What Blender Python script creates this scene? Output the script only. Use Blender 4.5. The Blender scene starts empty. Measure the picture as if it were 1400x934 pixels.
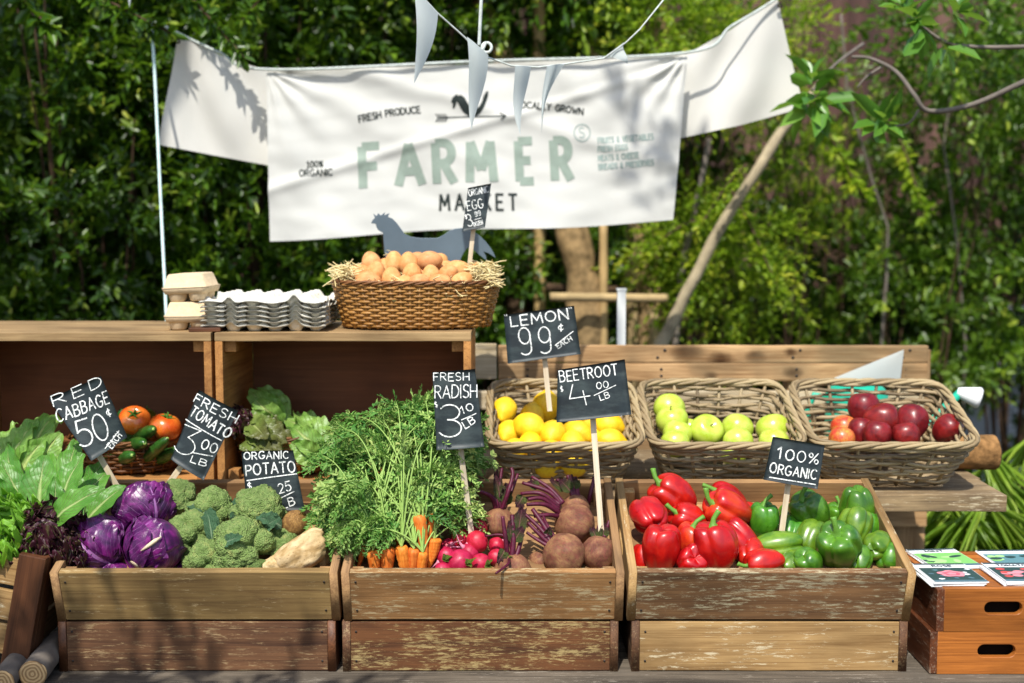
import bpy, bmesh, math, random
import numpy as np
from mathutils import Vector, Matrix, Quaternion, noise as mnoise
from mathutils.geometry import tessellate_polygon

C = bpy.context.scene.collection
SC = bpy.context.scene
rad = math.radians
PI = math.pi

# ------------------------------------------------------------------ camera, light, exposure
TZ = .516                          # height of the market table
CAMZ, FPX, PITCH = 1.5, 1700.0, math.atan(167/1700.0)
cam_d = bpy.data.cameras.new('camera'); cam = bpy.data.objects.new('camera', cam_d); C.objects.link(cam)
cam.location = (0, 0, CAMZ); cam.rotation_euler = (PI/2-PITCH, 0, 0)
cam_d.sensor_width = 36; cam_d.lens = 36*FPX/1400; cam_d.clip_start = 0.05; cam_d.clip_end = 300
cam_d.dof.use_dof = True; cam_d.dof.focus_distance = 2.80; cam_d.dof.aperture_fstop = 1.9
SC.camera = cam

SUN_EL, SUN_AZ = 55, -14          # azimuth: degrees to the left of straight behind the camera
sv = Vector((math.sin(rad(SUN_AZ))*math.cos(rad(SUN_EL)), -math.cos(rad(SUN_AZ))*math.cos(rad(SUN_EL)), math.sin(rad(SUN_EL))))
w = bpy.data.worlds.new('World'); SC.world = w; w.use_nodes = True
nt = w.node_tree; bg = nt.nodes['Background']; sky = nt.nodes.new('ShaderNodeTexSky')
sky.sky_type = 'NISHITA'; sky.sun_disc = False; sky.sun_elevation = rad(SUN_EL)
sky.sun_rotation = math.atan2(sv.x, sv.y); sky.air_density = 1.0; sky.dust_density = 1.5
nt.links.new(sky.outputs[0], bg.inputs[0]); bg.inputs[1].default_value = 0.14
sl = bpy.data.lights.new('sun', 'SUN'); so = bpy.data.objects.new('sun', sl); C.objects.link(so)
sl.energy = 3.85; sl.angle = rad(0.5); sl.color = (1, .955, .885)
so.rotation_euler = sv.to_track_quat('Z', 'Y').to_euler(); so.location = (0, 0, 12)
SC.view_settings.view_transform = 'Standard'; SC.view_settings.look = 'None'
SC.view_settings.exposure = 0.58; SC.view_settings.gamma = 1.0; SC.view_settings.use_curve_mapping = False
SC.cycles.use_denoising = True
SC.cycles.max_bounces = 7; SC.cycles.transparent_max_bounces = 4; SC.cycles.caustics_reflective = False; SC.cycles.caustics_refractive = False

# ------------------------------------------------------------------ points from the photograph's pixels (authoring aid)
_cp, _sp = math.cos(PITCH), math.sin(PITCH)
def P(px, py, Y):
    a = (px-700)/FPX; b = (py-467)/FPX
    t = Y/(_cp - b*_sp)
    return Vector((a*t, Y, CAMZ + t*(-_sp - b*_cp)))
def SZ(n, Y): return n*Y/FPX            # n photo pixels at depth Y, in metres
def ray_z(px, py, z):
    a = (px-700)/FPX; b = (py-467)/FPX
    t = (z-CAMZ)/(-_sp - b*_cp)
    return Vector((a*t, t*(_cp-b*_sp), z))

# ------------------------------------------------------------------ node materials
def hexc(h):
    c = [int(h[i:i+2], 16)/255 for i in (0, 2, 4)]
    return tuple((x/12.92 if x <= .04045 else ((x+.055)/1.055)**2.4) for x in c)+(1,)
class NT:
    def __init__(s, name):
        s.m = bpy.data.materials.new(name); s.m.use_nodes = True
        s.t = s.m.node_tree; s.b = s.t.nodes['Principled BSDF']; s.out = s.t.nodes['Material Output']
    def n(s, typ, props=None, **ins):
        nd = s.t.nodes.new('ShaderNode'+typ)
        for k, v in (props or {}).items(): setattr(nd, k, v)
        for k, v in ins.items():
            key = int(k[1:]) if k[0] == 'i' and k[1:].isdigit() else k.replace('_', ' ')
            s.put(nd.inputs[key], v)
        return nd
    def put(s, sock, v):
        if isinstance(v, bpy.types.NodeSocket): s.t.links.new(v, sock)
        elif hasattr(v, 'outputs'): s.t.links.new(v.outputs[0], sock)
        else:
            if isinstance(v, (tuple, list)) and sock.type == 'VECTOR': v = v[:3]
            sock.default_value = v
    def math(s, op, a, b=0.0, c=None, clamp=False):
        nd = s.t.nodes.new('ShaderNodeMath'); nd.operation = op; nd.use_clamp = clamp
        s.put(nd.inputs[0], a); s.put(nd.inputs[1], b)
        if c is not None: s.put(nd.inputs[2], c)
        return nd.outputs[0]
    def mix(s, f, a, b, mode='MIX'):
        nd = s.t.nodes.new('ShaderNodeMix'); nd.data_type = 'RGBA'; nd.blend_type = mode
        s.put(nd.inputs[0], f); s.put(nd.inputs[6], a); s.put(nd.inputs[7], b)
        return nd.outputs[2]
    def ramp(s, f, stops, interp='LINEAR'):
        nd = s.t.nodes.new('ShaderNodeValToRGB'); nd.color_ramp.interpolation = interp
        el = nd.color_ramp.elements
        while len(el) < len(stops): el.new(.5)
        for e, (p, c) in zip(el, stops):
            e.position = p; e.color = c if isinstance(c, tuple) else (c, c, c, 1)
        s.put(nd.inputs[0], f); return nd.outputs[0]
    def co(s, kind='Object'): return s.t.nodes.new('ShaderNodeTexCoord').outputs[kind]
    def rnd(s): return s.t.nodes.new('ShaderNodeObjectInfo').outputs['Random']
    def island(s): return s.t.nodes.new('ShaderNodeNewGeometry').outputs['Random Per Island']
    def shift(s, vec, k=31.0):
        r = s.math('MULTIPLY', s.rnd(), k)
        v = s.n('VectorMath', {'operation': 'ADD'}, i0=vec, i1=r); return v.outputs[0]
    def mapv(s, vec, scale):
        return s.n('Mapping', None, Vector=vec, Scale=scale).outputs[0]
    def noise(s, vec, scale, detail=4, rough=.55, dist=0.0):
        return s.n('TexNoise', None, Vector=vec, Scale=scale, Detail=detail, Roughness=rough, Distortion=dist).outputs[0]
    def bump(s, h, strength=.3, dist=.002):
        nd = s.n('Bump', None, Strength=strength, Distance=dist, Height=h); s.put(s.b.inputs['Normal'], nd.outputs[0]); return nd
    def set(s, **k):
        for kk, v in k.items(): s.put(s.b.inputs[kk.replace('_', ' ')], v)
        return s
    def translucent(s, col, fac):
        tr = s.n('BsdfTranslucent', None, Color=col)
        mx = s.n('MixShader', None, i0=fac, i1=s.b.outputs[0], i2=tr.outputs[0])
        s.t.links.new(mx.outputs[0], s.out.inputs[0]); return s

def wood(name, light, dark, fleck=0.0, fcol='cfc6ae', rough=.72, grain=1.0, var=.25, knots=False):
    s = NT(name); o = s.shift(s.co())
    st = s.mapv(o, (1.3, 17, 17))
    a = s.noise(st, 2.2*grain, 6, .62, .9)
    fine = s.noise(s.mapv(o, (3.2, 120, 120)), 2.0, 3, .6)
    big = s.noise(o, 4.5, 3, .5)
    f = s.math('ADD', s.math('MULTIPLY', a, .72), s.math('MULTIPLY', fine, .28))
    c = s.ramp(f, [(.30, hexc(dark)), (.47, tuple((x+y)/2 for x, y in zip(hexc(dark), hexc(light)))), (.66, hexc(light))])
    val = s.math('ADD', 1-var/2, s.math('MULTIPLY', s.rnd(), var))
    val = s.math('MULTIPLY', val, s.ramp(big, [(.32, .62), (.6, 1.06)]))
    hs = s.n('HueSaturation', None, Color=c, Value=val); c = hs.outputs[0]
    if knots:
        sp = s.n('SeparateXYZ', None, Vector=s.co()); wob = s.noise(o, 34, 3); k = None
        for q in range(4):          # a few knots along each plank, placed by the plank's own random number
            cx = s.math('MULTIPLY', s.math('SUBTRACT', s.math('FRACT', s.math('MULTIPLY', s.rnd(), 7.3+11.7*q)), .5), 1.2)
            cz = s.math('MULTIPLY', s.math('SUBTRACT', s.math('FRACT', s.math('MULTIPLY', s.rnd(), 23.1+5.3*q)), .5), .036)
            dx = s.math('MULTIPLY', s.math('SUBTRACT', sp.outputs[0], cx), .62); dz = s.math('SUBTRACT', sp.outputs[2], cz)
            d = s.math('ADD', s.math('SQRT', s.math('ADD', s.math('MULTIPLY', dx, dx), s.math('MULTIPLY', dz, dz))), s.math('MULTIPLY', s.math('SUBTRACT', wob, .5), .012))
            d = s.math('DIVIDE', d, .6+.25*q); k = d if k is None else s.math('MINIMUM', k, d)
        c = s.mix(s.ramp(k, [(.006, 1.0), (.014, .75), (.026, 0.0)]), c, hexc('41280f'))
        c = s.mix(s.ramp(big, [(.42, .45), (.55, 0.0)]), c, hexc('7d6a4c'))
    if fleck:
        p1 = s.noise(s.mapv(o, (18, 120, 120)), 1.5, 6, .8, .3)
        p2 = s.noise(s.mapv(o, (4, 14, 14)), 1.6, 4, .7)
        k = s.math('MULTIPLY', p1, s.math('ADD', .55, s.math('MULTIPLY', p2, .75)))
        m = s.ramp(k, [(.56-.12*fleck, 0.0), (.62-.10*fleck, 1.0)])
        c = s.mix(s.math('MULTIPLY', m, .75), c, hexc(fcol))
    sc = s.noise(s.mapv(o, (2.4, 300, 300)), 1.2, 2, .5)
    c = s.mix(s.ramp(sc, [(.36, .55), (.44, 0.0)]), c, hexc(dark))
    s.set(Base_Color=c, Roughness=rough); s.b.inputs['Specular IOR Level'].default_value = .3
    s.bump(f, .45, .0025); return s.m

def plain(name, col, rough=.5, spec=.4, nscale=0, namt=.15, bump=0, metallic=0):
    s = NT(name); c = hexc(col)
    if nscale:
        a = s.noise(s.shift(s.co()), nscale, 5, .6)
        dk = tuple(x*(1-namt) for x in c[:3])+(1,); lt = tuple(min(1, x*(1+namt)) for x in c[:3])+(1,)
        c = s.ramp(a, [(.3, dk), (.7, lt)])
        if bump: s.bump(a, bump, .003)
    s.set(Base_Color=c, Roughness=rough, Metallic=metallic); s.b.inputs['Specular IOR Level'].default_value = spec
    return s.m

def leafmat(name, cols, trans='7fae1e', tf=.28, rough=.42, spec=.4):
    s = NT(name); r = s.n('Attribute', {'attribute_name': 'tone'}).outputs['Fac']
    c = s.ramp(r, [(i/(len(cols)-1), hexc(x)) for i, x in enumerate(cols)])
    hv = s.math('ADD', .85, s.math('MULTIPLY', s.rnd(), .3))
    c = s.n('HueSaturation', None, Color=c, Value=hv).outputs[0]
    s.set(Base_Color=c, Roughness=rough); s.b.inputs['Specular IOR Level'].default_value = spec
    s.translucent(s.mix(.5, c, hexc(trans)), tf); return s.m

def vegleaf(name, dark, light, rib, trans, tf=.22, veins=9, rough=.42, ribw=.05, tipcol=None, crinkle=45):
    s = NT(name)
    uv = s.n('UVMap').outputs[0]; sep = s.n('SeparateXYZ', None, Vector=uv)
    u, v = sep.outputs[0], sep.outputs[1]
    d = s.math('ABSOLUTE', s.math('SUBTRACT', u, .5))
    ribm = s.math('LESS_THAN', d, s.math('MULTIPLY', ribw, s.math('SUBTRACT', 1.1, v)))
    ribs = s.math('SUBTRACT', 1.0, s.math('DIVIDE', d, s.math('ADD', .004, s.math('MULTIPLY', ribw*1.5, s.math('SUBTRACT', 1.1, v)))), clamp=True)
    wob = s.math('MULTIPLY', s.noise(s.co(), 22, 3), .5)
    ph = s.math('FRACT', s.math('ADD', s.math('SUBTRACT', s.math('MULTIPLY', v, veins), s.math('MULTIPLY', d, veins*.9)), wob))
    ve = s.math('ABSOLUTE', s.math('SUBTRACT', ph, .5))
    vein = s.ramp(ve, [(.03, 1.0), (.10, 0.0)])
    vein = s.math('MULTIPLY', vein, s.math('SUBTRACT', 1.0, s.math('MULTIPLY', d, 1.3)))
    a = s.noise(s.shift(s.co()), 14, 4, .6)
    c = s.ramp(a, [(.3, hexc(dark)), (.7, hexc(light))])
    if tipcol: c = s.mix(s.ramp(s.math('ADD', v, s.math('MULTIPLY', a, .5)), [(.55, 0.0), (1.05, 1.0)]), c, hexc(tipcol))
    c = s.mix(s.math('MULTIPLY', vein, .45), c, hexc(rib))
    c = s.mix(s.math('MAXIMUM', s.math('MULTIPLY', ribm, .55), s.math('MULTIPLY', ribs, .85)), c, hexc(rib))
    s.set(Base_Color=c, Roughness=rough); s.b.inputs['Specular IOR Level'].default_value = .4
    vo = s.n('TexVoronoi', {'feature': 'F1'}, Vector=s.co(), Scale=crinkle).outputs['Distance']
    h = s.math('SUBTRACT', s.math('MULTIPLY', vo, -.8), s.math('MULTIPLY', s.math('MAXIMUM', vein, ribs), .8))
    s.bump(h, .8, .006)
    s.translucent(s.mix(.4, c, hexc(trans)), tf); return s.m

# ------------------------------------------------------------------ object helpers
def tag(o, label=None, cat=None, group=None, kind=None):
    if label: o['label'] = label
    if cat: o['category'] = cat
    if group: o['group'] = group
    if kind: o['kind'] = kind
    return o
def thing(name, label, cat, loc=(0, 0, 0), rot=(0, 0, 0), group=None):
    o = bpy.data.objects.new(name, None); C.objects.link(o); o.empty_display_size = .05
    o.location = loc; o.rotation_euler = rot; return tag(o, label, cat, group)
def link(name, me, m=None, parent=None, loc=None, rot=None, quat=None, scale=None):
    if m is not None and not me.materials: me.materials.append(m)
    o = bpy.data.objects.new(name, me); C.objects.link(o)
    if parent is not None: o.parent = parent
    if loc is not None: o.location = loc
    if rot is not None: o.rotation_euler = rot
    if quat is not None: o.rotation_mode = 'QUATERNION'; o.rotation_quaternion = quat
    if scale is not None: o.scale = scale
    return o
def mesh(name, v, f, smooth=True, uv=None):
    me = bpy.data.meshes.new(name)
    me.from_pydata([tuple(map(float, p)) for p in v] if not isinstance(v, np.ndarray) else v.tolist(), [], f if not isinstance(f, np.ndarray) else f.tolist())
    if smooth: me.polygons.foreach_set('use_smooth', [True]*len(me.polygons))
    if uv is not None:
        l = me.uv_layers.new(name='UVMap'); idx = np.empty(len(me.loops), dtype=np.int32); me.loops.foreach_get('vertex_index', idx)
        l.data.foreach_set('uv', np.asarray(uv, dtype=np.float32)[idx].ravel())
    me.update(); return me
def copy_thing(o, label=None, loc=None, quat=None, scale=None):
    c = o.copy(); C.objects.link(c)
    if label: c['label'] = label
    if loc is not None: c.location = loc
    if quat is not None: c.rotation_mode = 'QUATERNION'; c.rotation_quaternion = quat
    if scale is not None: c.scale = scale
    for ch in list(o.children):
        d = ch.copy(); C.objects.link(d); d.parent = c
        for g in list(ch.children):
            e = g.copy(); C.objects.link(e); e.parent = d
    return c
class MB:
    def __init__(s): s.v = []; s.f = []; s.uv = []
    def add(s, v, f, uv=None):
        n = len(s.v); s.v += [tuple(p) for p in v]; s.f += [tuple(i+n for i in q) for q in f]
        s.uv += list(uv) if uv is not None else [(0, 0)]*len(v)
    def tube(s, pts, r, n=6, cap=True):
        pts = [Vector(p) for p in pts]; k = len(pts)
        rr = r if isinstance(r, (list, tuple)) else [r]*k
        up = Vector((0, 0, 1)); d0 = (pts[1]-pts[0]).normalized()
        if abs(d0.z) > .9: up = Vector((0, 1, 0))
        x = d0.cross(up).normalized(); vs = []; uv = []
        for i in range(k):
            d = (pts[min(i+1, k-1)]-pts[max(i-1, 0)])
            d = d.normalized() if d.length > 1e-9 else d0
            x = (x-d*x.dot(d)); x = x.normalized() if x.length > 1e-6 else d.orthogonal().normalized()
            y = d.cross(x)
            for j in range(n):
                t = 2*PI*j/n; vs.append(pts[i]+(x*math.cos(t)+y*math.sin(t))*rr[i]); uv.append((j/n, i/(k-1)))
        fs = [(i*n+j, i*n+(j+1) % n, (i+1)*n+(j+1) % n, (i+1)*n+j) for i in range(k-1) for j in range(n)]
        if cap: fs += [tuple(reversed(range(n))), tuple((k-1)*n+j for j in range(n))]
        s.add(vs, fs, uv)
    def box(s, c, d):
        x, y, z = c; a, b, e = [q/2 for q in d]
        v = [(x+i*a, y+j*b, z+k*e) for k in (-1, 1) for j in (-1, 1) for i in (-1, 1)]
        s.add(v, [(0, 2, 3, 1), (4, 5, 7, 6), (0, 1, 5, 4), (2, 6, 7, 3), (0, 4, 6, 2), (1, 3, 7, 5)])
    def lathe(s, prof, n=24, cx=0, cy=0):
        vs = [(cx+r*math.cos(2*PI*j/n), cy+r*math.sin(2*PI*j/n), z) for r, z in prof for j in range(n)]
        fs = [(i*n+j, i*n+(j+1) % n, (i+1)*n+(j+1) % n, (i+1)*n+j) for i in range(len(prof)-1) for j in range(n)]
        s.add(vs, fs)
    def grid(s, fn, nu, nv, flip=False):
        vs = [fn(i/nu, j/nv) for j in range(nv+1) for i in range(nu+1)]
        uv = [(i/nu, j/nv) for j in range(nv+1) for i in range(nu+1)]; k = nu+1
        fs = [(j*k+i, j*k+i+1, (j+1)*k+i+1, (j+1)*k+i) for j in range(nv) for i in range(nu)]
        s.add(vs, fs, uv)
    def me(s, name='mesh', smooth=True): return mesh(name, s.v, s.f, smooth, s.uv)
    def build(s, name, m, parent=None, smooth=True, **k): return link(name, s.me(name, smooth), m, parent, **k)

_board_rng = random.Random(5)
def board_mesh(lx, ly, lz, bev=.0016, warp=.0009):
    nseg = max(2, int(lx/.06)); bm = bmesh.new()
    bmesh.ops.create_cube(bm, size=1.0)
    for v in bm.verts: v.co = Vector((v.co.x*lx, v.co.y*ly, v.co.z*lz))
    es = [e for e in bm.edges if abs(e.verts[0].co.x-e.verts[1].co.x) > lx*.5]
    bmesh.ops.bevel(bm, geom=list(bm.edges), offset=bev, segments=2, affect='EDGES', profile=.6)
    es = [e for e in bm.edges if abs(e.verts[0].co.x-e.verts[1].co.x) > lx*.5]
    bmesh.ops.subdivide_edges(bm, edges=es, cuts=nseg, use_grid_fill=True)
    o = Vector((_board_rng.uniform(-50, 50),)*3)
    for v in bm.verts:
        q = mnoise.noise_vector(Vector((v.co.x*9, v.co.y*18, v.co.z*18))+o)
        v.co += Vector((0, q.y, q.z))*warp
    me = bpy.data.meshes.new('board'); bm.to_mesh(me); bm.free()
    me.polygons.foreach_set('use_smooth', [False]*len(me.polygons)); return me
def board(name, m, parent, c, d, axis='x', bev=.0016, warp=.0009, label=None):
    """a plank: d = size along world x,y,z of the parent's frame; its own local x runs along the grain"""
    if axis == 'x': l = d; rot = (0, 0, 0)
    elif axis == 'y': l = (d[1], d[0], d[2]); rot = (0, 0, PI/2)
    else: l = (d[2], d[1], d[0]); rot = (0, PI/2, 0)
    o = link(name, board_mesh(*l, bev, warp), m, parent, c, rot)
    if label: o['label'] = label
    return o
def shape_mesh(loops, depth, bevel=0.0, name='shape'):
    """filled 2D outline (with holes) extruded by depth, as a mesh; lies in local xy, thickness along z"""
    cu = bpy.data.curves.new('c', 'CURVE'); cu.dimensions = '2D'; cu.fill_mode = 'BOTH'
    cu.extrude = depth/2-bevel; cu.bevel_depth = bevel; cu.bevel_resolution = 1
    for L in loops:
        sp = cu.splines.new('POLY'); sp.points.add(len(L)-1)
        for p, q in zip(sp.points, L): p.co = (q[0], q[1], 0, 1)
        sp.use_cyclic_u = True
    o = bpy.data.objects.new('tmp', cu); C.objects.link(o)
    bpy.context.view_layer.update()
    me = bpy.data.meshes.new_from_object(o.evaluated_get(bpy.context.evaluated_depsgraph_get()))
    bpy.data.objects.remove(o); bpy.data.curves.remove(cu); me.name = name; me.materials.clear(); return me
def stadium(cx, cy, l, h, n=10):
    r = h/2; a = l/2-r
    return [(cx+a+r*math.cos(t), cy+r*math.sin(t)) for t in np.linspace(-PI/2, PI/2, n)] + [(cx-a+r*math.cos(t), cy+r*math.sin(t)) for t in np.linspace(PI/2, 3*PI/2, n)]
def quat_axis(axis, roll=0.0):
    q = Vector(axis).normalized().to_track_quat('Z', 'Y')
    return q @ Quaternion((0, 0, 1), roll)
def ico(sub=3):
    bm = bmesh.new(); bmesh.ops.create_icosphere(bm, subdivisions=sub, radius=1)
    v = np.array([x.co[:] for x in bm.verts]); f = [tuple(y.index for y in x.verts) for x in bm.faces]; bm.free(); return v, f
def n3(p, s, o=0.0): return mnoise.noise(Vector((p[0]*s+o, p[1]*s+o*1.7, p[2]*s-o)))

# ------------------------------------------------------------------ handwriting: single-stroke letters
def E(cx, cy, rx, ry, a0, a1, n=12):
    return [(cx+rx*math.cos(rad(t)), cy+ry*math.sin(rad(t))) for t in np.linspace(a0, a1, n)]
G = {
 'A': (.8, [[(0, 0), (.4, 1), (.8, 0)], [(.14, .34), (.66, .34)]]),
 'B': (.68, [[(0, 0), (0, 1), (.28, 1)]+E(.3, .77, .3, .23, 90, -90)+[(0, .54)], [(.3, .54)]+E(.32, .27, .35, .27, 90, -90)+[(0, 0)]]),
 'C': (.74, [E(.42, .5, .42, .5, 48, 312, 16)]),
 'D': (.74, [[(0, 0), (0, 1), (.22, 1)]+E(.24, .5, .5, .5, 90, -90)+[(0, 0)]]),
 'E': (.6, [[(.6, 1), (0, 1), (0, 0), (.6, 0)], [(0, .52), (.5, .52)]]),
 'F': (.58, [[(.58, 1), (0, 1), (0, 0)], [(0, .52), (.48, .52)]]),
 'G': (.8, [E(.42, .5, .42, .5, 48, 330, 16)+[(.8, .42), (.5, .42)]]),
 'H': (.7, [[(0, 0), (0, 1)], [(.7, 0), (.7, 1)], [(0, .5), (.7, .5)]]),
 'I': (.08, [[(.04, 0), (.04, 1)]]),
 'K': (.66, [[(0, 0), (0, 1)], [(.62, 1), (.02, .42)], [(.2, .58), (.66, 0)]]),
 'L': (.55, [[(0, 1), (0, 0), (.55, 0)]]),
 'M': (.9, [[(0, 0), (.08, 1), (.45, .3), (.82, 1), (.9, 0)]]),
 'N': (.72, [[(0, 0), (0, 1), (.72, 0), (.72, 1)]]),
 'O': (.84, [E(.42, .5, .42, .5, 90, 450, 20)]),
 'P': (.62, [[(0, 0), (0, 1), (.28, 1)]+E(.3, .74, .32, .26, 90, -90)+[(0, .48)]]),
 'R': (.68, [[(0, 0), (0, 1), (.28, 1)]+E(.3, .75, .32, .25, 90, -90)+[(0, .5)], [(.28, .5), (.68, 0)]]),
 'S': (.62, [E(.32, .75, .28, .25, 35, 270, 12)+E(.3, .25, .31, .25, 90, -145, 12)]),
 'T': (.7, [[(0, 1), (.7, 1)], [(.35, 1), (.35, 0)]]),
 'U': (.7, [[(0, 1), (0, .35)]+E(.35, .35, .35, .35, 180, 360)+[(.7, 1)]]),
 'V': (.76, [[(0, 1), (.38, 0), (.76, 1)]]),
 'W': (1.0, [[(0, 1), (.25, 0), (.5, .75), (.75, 0), (1, 1)]]),
 'Y': (.7, [[(0, 1), (.35, .48), (.7, 1)], [(.35, .48), (.35, 0)]]),
 'Z': (.66, [[(0, 1), (.66, 1), (0, 0), (.66, 0)]]),
 '0': (.66, [E(.33, .5, .33, .5, 100, 465, 20)]),
 '1': (.3, [[(0, .76), (.2, 1), (.2, 0)]]),
 '!': (.4, [[(.0, .78), (.2, 1), (.2, 0)], [(0, 0), (.4, 0)]]),
 '2': (.64, [E(.31, .7, .3, .3, 165, -35)+[(0, 0), (.64, 0)]]),
 '3': (.64, [E(.28, .76, .3, .24, 150, -80)+[(.22, .53)]+E(.28, .26, .35, .27, 85, -150, 14)]),
 '#': (.64, [[(.02, 1), (.62, 1), (.28, .62)]+E(.26, .3, .37, .31, 75, -150, 14)]),
 '4': (.7, [[(.16, 1), (.0, .36), (.7, .40)], [(.48, .66), (.54, 0)]]),
 '5': (.64, [[(.62, 1), (.1, 1), (.04, .56)]+E(.27, .31, .35, .32, 128, -140, 14)]),
 '9': (.62, [E(.3, .7, .29, .3, 20, 380, 16)+[(.58, .4)]+E(.28, .22, .3, .22, 5, -140)]),
 '$': (.5, [E(.26, .68, .2, .18, 35, 270, 10)+E(.24, .32, .22, .18, 90, -145, 10), [(.25, 1), (.25, 0)]]),
 '¢': (.5, [E(.28, .5, .26, .3, 48, 312, 12), [(.3, 1), (.22, 0)]]),
 '%': (.8, [E(.16, .76, .15, .2, 0, 360), E(.64, .22, .15, .2, 0, 360), [(.72, 1), (.1, 0)]]),
 '&': (.7, [[(.7, 0), (.16, .74)]+E(.3, .8, .16, .18, 200, -40)+[(.06, .3)]+E(.28, .22, .24, .22, 160, 330)]),
 '"': (.2, [[(0, 1), (.04, .7)], [(.16, 1), (.18, .7)]]),
 ' ': (.4, []),
}
def resample(pl, step):
    out = [pl[0]]
    for a, b in zip(pl[:-1], pl[1:]):
        d = math.hypot(b[0]-a[0], b[1]-a[1]); k = max(1, int(math.ceil(d/step)))
        out += [(a[0]+(b[0]-a[0])*i/k, a[1]+(b[1]-a[1])*i/k) for i in range(1, k+1)]
    return out
def text_strokes(txt, p0, p1, h, jit=.0, rng=random, slant=0.0, gap=.28, arc=0.0):
    """strokes in photo pixels: baseline p0 -> p1, letter height h"""
    ws = [G[c][0] for c in txt]; tot = sum(ws)+gap*(len(txt)-1); x = 0; out = []
    L = math.hypot(p1[0]-p0[0], p1[1]-p0[1]); sx = L/tot
    ex = ((p1[0]-p0[0])/L, (p1[1]-p0[1])/L); up = (ex[1], -ex[0])
    for c, wd in zip(txt, ws):
        jy = rng.uniform(-jit, jit)*h; jh = 1+rng.uniform(-jit, jit); js = rng.uniform(-jit, jit)*.7
        for st in G[c][1]:
            q = []
            for (a, b) in st:
                X = (x+a)*sx+(slant+js)*b*h; f = X/L; Y = b*h*jh+jy+arc*4*f*(1-f)
                q.append((p0[0]+ex[0]*X+up[0]*Y, p0[1]+ex[1]*X+up[1]*Y))
            out.append(q)
        x += wd+gap
    return out
def ribbon(pl, width, cap=True, step=2.0):
    """flat ribbon (2D) along a polyline with mitred joints -> list of (left,right)"""
    pts = [pl[0]]
    for p in pl[1:]:
        if math.hypot(p[0]-pts[-1][0], p[1]-pts[-1][1]) > 1e-4: pts.append(p)
    if len(pts) < 2: return []
    hw = width/2
    if cap:
        def ext(a, b):
            d = math.hypot(a[0]-b[0], a[1]-b[1]); return (a[0]+(a[0]-b[0])/d*hw*.6, a[1]+(a[1]-b[1])/d*hw*.6)
        pts[0] = ext(pts[0], pts[1]); pts[-1] = ext(pts[-1], pts[-2])
    pts = resample(pts, step); out = []; k = len(pts)
    for i in range(k):
        a = pts[max(i-1, 0)]; b = pts[i]; c = pts[min(i+1, k-1)]
        d1 = (b[0]-a[0], b[1]-a[1]); d2 = (c[0]-b[0], c[1]-b[1])
        if i == 0: d1 = d2
        if i == k-1: d2 = d1
        l1 = math.hypot(*d1); l2 = math.hypot(*d2); n1 = (-d1[1]/l1, d1[0]/l1); n2 = (-d2[1]/l2, d2[0]/l2)
        m = (n1[0]+n2[0], n1[1]+n2[1]); ml = math.hypot(*m)
        if ml < .35: m = n1; q = 1
        else: m = (m[0]/ml, m[1]/ml); q = min(2.2, 1/max(.3, m[0]*n1[0]+m[1]*n1[1]))
        out.append(((b[0]+m[0]*hw*q, b[1]+m[1]*hw*q), (b[0]-m[0]*hw*q, b[1]-m[1]*hw*q)))
    return out
def px2uv(corners, q):
    """inverse bilinear in photo pixels: corners TL,TR,BR,BL -> u right, v up"""
    TL, TR, BR, BL = [np.array(c, float) for c in corners]; q = np.array(q, float); u = v = .5
    for _ in range(8):
        p = (1-u)*(1-v)*BL+u*(1-v)*BR+u*v*TR+(1-u)*v*TL
        du = (1-v)*(BR-BL)+v*(TR-TL); dv = (1-u)*(TL-BL)+u*(TR-BR)
        s = np.linalg.solve(np.array([du, dv]).T, q-p); u += s[0]; v += s[1]
    return u, v
def strokes_mesh(strokes, widths, corners, surf, lift=.0012, step=2.0, cap=True):
    mb = MB(); parts = []
    for st, wd in zip(strokes, widths):           # break each stroke at its sharp corners: the pieces overlap at their own tiny heights
        cur = [st[0]]
        for i in range(1, len(st)):
            cur.append(st[i])
            if i < len(st)-1:
                a = math.atan2(st[i][1]-st[i-1][1], st[i][0]-st[i-1][0]); b = math.atan2(st[i+1][1]-st[i][1], st[i+1][0]-st[i][0])
                if abs((b-a+PI) % (2*PI)-PI) > rad(50): parts.append((cur, wd)); cur = [st[i]]
        parts.append((cur, wd))
    lift0 = lift
    for k, (st, wd) in enumerate(parts):
        lift = lift0+.00006*(k % 7)
        r = ribbon(st, wd, cap, step)
        if not r: continue
        vs = []; nc = 1+max(1, int(round(wd/3.0)))
        for L, R in r:
            for j in range(nc):
                f = j/(nc-1); u, v = px2uv(corners, (L[0]*(1-f)+R[0]*f, L[1]*(1-f)+R[1]*f)); vs.append(surf(u, v, lift))
        mb.add(vs, [(nc*i+j, nc*i+j+1, nc*(i+1)+j+1, nc*(i+1)+j) for i in range(len(r)-1) for j in range(nc-1)])
    return mb.me('lettering', True)
# ------------------------------------------------------------------ materials
M = {}
M['soil'] = plain('soil', '3a2f22', .95, .1, 5, .4, .4)
M['wood_pale'] = wood('wood_pale', 'b3966a', '6d5233', 0, var=.2)
M['wood_olive'] = wood('wood_olive', 'a28552', '60462a', .12, 'b9a67c', var=.16)
M['wood_red'] = wood('wood_red', '6f4d32', '392317', .40, '9d8560', var=.15)
M['wood_fleck'] = wood('wood_fleck', 'a1784a', '634427', .58, 'bfae85', var=.15)
M['wood_worn'] = wood('wood_worn', '744a29', '3a2112', .68, 'ab9764', var=.12)
M['wood_paint'] = wood('wood_paint', '8f6a45', '533a26', .64, 'bcb592', var=.12)
M['wood_tan'] = wood('wood_tan', 'b59360', '76562f', .08, 'cfc2a0', var=.15)
M['wood_inner'] = wood('wood_inner', 'b08a5c', '6f5033', 0, var=.2)
M['wood_orange'] = wood('wood_orange', 'c08a4e', '7d4f27', 0, var=.2)
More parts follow.
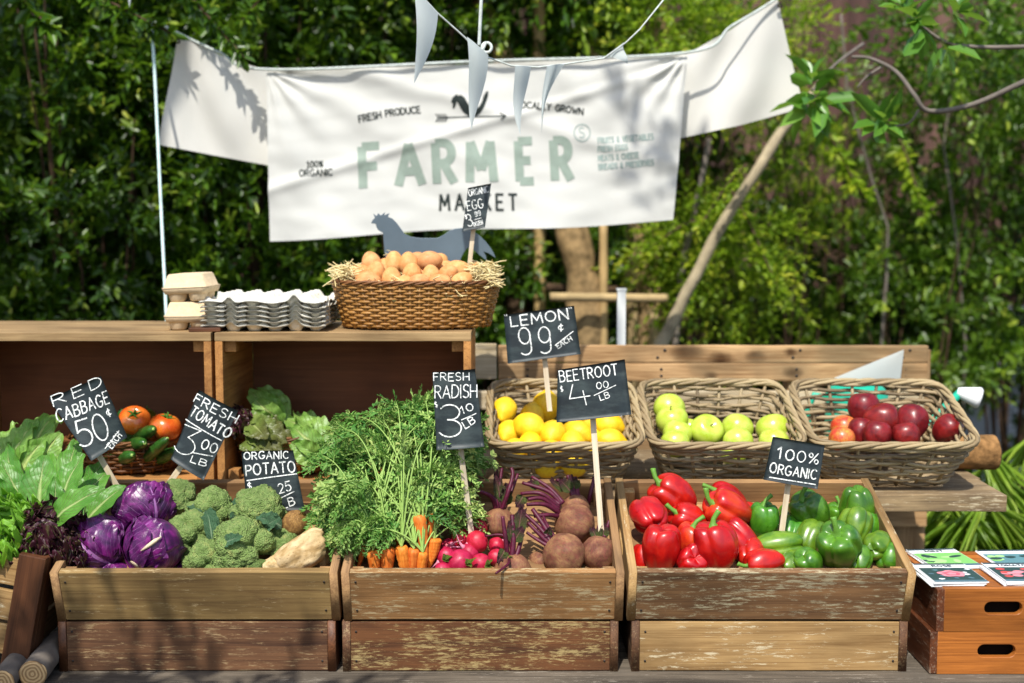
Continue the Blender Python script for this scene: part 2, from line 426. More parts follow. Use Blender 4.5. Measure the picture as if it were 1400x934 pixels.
M['wood_dark'] = wood('wood_dark', '6a4228', '3b2213', 0, rough=.5, var=.2)
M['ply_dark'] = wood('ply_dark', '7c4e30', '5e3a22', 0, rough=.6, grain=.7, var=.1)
M['wood_grey'] = wood('wood_grey', '716759', '2f2a24', .12, '9a9284', rough=.85, var=.25)
M['wood_shelf'] = wood('wood_shelf', 'a58d68', '514130', .3, 'c2b596', rough=.85, var=.2)
M['wood_pallet'] = wood('wood_pallet', 'c6a274', '6f4c28', 0, rough=.8, var=.22, knots=True)
M['wood_bleached'] = wood('wood_bleached', 'cdbfa2', '9b8763', 0, rough=.85, var=.1)
M['varnish'] = wood('varnish', 'b26c2e', '78421a', 0, rough=.4, var=.12, knots=False)
M['varnish_shaded'] = wood('varnish_shaded', '6b3c20', '3a1d10', .35, '93806b', rough=.5, var=.1)  # darker copy for the side boards: their shade is put into the colour
M['fence_wood'] = wood('fence_wood', '6b4638', '33201b', 0, rough=.85, var=.2)
M['bark'] = plain('bark', '8a7350', .95, .15, 26, .6, 1.0)
M['bark_pale'] = plain('bark_pale', 'a8926a', .9, .15, 14, .3, .6)
M['bark_dark'] = plain('bark_dark', '4a3a2c', .95, .15, 12, .4, .7)
M['bark_grey'] = plain('bark_grey', '6d655c', .8, .3, 20, .3, .5)
M['bark_ash'] = plain('bark_ash', '9c8f74', .9, .15, 14, .35, .6)
M['bamboo'] = plain('bamboo', 'b19565', .6, .3, 6, .25, .2)
M['hole'] = plain('hole', '140c07', .9, .1)  # near-black standing in for the shade inside the box slots
M['nail'] = plain('nail', '2b231c', .5, .4)
M['pvc'] = plain('pvc', 'd5d8d4', .45, .4, 4, .08)
M['teal'] = plain('teal', '1fa98a', .4, .4)
M['white_plastic'] = plain('white_plastic', 'e9ebe8', .3, .5)
M['rope'] = plain('rope', 'c3cbc4', .8, .2, 60, .2)
M['rope_teal'] = plain('rope_teal', 'b9d0ca', .8, .2, 60, .2)

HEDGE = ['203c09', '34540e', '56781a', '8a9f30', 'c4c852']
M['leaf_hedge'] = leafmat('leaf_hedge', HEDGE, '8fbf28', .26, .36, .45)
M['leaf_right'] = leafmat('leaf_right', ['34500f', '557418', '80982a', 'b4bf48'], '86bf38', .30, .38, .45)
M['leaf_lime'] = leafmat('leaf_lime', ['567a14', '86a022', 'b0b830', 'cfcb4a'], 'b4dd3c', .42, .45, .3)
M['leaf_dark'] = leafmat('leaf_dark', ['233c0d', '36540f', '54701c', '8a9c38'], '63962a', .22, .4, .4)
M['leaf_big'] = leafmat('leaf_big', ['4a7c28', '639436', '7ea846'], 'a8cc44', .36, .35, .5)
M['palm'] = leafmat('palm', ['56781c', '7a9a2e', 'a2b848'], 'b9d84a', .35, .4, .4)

# ------------------------------------------------------------------ ground
mb = MB(); mb.grid(lambda u, v: ((u-.5)*90, -20+v*90, .0), 40, 40)
tag(mb.build('ground', M['soil']), kind='structure')

# ------------------------------------------------------------------ table and shelf bench
def build_table():
    t = thing('market_table', 'grey weathered plank table carrying the front row of wooden crates', 'table', (0, 2.9, 0))
    y = 2.43-2.9
    for k in range(6):
        board('plank', M['wood_grey'], t, (0.05, y+.07+k*.145, TZ-.021), (3.3, .14, .04), 'x', .003, .0015)
    for sx in (-1.45, 1.45):
        for sy in (-.36, .3):
            board('leg', M['wood_grey'], t, (sx, sy, (TZ-.041)/2), (.08, .08, TZ-.041), 'z', .003)
    for sy in (-.36, .3):
        board('rail', M['wood_grey'], t, (0, sy+.055, TZ-.09), (2.8, .03, .09), 'x', .003)
build_table()
SHELF_Z = .823
def build_bench():
    t = thing('shelf_bench', 'weathered grey brown plank shelf behind the crates, holding the baskets and upright crates', 'shelf', (0, 3.3, 0))
    x0, x1 = -1.75, 1.232
    for k, (yy, wd) in enumerate(((3.115, .20), (3.32, .20), (3.53, .2))):
        board('plank', M['wood_shelf'], t, ((x0+x1)/2+(-.01, .0, -.06)[k], yy-3.3, SHELF_Z-.021), (x1-x0, wd, .042), 'x', .003, .0018)
    for sx in (-1.5, -.2, .74):
        for yy in (3.10, 3.52):
            board('leg', M['wood_shelf'], t, (sx, yy-3.3, (SHELF_Z-.102)/2), (.07, .06, SHELF_Z-.102), 'z', .003)
        board('crossbar', M['wood_dark'], t, (sx, .02, SHELF_Z-.072), (.06, .5, .058), 'y', .003)
    return t
build_bench()

# log lying behind the red apple basket
def log(name, label, cat, a, b, r, bark, seed):
    a, b = Vector(a), Vector(b); L = (b-a).length; rng = random.Random(seed)
    root = None; mb = MB(); n = 28; k = 22
    vs = []; uv = []
    for i in range(k+1):
        for j in range(n):
            t = 2*PI*j/n; z = L*i/k
            q = r*(1+.07*n3((math.cos(t), math.sin(t), z*5), 1.6, seed)+.05*n3((math.cos(t)*3, math.sin(t)*3, z*9), 2.0, seed+9))
            vs.append((q*math.cos(t), q*math.sin(t), z))
    mb.add(vs, [(i*n+j, i*n+(j+1) % n, (i+1)*n+(j+1) % n, (i+1)*n+j) for i in range(k) for j in range(n)])
    o = mb.build(name, bark); tag(o, label, cat)
    o.location = a; o.rotation_mode = 'QUATERNION'; o.rotation_quaternion = (b-a).to_track_quat('Z', 'Y')
    for z, sgn in ((0, -1), (L, 1)):
        e = MB()
        i = 0 if sgn < 0 else k
        ring = [vs[i*n+j] for j in range(n)]
        rings = []
        for s in (1.0, .93, .6, .3, .02):
            rings += [(p[0]*s, p[1]*s, z+sgn*(.0015+(.002 if s < .95 else 0))) for p in ring]
        e.add(rings, [((q*n+j), (q*n+(j+1) % n), ((q+1)*n+(j+1) % n), ((q+1)*n+j)) for q in range(4) for j in range(n)])
        e.build('cut_end', M['log_end'], o)
    return o
def log_end_mat():
    s = NT('log_end'); o = s.co(); sep = s.n('SeparateXYZ', None, Vector=o)
    d = s.math('SQRT', s.math('ADD', s.math('POWER', sep.outputs[0], 2.0), s.math('POWER', sep.outputs[1], 2.0)))
    d = s.math('ADD', d, s.math('MULTIPLY', s.noise(o, 30, 3), .012))
    f = s.math('SINE', s.math('MULTIPLY', d, 900))
    c = s.ramp(s.math('ADD', .5, s.math('MULTIPLY', f, .3)), [(.2, hexc('8a6a44')), (.8, hexc('c9a877'))])
    s.set(Base_Color=c, Roughness=.85); return s.m
M['log_end'] = log_end_mat()
M['bark_log'] = plain('bark_log', '86643e', .95, .1, 45, .55, 1.0)
a = P(1100, 640, 3.30); b = P(1365, 631, 3.30)
log('log', 'short brown log lying on the shelf behind the red apple basket', 'log', (a.x, 3.33, SHELF_Z+.047), (b.x, 3.33, SHELF_Z+.047), .046, M['bark_log'], 3)
a = P(40, 925, 2.5); b = P(74, 895, 2.66)
log('log', 'thin cut log lying on the table beside the left crates with its round end showing', 'log', (ray_z(45, 922, TZ+.03).x, ray_z(45, 922, TZ+.03).y, TZ+.031), (ray_z(74, 885, TZ+.03).x, ray_z(74, 885, TZ+.03).y+.02, TZ+.031), .029, M['bark_grey'], 8)
log('log', 'thin cut log half hidden at the bottom left corner behind a crate corner', 'log', (ray_z(2, 932, TZ+.03).x, ray_z(2, 932, TZ+.03).y, TZ+.028), (ray_z(30, 896, TZ+.03).x, ray_z(30, 896, TZ+.03).y+.02, TZ+.028), .026, M['bark_grey'], 18)

# ------------------------------------------------------------------ leaves
rs = np.random.RandomState(11)
LT = np.array([(0, 0, 0), (.30, .5, .0), (.70, .42, -.03), (1, 0, -.12), (.70, -.42, -.03), (.30, -.5, .0)])
LZ = np.array([0, .25, .2, 0, .2, .25])          # fold of the blade, in leaf widths
LF = np.array([(0, 3, 2, 1), (0, 5, 4, 3)])
def leaves_mesh(pos, axis, nrm, ln, wd, tone=None, name='foliage'):
    pos, axis, nrm = map(np.asarray, (pos, axis, nrm)); n = len(pos)
    axis = axis/np.linalg.norm(axis, axis=1, keepdims=True)
    nrm = nrm-(nrm*axis).sum(1, keepdims=True)*axis; nrm = nrm/(np.linalg.norm(nrm, axis=1, keepdims=True)+1e-9)
    sd = np.cross(nrm, axis)
    v = (pos[:, None]+LT[None, :, :1]*axis[:, None]*ln[:, None, None]+LT[None, :, 1:2]*sd[:, None]*wd[:, None, None]+(LT[None, :, 2:]*ln[:, None, None]+LZ[None, :, None]*wd[:, None, None])*nrm[:, None])
    f = (LF[None]+(np.arange(n)*6)[:, None, None]).reshape(-1, 4)
    me = bpy.data.meshes.new(name); nf = len(f)
    me.vertices.add(n*6); me.vertices.foreach_set('co', v.reshape(-1).astype(np.float32))
    me.loops.add(nf*4); me.loops.foreach_set('vertex_index', f.ravel().astype(np.int32))
    me.polygons.add(nf); me.polygons.foreach_set('loop_start', np.arange(nf, dtype=np.int32)*4); me.polygons.foreach_set('loop_total', np.full(nf, 4, dtype=np.int32))
    me.polygons.foreach_set('use_smooth', np.ones(nf, dtype=bool))
    if tone is None: tone = np.random.RandomState(n).uniform(0, 1, n)
    at = me.attributes.new('tone', 'FLOAT', 'POINT'); at.data.foreach_set('value', np.repeat(np.asarray(tone, dtype=np.float32), 6))
    me.update(calc_edges=True); return me
def unit(v): return v/(np.linalg.norm(v, axis=-1, keepdims=True)+1e-9)
def sprigs(org, dirs, per, slen, lsize, aspect, rs, droop=.15, up=.5, opp=False):
    """leaves set along sprigs: origins, directions -> pos, axis, normal, length, width arrays + sprig lines"""
    m = len(org); dirs = unit(dirs); P_, A_, N_, L_, W_, T_ = [], [], [], [], [], []; young = rs.uniform(0, 1, m)**1.6
    side = unit(np.cross(dirs, rs.normal(size=(m, 3)))); oth = np.cross(dirs, side)
    sl = slen*rs.uniform(.6, 1.25, m)
    for k in range(per):
        t = (k+.6)/per
        p = org+dirs*(sl*t)[:, None]+np.array([0, 0, -1])*(droop*sl*t*t)[:, None]
        ang = k*2.4+rs.uniform(-.5, .5, m)
        out = side*np.cos(ang)[:, None]+oth*np.sin(ang)[:, None]
        a = unit(dirs*(.35+.75*t)+out*(1.05-.55*t)+rs.normal(size=(m, 3))*.15)
        nn = unit(np.array([0, 0, 1.])*up+rs.normal(size=(m, 3))*.35+dirs*.3)
        s = lsize*rs.uniform(.5, 1.3, m)*(1.0-.35*abs(t-.55))
        P_.append(p); A_.append(a); N_.append(nn); L_.append(s); W_.append(s*aspect*rs.uniform(.8, 1.15, m)); T_.append(np.clip(.30*rs.uniform(0, 1, m)+.22*young+.55*young*t*t, 0, 1))
    return [np.concatenate(x) for x in (P_, A_, N_, L_, W_, T_)]
def lumps(d, k, rs_seed):
    r = np.random.RandomState(rs_seed); c = unit(r.normal(size=(k, 3)))
    return .72+.38*np.max(np.exp(-((d[:, None]-c[None])**2).sum(-1)/.28), axis=1)
def shrub_mesh(n, R, per, slen, lsize, aspect, seed, inner=.35, up=.75, clus=9, spread=.085):
    r = np.random.RandomState(seed); k = max(1, n//clus); d = unit(r.normal(size=(k, 3)))
    rad_ = (inner+(1-inner)*r.uniform(0, 1, k)**.55)*lumps(d, 14, seed)
    c = d*rad_[:, None]; cd = d*.75+np.array([0, 0, .4])+r.normal(size=(k, 3))*.4; n = k*clus
    o = np.repeat(c, clus, 0)+r.normal(size=(n, 3))*np.array([spread, spread, spread*.6]); o *= np.array(R)
    dirs = np.repeat(unit(cd), clus, 0)+r.normal(size=(n, 3))*.55
    return leaves_mesh(*sprigs(o, dirs, per, slen, lsize, aspect, r, .2, up))
def stems_mesh(R, k, seed, r0=.018):
    rng = random.Random(seed); mb = MB()
    for _ in range(k):
        a = rng.uniform(0, 2*PI); e = rng.uniform(.3, .85)
        top = Vector((math.cos(a)*R[0]*e, math.sin(a)*R[1]*e, R[2]*rng.uniform(.2, .8)))
        b = Vector((rng.uniform(-.08, .08), rng.uniform(-.08, .08), -R[2]))
        pts = [b.lerp(top, t)+Vector((rng.uniform(-.04, .04), rng.uniform(-.04, .04), 0))*(t > 0) for t in np.linspace(0, 1, 6)]
        mb.tube(pts, [r0*(1-.75*t) for t in np.linspace(0, 1, 6)], 5)
    return mb.me('stem')
protos = {}
def shrub(kind, label, cen, R, rot=0.0, group=None, cat='shrub', name='shrub'):
    """a bush: foliage ball of real leaves centred at cen, stems down to the ground below it"""
    key = kind
    if key not in protos:
        spec = dict(hedge_a=(1080, 9, .17, .068, .40, 21, 'leaf_hedge'), hedge_b=(1080, 9, .19, .072, .38, 22, 'leaf_hedge'),
                    dark=(900, 8, .22, .085, .42, 23, 'leaf_dark'), right_a=(420, 8, .20, .085, .40, 24, 'leaf_right'),
                    right_b=(360, 8, .26, .10, .38, 25, 'leaf_right'), lime=(300, 13, .24, .046, .5, 26, 'leaf_lime'))[kind]
        fm = shrub_mesh(spec[0], (1, 1, 1), spec[1], spec[2]*1.3, spec[3]*1.3, spec[4], spec[5])
        fm.materials.append(M[spec[6]]); sm = stems_mesh((1, 1, 1), 9, spec[5]); sm.materials.append(M['bark_dark'])
        protos[key] = (fm, sm)
    fm, sm = protos[key]
    t = thing(name, label, cat, (cen[0], cen[1], 0), group=group)
    fo = link('foliage', fm, None, t, (0, 0, cen[2]), (0, 0, rot), scale=R)
    st = link('stem', sm, None, t, (0, 0, cen[2]), (0, 0, rot), scale=(R[0], R[1], max(R[2], cen[2])))
    return t
HG = 'shrubs of the clipped hedge on the left'
hedge = [  # px, py, Y, R
 ('hedge_a', -60, 120, 4.75, (.62, .5, .66), 0.2, 'tall hedge shrub at the left edge above the lettuces, upper part'),
 ('hedge_b', -70, 420, 4.6, (.62, .48, .62), 1.3, 'hedge shrub low at the left edge, behind the dark upright crate'),
 ('hedge_b', 150, 60, 4.95, (.66, .5, .6), 2.4, 'hedge shrub at the top left behind the thin string'),
 ('hedge_a', 130, 330, 4.75, (.6, .45, .6), 3.3, 'hedge shrub left of the thin vertical string, above the left upright crate'),
 ('hedge_a', 330, 20, 5.0, (.62, .5, .5), 4.1, 'hedge shrub above the left end of the white cloth'),
 ('hedge_b', 330, 380, 5.0, (.6, .4, .62), 5.2, 'dark hedge shrub behind the grey egg trays'),
 ('hedge_a', 520, -10, 5.25, (.62, .5, .55), 5.9, 'hedge shrub above the printed banner and its rooster'),
 ('hedge_b', 545, 385, 5.25, (.62, .4, .6), .8, 'hedge shrub behind the dark metal hen'),
 ('hedge_a', 700, 30, 5.6, (.6, .45, .6), 1.9, 'hedge shrub behind the hanging pennants'),
 ('hedge_a', 690, 410, 5.5, (.55, .4, .62), 2.9, 'hedge shrub right of the egg basket, above the lemon sign'),
]
for kd, px, py, Y, R, rot, lab in hedge: shrub(kd, lab, P(px, py, Y), R, rot, HG)
DG = 'dark shrubs filling the back of the garden'
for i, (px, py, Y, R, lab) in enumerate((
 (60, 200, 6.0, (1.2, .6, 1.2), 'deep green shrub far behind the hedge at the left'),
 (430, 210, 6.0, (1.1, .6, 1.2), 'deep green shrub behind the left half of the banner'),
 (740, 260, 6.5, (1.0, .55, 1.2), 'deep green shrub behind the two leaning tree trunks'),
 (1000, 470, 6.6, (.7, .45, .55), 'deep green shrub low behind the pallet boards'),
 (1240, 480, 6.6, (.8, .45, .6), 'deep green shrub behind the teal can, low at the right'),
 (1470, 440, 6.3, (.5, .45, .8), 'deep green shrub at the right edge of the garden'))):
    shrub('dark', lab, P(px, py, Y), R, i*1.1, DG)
RG = 'loose leafy shrubs in front of the brown fence'
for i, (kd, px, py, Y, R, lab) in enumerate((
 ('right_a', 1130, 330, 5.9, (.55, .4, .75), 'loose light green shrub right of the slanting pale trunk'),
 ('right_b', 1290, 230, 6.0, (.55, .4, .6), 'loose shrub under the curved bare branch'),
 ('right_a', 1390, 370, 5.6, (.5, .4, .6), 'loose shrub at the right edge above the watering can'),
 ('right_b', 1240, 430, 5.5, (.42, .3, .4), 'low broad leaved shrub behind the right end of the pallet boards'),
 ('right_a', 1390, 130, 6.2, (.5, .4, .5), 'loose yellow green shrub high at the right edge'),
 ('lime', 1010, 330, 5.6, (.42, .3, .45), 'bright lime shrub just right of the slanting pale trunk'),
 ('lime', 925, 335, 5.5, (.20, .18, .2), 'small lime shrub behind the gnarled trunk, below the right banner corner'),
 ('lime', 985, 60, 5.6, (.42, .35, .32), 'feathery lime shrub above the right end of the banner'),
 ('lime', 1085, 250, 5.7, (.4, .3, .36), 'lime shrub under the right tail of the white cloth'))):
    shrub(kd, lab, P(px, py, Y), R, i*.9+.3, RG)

# ------------------------------------------------------------------ fence and trees
def build_fence():
    t = thing('board_fence', 'tall brown fence of upright boards behind the garden shrubs', 'fence', (0, 7.4, 0))
    mb = MB(); rng = random.Random(4); x = -5.2
    while x < 5.2:
        wd = rng.uniform(.085, .11); mb.box((x+wd/2, rng.choice((-.011, .011))+rng.uniform(-.002, .002), 1.75), (wd+.004, .02, 3.5)); x += wd
    mb.build('board', M['fence_up'], t, False)
    for z in (.5, 1.8, 3.1):
        b = MB(); b.box((0, .05, z), (10.4, .05, .09)); b.build('rail', M['fence_wood'], t, False)
def fence_mat():
    s = NT('fence_up'); o = s.co(); r = s.island()
    a = s.noise(s.mapv(o, (16, 16, 1.2)), 2, 5, .6, .6)
    c = s.ramp(s.math('ADD', s.math('MULTIPLY', a, .6), s.math('MULTIPLY', r, .4)), [(.25, hexc('2c1c17')), (.5, hexc('4a3028')), (.8, hexc('725548'))])
    s.set(Base_Color=c, Roughness=.85); s.bump(a, .4, .004); return s.m
M['fence_up'] = fence_mat(); build_fence()

t = thing('glimpse_wall', 'pale wall added for bright spots between the shrubs at the right edge', 'wall', (2.85, 7.1, 0))
b = MB(); b.box((0, 0, .5), (1.3, .12, 1.0)); b.build('wall', plain('glimpse_pale', 'd9dde2', .9, .1, 5, .06), t, False)  # pale block added to give bright glimpses past the shrubs
def trunk_mesh(pts, radii, seed, n=14):
    mb = MB(); pts = [Vector(p) for p in pts]; out = []; rr = []
    for i in range(len(pts)-1):
        for k in range(6):
            t = k/6; out.append(pts[i].lerp(pts[i+1], t)); rr.append(radii[i]*(1-t)+radii[i+1]*t)
    out.append(pts[-1]); rr.append(radii[-1]); mb.tube(out, rr, n)
    vs = []
    for v in mb.v:
        q = mnoise.noise_vector(Vector(v)*7+Vector((seed, 0, 0))); vs.append(Vector(v)+q*min(.030, radii[0]*.32)+mnoise.noise_vector(Vector(v)*28)*radii[0]*.10)
    mb.v = vs; return mb.me('trunk')
def tree(label, pts, radii, seed, bark, crown=None, leafm='leaf_lime', ls=.05, n=260, name='tree'):
    base = Vector(pts[0]); base.z = 0
    t = thing(name, label, 'tree', base)
    link('trunk', trunk_mesh([Vector(p)-base for p in pts], radii, seed), bark, t)
    if crown:
        r = np.random.RandomState(seed); o = []; d = []
        for c, R in crown:
            dd = unit(r.normal(size=(n, 3))); c = np.array(Vector(c)-base)
            o.append(c+dd*(r.uniform(.25, 1, n)**.5)[:, None]*np.array(R)); d.append(dd*.6+np.array([0, 0, -.1])+r.normal(size=(n, 3))*.5)
        link('crown', leaves_mesh(*sprigs(np.concatenate(o), np.concatenate(d), 14, .26, ls, .45, r, .35, .9)), M[leafm], t)
    return t
def px3(*q): return [P(*p) for p in q]
g = lambda px, Y: Vector((P(px, 470, Y).x, Y, 0))
tree('leaning tree with a thick sunlit tan trunk behind the lemon sign', [g(812, 4.9)]+px3((808, 470, 4.9), (802, 400, 4.9), (785, 330, 4.9), (760, 250, 4.95), (700, 110, 5.1), (655, 0, 5.3)), [.085, .075, .07, .06, .055, .05, .045], 2, M['bark'],
     [(P(640, -150, 5.3), (.5, .4, .35)), (P(760, -120, 5.2), (.4, .4, .3))], 'leaf_hedge', .06)
tree('feathery leaved tree with a gnarled trunk right of the bamboo pole', [g(893, 5.15)]+px3((893, 470, 5.15), (890, 400, 5.15), (886, 320, 5.2), (888, 200, 5.25), (890, 80, 5.3), (905, -20, 5.3)), [.07, .062, .058, .05, .055, .06, .05], 5, M['bark'],
     [(P(930, 60, 4.95), (.26, .2, .16)), (P(1000, 60, 5.1), (.3, .2, .2)), (P(860, -60, 5.1), (.4, .3, .2)), (P(940, 330, 5.0), (.12, .1, .14)), (P(1000, 370, 5.0), (.2, .12, .26))], 'leaf_lime', .036, 130)
tree('slender pale tree trunk slanting up to the right under the white cloth', [g(858, 4.7)]+px3((905, 470, 4.7), (942, 395, 4.7), (991, 300, 4.7), (1068, 182, 4.75), (1130, 100, 4.8)), [.026, .025, .023, .021, .019, .013], 7, M['bark_ash'],
     [(P(1310, 40, 5.2), (.3, .25, .2))], 'leaf_right', .05, 120)
tree('bare forked sapling trunk above the banner beside the pennants', [g(705, 5.3)]+px3((705, 300, 5.3), (700, 120, 5.3), (680, 40, 5.3), (660, -60, 5.3)), [.05, .045, .04, .03, .02], 12, M['bark_dark'])
tree('thin bare trunk leaning left above the middle of the banner', [g(880, 5.45)]+px3((860, 250, 5.45), (812, 85, 5.4), (785, 40, 5.4), (757, -20, 5.4)), [.04, .032, .026, .022, .02], 14, M['bark_pale'])
for lab, pts, r0, sd in (('thin bare sapling stem rising under the curved branch', ((1205, 470, 5.3), (1212, 380, 5.3), (1214, 310, 5.3), (1190, 240, 5.3), (1158, 120, 5.3), (1150, 20, 5.3)), .006, 41),
                      ('thin grey sapling stem in front of the shrubs near the right edge', ((1320, 470, 5.4), (1308, 330, 5.4), (1290, 200, 5.4), (1310, 60, 5.4)), .005, 43),
                      ('slim brown stem between the gnarled trunk and the slanting pale one', ((925, 470, 5.0), (930, 380, 5.0), (948, 300, 5.0), (970, 190, 5.0)), .014, 44)):
    tree(lab, [g(pts[0][0], pts[0][2])]+px3(*pts), [r0]*3+[r0*.8]*(len(pts)-2), sd, M['bark_grey'])
def pole(name, label, cat, pts, r, m, n=10, knots=0):
    mb = MB(); pts = [Vector(p) for p in pts]; o, q = [], []
    for i in range(25):
        t = i/24; o.append(pts[0].lerp(pts[1], t)); q.append(r*(1.14 if knots and i % 6 == 3 else 1))
    mb.tube(o, q, n); ob = mb.build(name, m); return tag(ob, label, cat)
pole('bamboo_pole', 'upright bamboo pole between the two tree trunks', 'pole', (g(829, 4.85), P(825, 300, 4.85)), .016, M['bamboo'], 10, 1)
pole('bamboo_pole', 'thick bamboo pole rising above the banner next to the pennants', 'pole', (g(740, 5.2), P(737, -30, 5.2)), .024, M['bamboo'], 10, 1)
pole('wooden_stake', 'brown wooden rail tied across the tree trunks in front', 'rail', (P(752, 406, 4.75), P(912, 408, 4.8)), .017, M['bark_pale'], 9)
pole('wooden_stake', 'dark brown wooden rail tied behind the tree trunks', 'rail', (P(748, 393, 5.05), P(905, 400, 5.25)), .018, M['bark_dark'], 9)
pole('wooden_stake', 'split wooden stake standing at the foot of the gnarled trunk', 'stake', (g(900, 5.0), P(893, 425, 5.0)), .022, M['bark_pale'], 7)
t = thing('white_post', 'white square post standing in front of the tree rails', 'post', g(849, 3.9))
b = MB(); b.box((0, 0, P(849, 397, 3.9).z/2), (.026, .026, P(849, 397, 3.9).z)); b.build('post', M['pvc'], t, False)
b = MB(); b.box((0, 0, P(849, 397, 3.9).z+.003), (.030, .030, .006)); b.build('cap', M['pvc'], t, False)

# foreground branches with large leaves, upper right
def leafy_branch(label, paths, sprig_at, leafm, bark, ls, per, aspect=.36, seed=3, name='leafy_branch', droop=.1):
    root = thing(name, label, 'branch', paths[0][0][0])
    o = Vector(root.location); mb = MB()
    for pts, r in paths:
        pts = [Vector(p)-o for p in pts]; out = []
        for i in range(len(pts)-1):
            p0 = pts[max(i-1, 0)]; p1 = pts[i]; p2 = pts[i+1]; p3 = pts[min(i+2, len(pts)-1)]
            for k in range(5):
                t = k/5; out.append(.5*((2*p1)+(-p0+p2)*t+(2*p0-5*p1+4*p2-p3)*t*t+(-p0+3*p1-3*p2+p3)*t**3))
        out.append(pts[-1]); mb.tube(out, [r*(1-.5*i/len(out)) for i in range(len(out))], 7)
    mb.build('branch', bark, root)
    r = np.random.RandomState(seed); og = np.array([Vector(p)-o for p, d in sprig_at]); dr = np.array([Vector(d) for p, d in sprig_at])
    link('foliage', leaves_mesh(*sprigs(og, dr, per, ls*.35, ls, aspect, r, droop, .7)), M[leafm], root)
leafy_branch('dark curved bare branch with large fresh leaves at the upper right', [
    (px3((1440, 95, 3.7), (1400, 112, 3.7), (1330, 143, 3.75), (1270, 152, 3.75), (1250, 130, 3.75), (1225, 98, 3.8), (1190, 80, 3.85), (1165, 78, 3.9)), .0095),
    (px3((1440, 62, 3.6), (1360, 65, 3.6), (1300, 60, 3.6), (1268, 42, 3.6), (1250, 28, 3.6)), .007),
    (px3((1205, 92, 3.8), (1185, 105, 3.8), (1172, 120, 3.8)), .005), (px3((1256, 150, 3.75), (1240, 170, 3.75), (1203, 172, 3.75)), .004)],
    [(P(1203, 172, 3.7), (0, -.6, .4)), (P(1203, 174, 3.72), (.1, -.7, .1)), (P(1250, 28, 3.6), (-.2, -.7, .3)), (P(1255, 30, 3.6), (.1, -.4, -.4)), (P(1290, 55, 3.6), (.1, -.3, -.6)), (P(1240, 18, 3.6), (-.4, -.2, .6)), (P(1300, 20, 3.6), (.3, -.5, .2))],
    'leaf_big', M['bark_grey'], .11, 6)
leafy_branch('leaf rosette sprouting beside the right corner of the white cloth', [
    (px3((1180, 60, 4.2), (1140, 90, 4.1), (1110, 125, 3.95)), .006)],
    [(P(1108, 118, 3.9), (0, -.5, .6)), (P(1112, 128, 3.9), (.1, -.6, -.2)), (P(1115, 135, 3.9), (.2, -.5, -.5)), (P(1105, 135, 3.9), (-.2, -.4, -.6))], 'leaf_big', M['bark_grey'], .12, 6, .38, 5)
def twig(label, a, b, seed, ls=.06, m='leaf_hedge', per=8, k=16, spread=.35):
    a, b = Vector(a), Vector(b); rng = random.Random(seed)
    at = []
    for i in range(k):
        t = (i+.5)/k; p = a.lerp(b, t); d = (b-a).normalized()*.7+Vector((rng.uniform(-1, 1), rng.uniform(-1, .6), rng.uniform(-1, .8)))*spread*1.4
        at.append((p, d))
    leafy_branch(label, [([a, a.lerp(b, .35)+Vector((0, 0, .02)), a.lerp(b, .7)+Vector((0, 0, .01)), b], .006)], at, m, M['bark_dark'], ls, per, .38, seed, droop=.3)
twig('leafy hedge twig hanging across the left end of the white cloth', P(190, -70, 4.02), P(335, 80, 3.95), 31, .05)
twig('leafy hedge twig drooping over the thin string at the top left', P(40, -40, 4.1), P(232, 45, 3.95), 32, .06)
twig('bright leafy twig at the upper left corner', P(-30, -50, 3.9), P(70, 40, 3.8), 33, .07, per=7, k=8)
twig('hedge twig reaching over the top of the banner from the left', P(430, -80, 4.5), P(330, 30, 4.35), 34, .055)
twig('lime leafed twig growing in front of the slanting trunk', P(960, 300, 4.9), P(880, 345, 4.75), 35, .035, 'leaf_lime', 12, 16, .5)
twig('lime leafed twig drooping right of the slanting trunk', P(1000, 260, 4.9), P(1075, 420, 4.7), 36, .038, 'leaf_lime', 12, 24, .5)
twig('lime leafed twig lying across the slanting pale trunk', P(1020, 225, 4.65), P(950, 320, 4.5), 39, .035, 'leaf_lime', 12, 12, .5)
twig('sunlit yellow green twig between the fence and the curved branch', P(1110, 150, 5.2), P(1180, 270, 5.0), 37, .06, 'leaf_lime', 8, 16, .5)
twig('sunlit leafy twig low in the shrubs at the right', P(1230, 190, 5.2), P(1265, 300, 5.0), 38, .055, 'leaf_lime', 8, 12, .5)

# unseen tree added outside the frame at the left to darken the left crates
r = np.random.RandomState(77)
def shade_tree():
    base = Vector((-2.6, 1.0, 0)); t = thing('tree', 'unseen tree added off to the left so that its bough shades the left crates', 'tree', base)
    mb = MB(); mb.tube([(0, 0, 0), (.05, .05, 1.2), (.2, .15, 2.2), (.7, .4, 3.0), (1.3, .6, 3.3)], [.1, .09, .08, .05, .02], 10); mb.build('trunk', M['bark'], t)
    o = []; d = []
    for c, R, n in SHADE:
        dd = unit(r.normal(size=(n, 3))); o.append(np.array(Vector(c)-base)+dd*r.uniform(.2, 1, (n, 1))*np.array(R)); d.append(dd+r.normal(size=(n, 3))*.5)
    link('crown', leaves_mesh(*sprigs(np.concatenate(o), np.concatenate(d), 9, .22, .085, .45, r, .3, .6)), M['leaf_hedge'], t)
def sunward(p, z):
    k = (z-p[2])/sv.z; return Vector(p)+sv*k
SHADE = [(sunward((-1.12, 2.55, .5), 2.7), (.13, .12, .10), 40), (sunward((-.7, 2.58, .44), 2.7), (.34, .03, .03), 26), (sunward((-1.9, 3.2, 1.2), 3.0), (.4, .3, .25), 90)]
shade_tree()

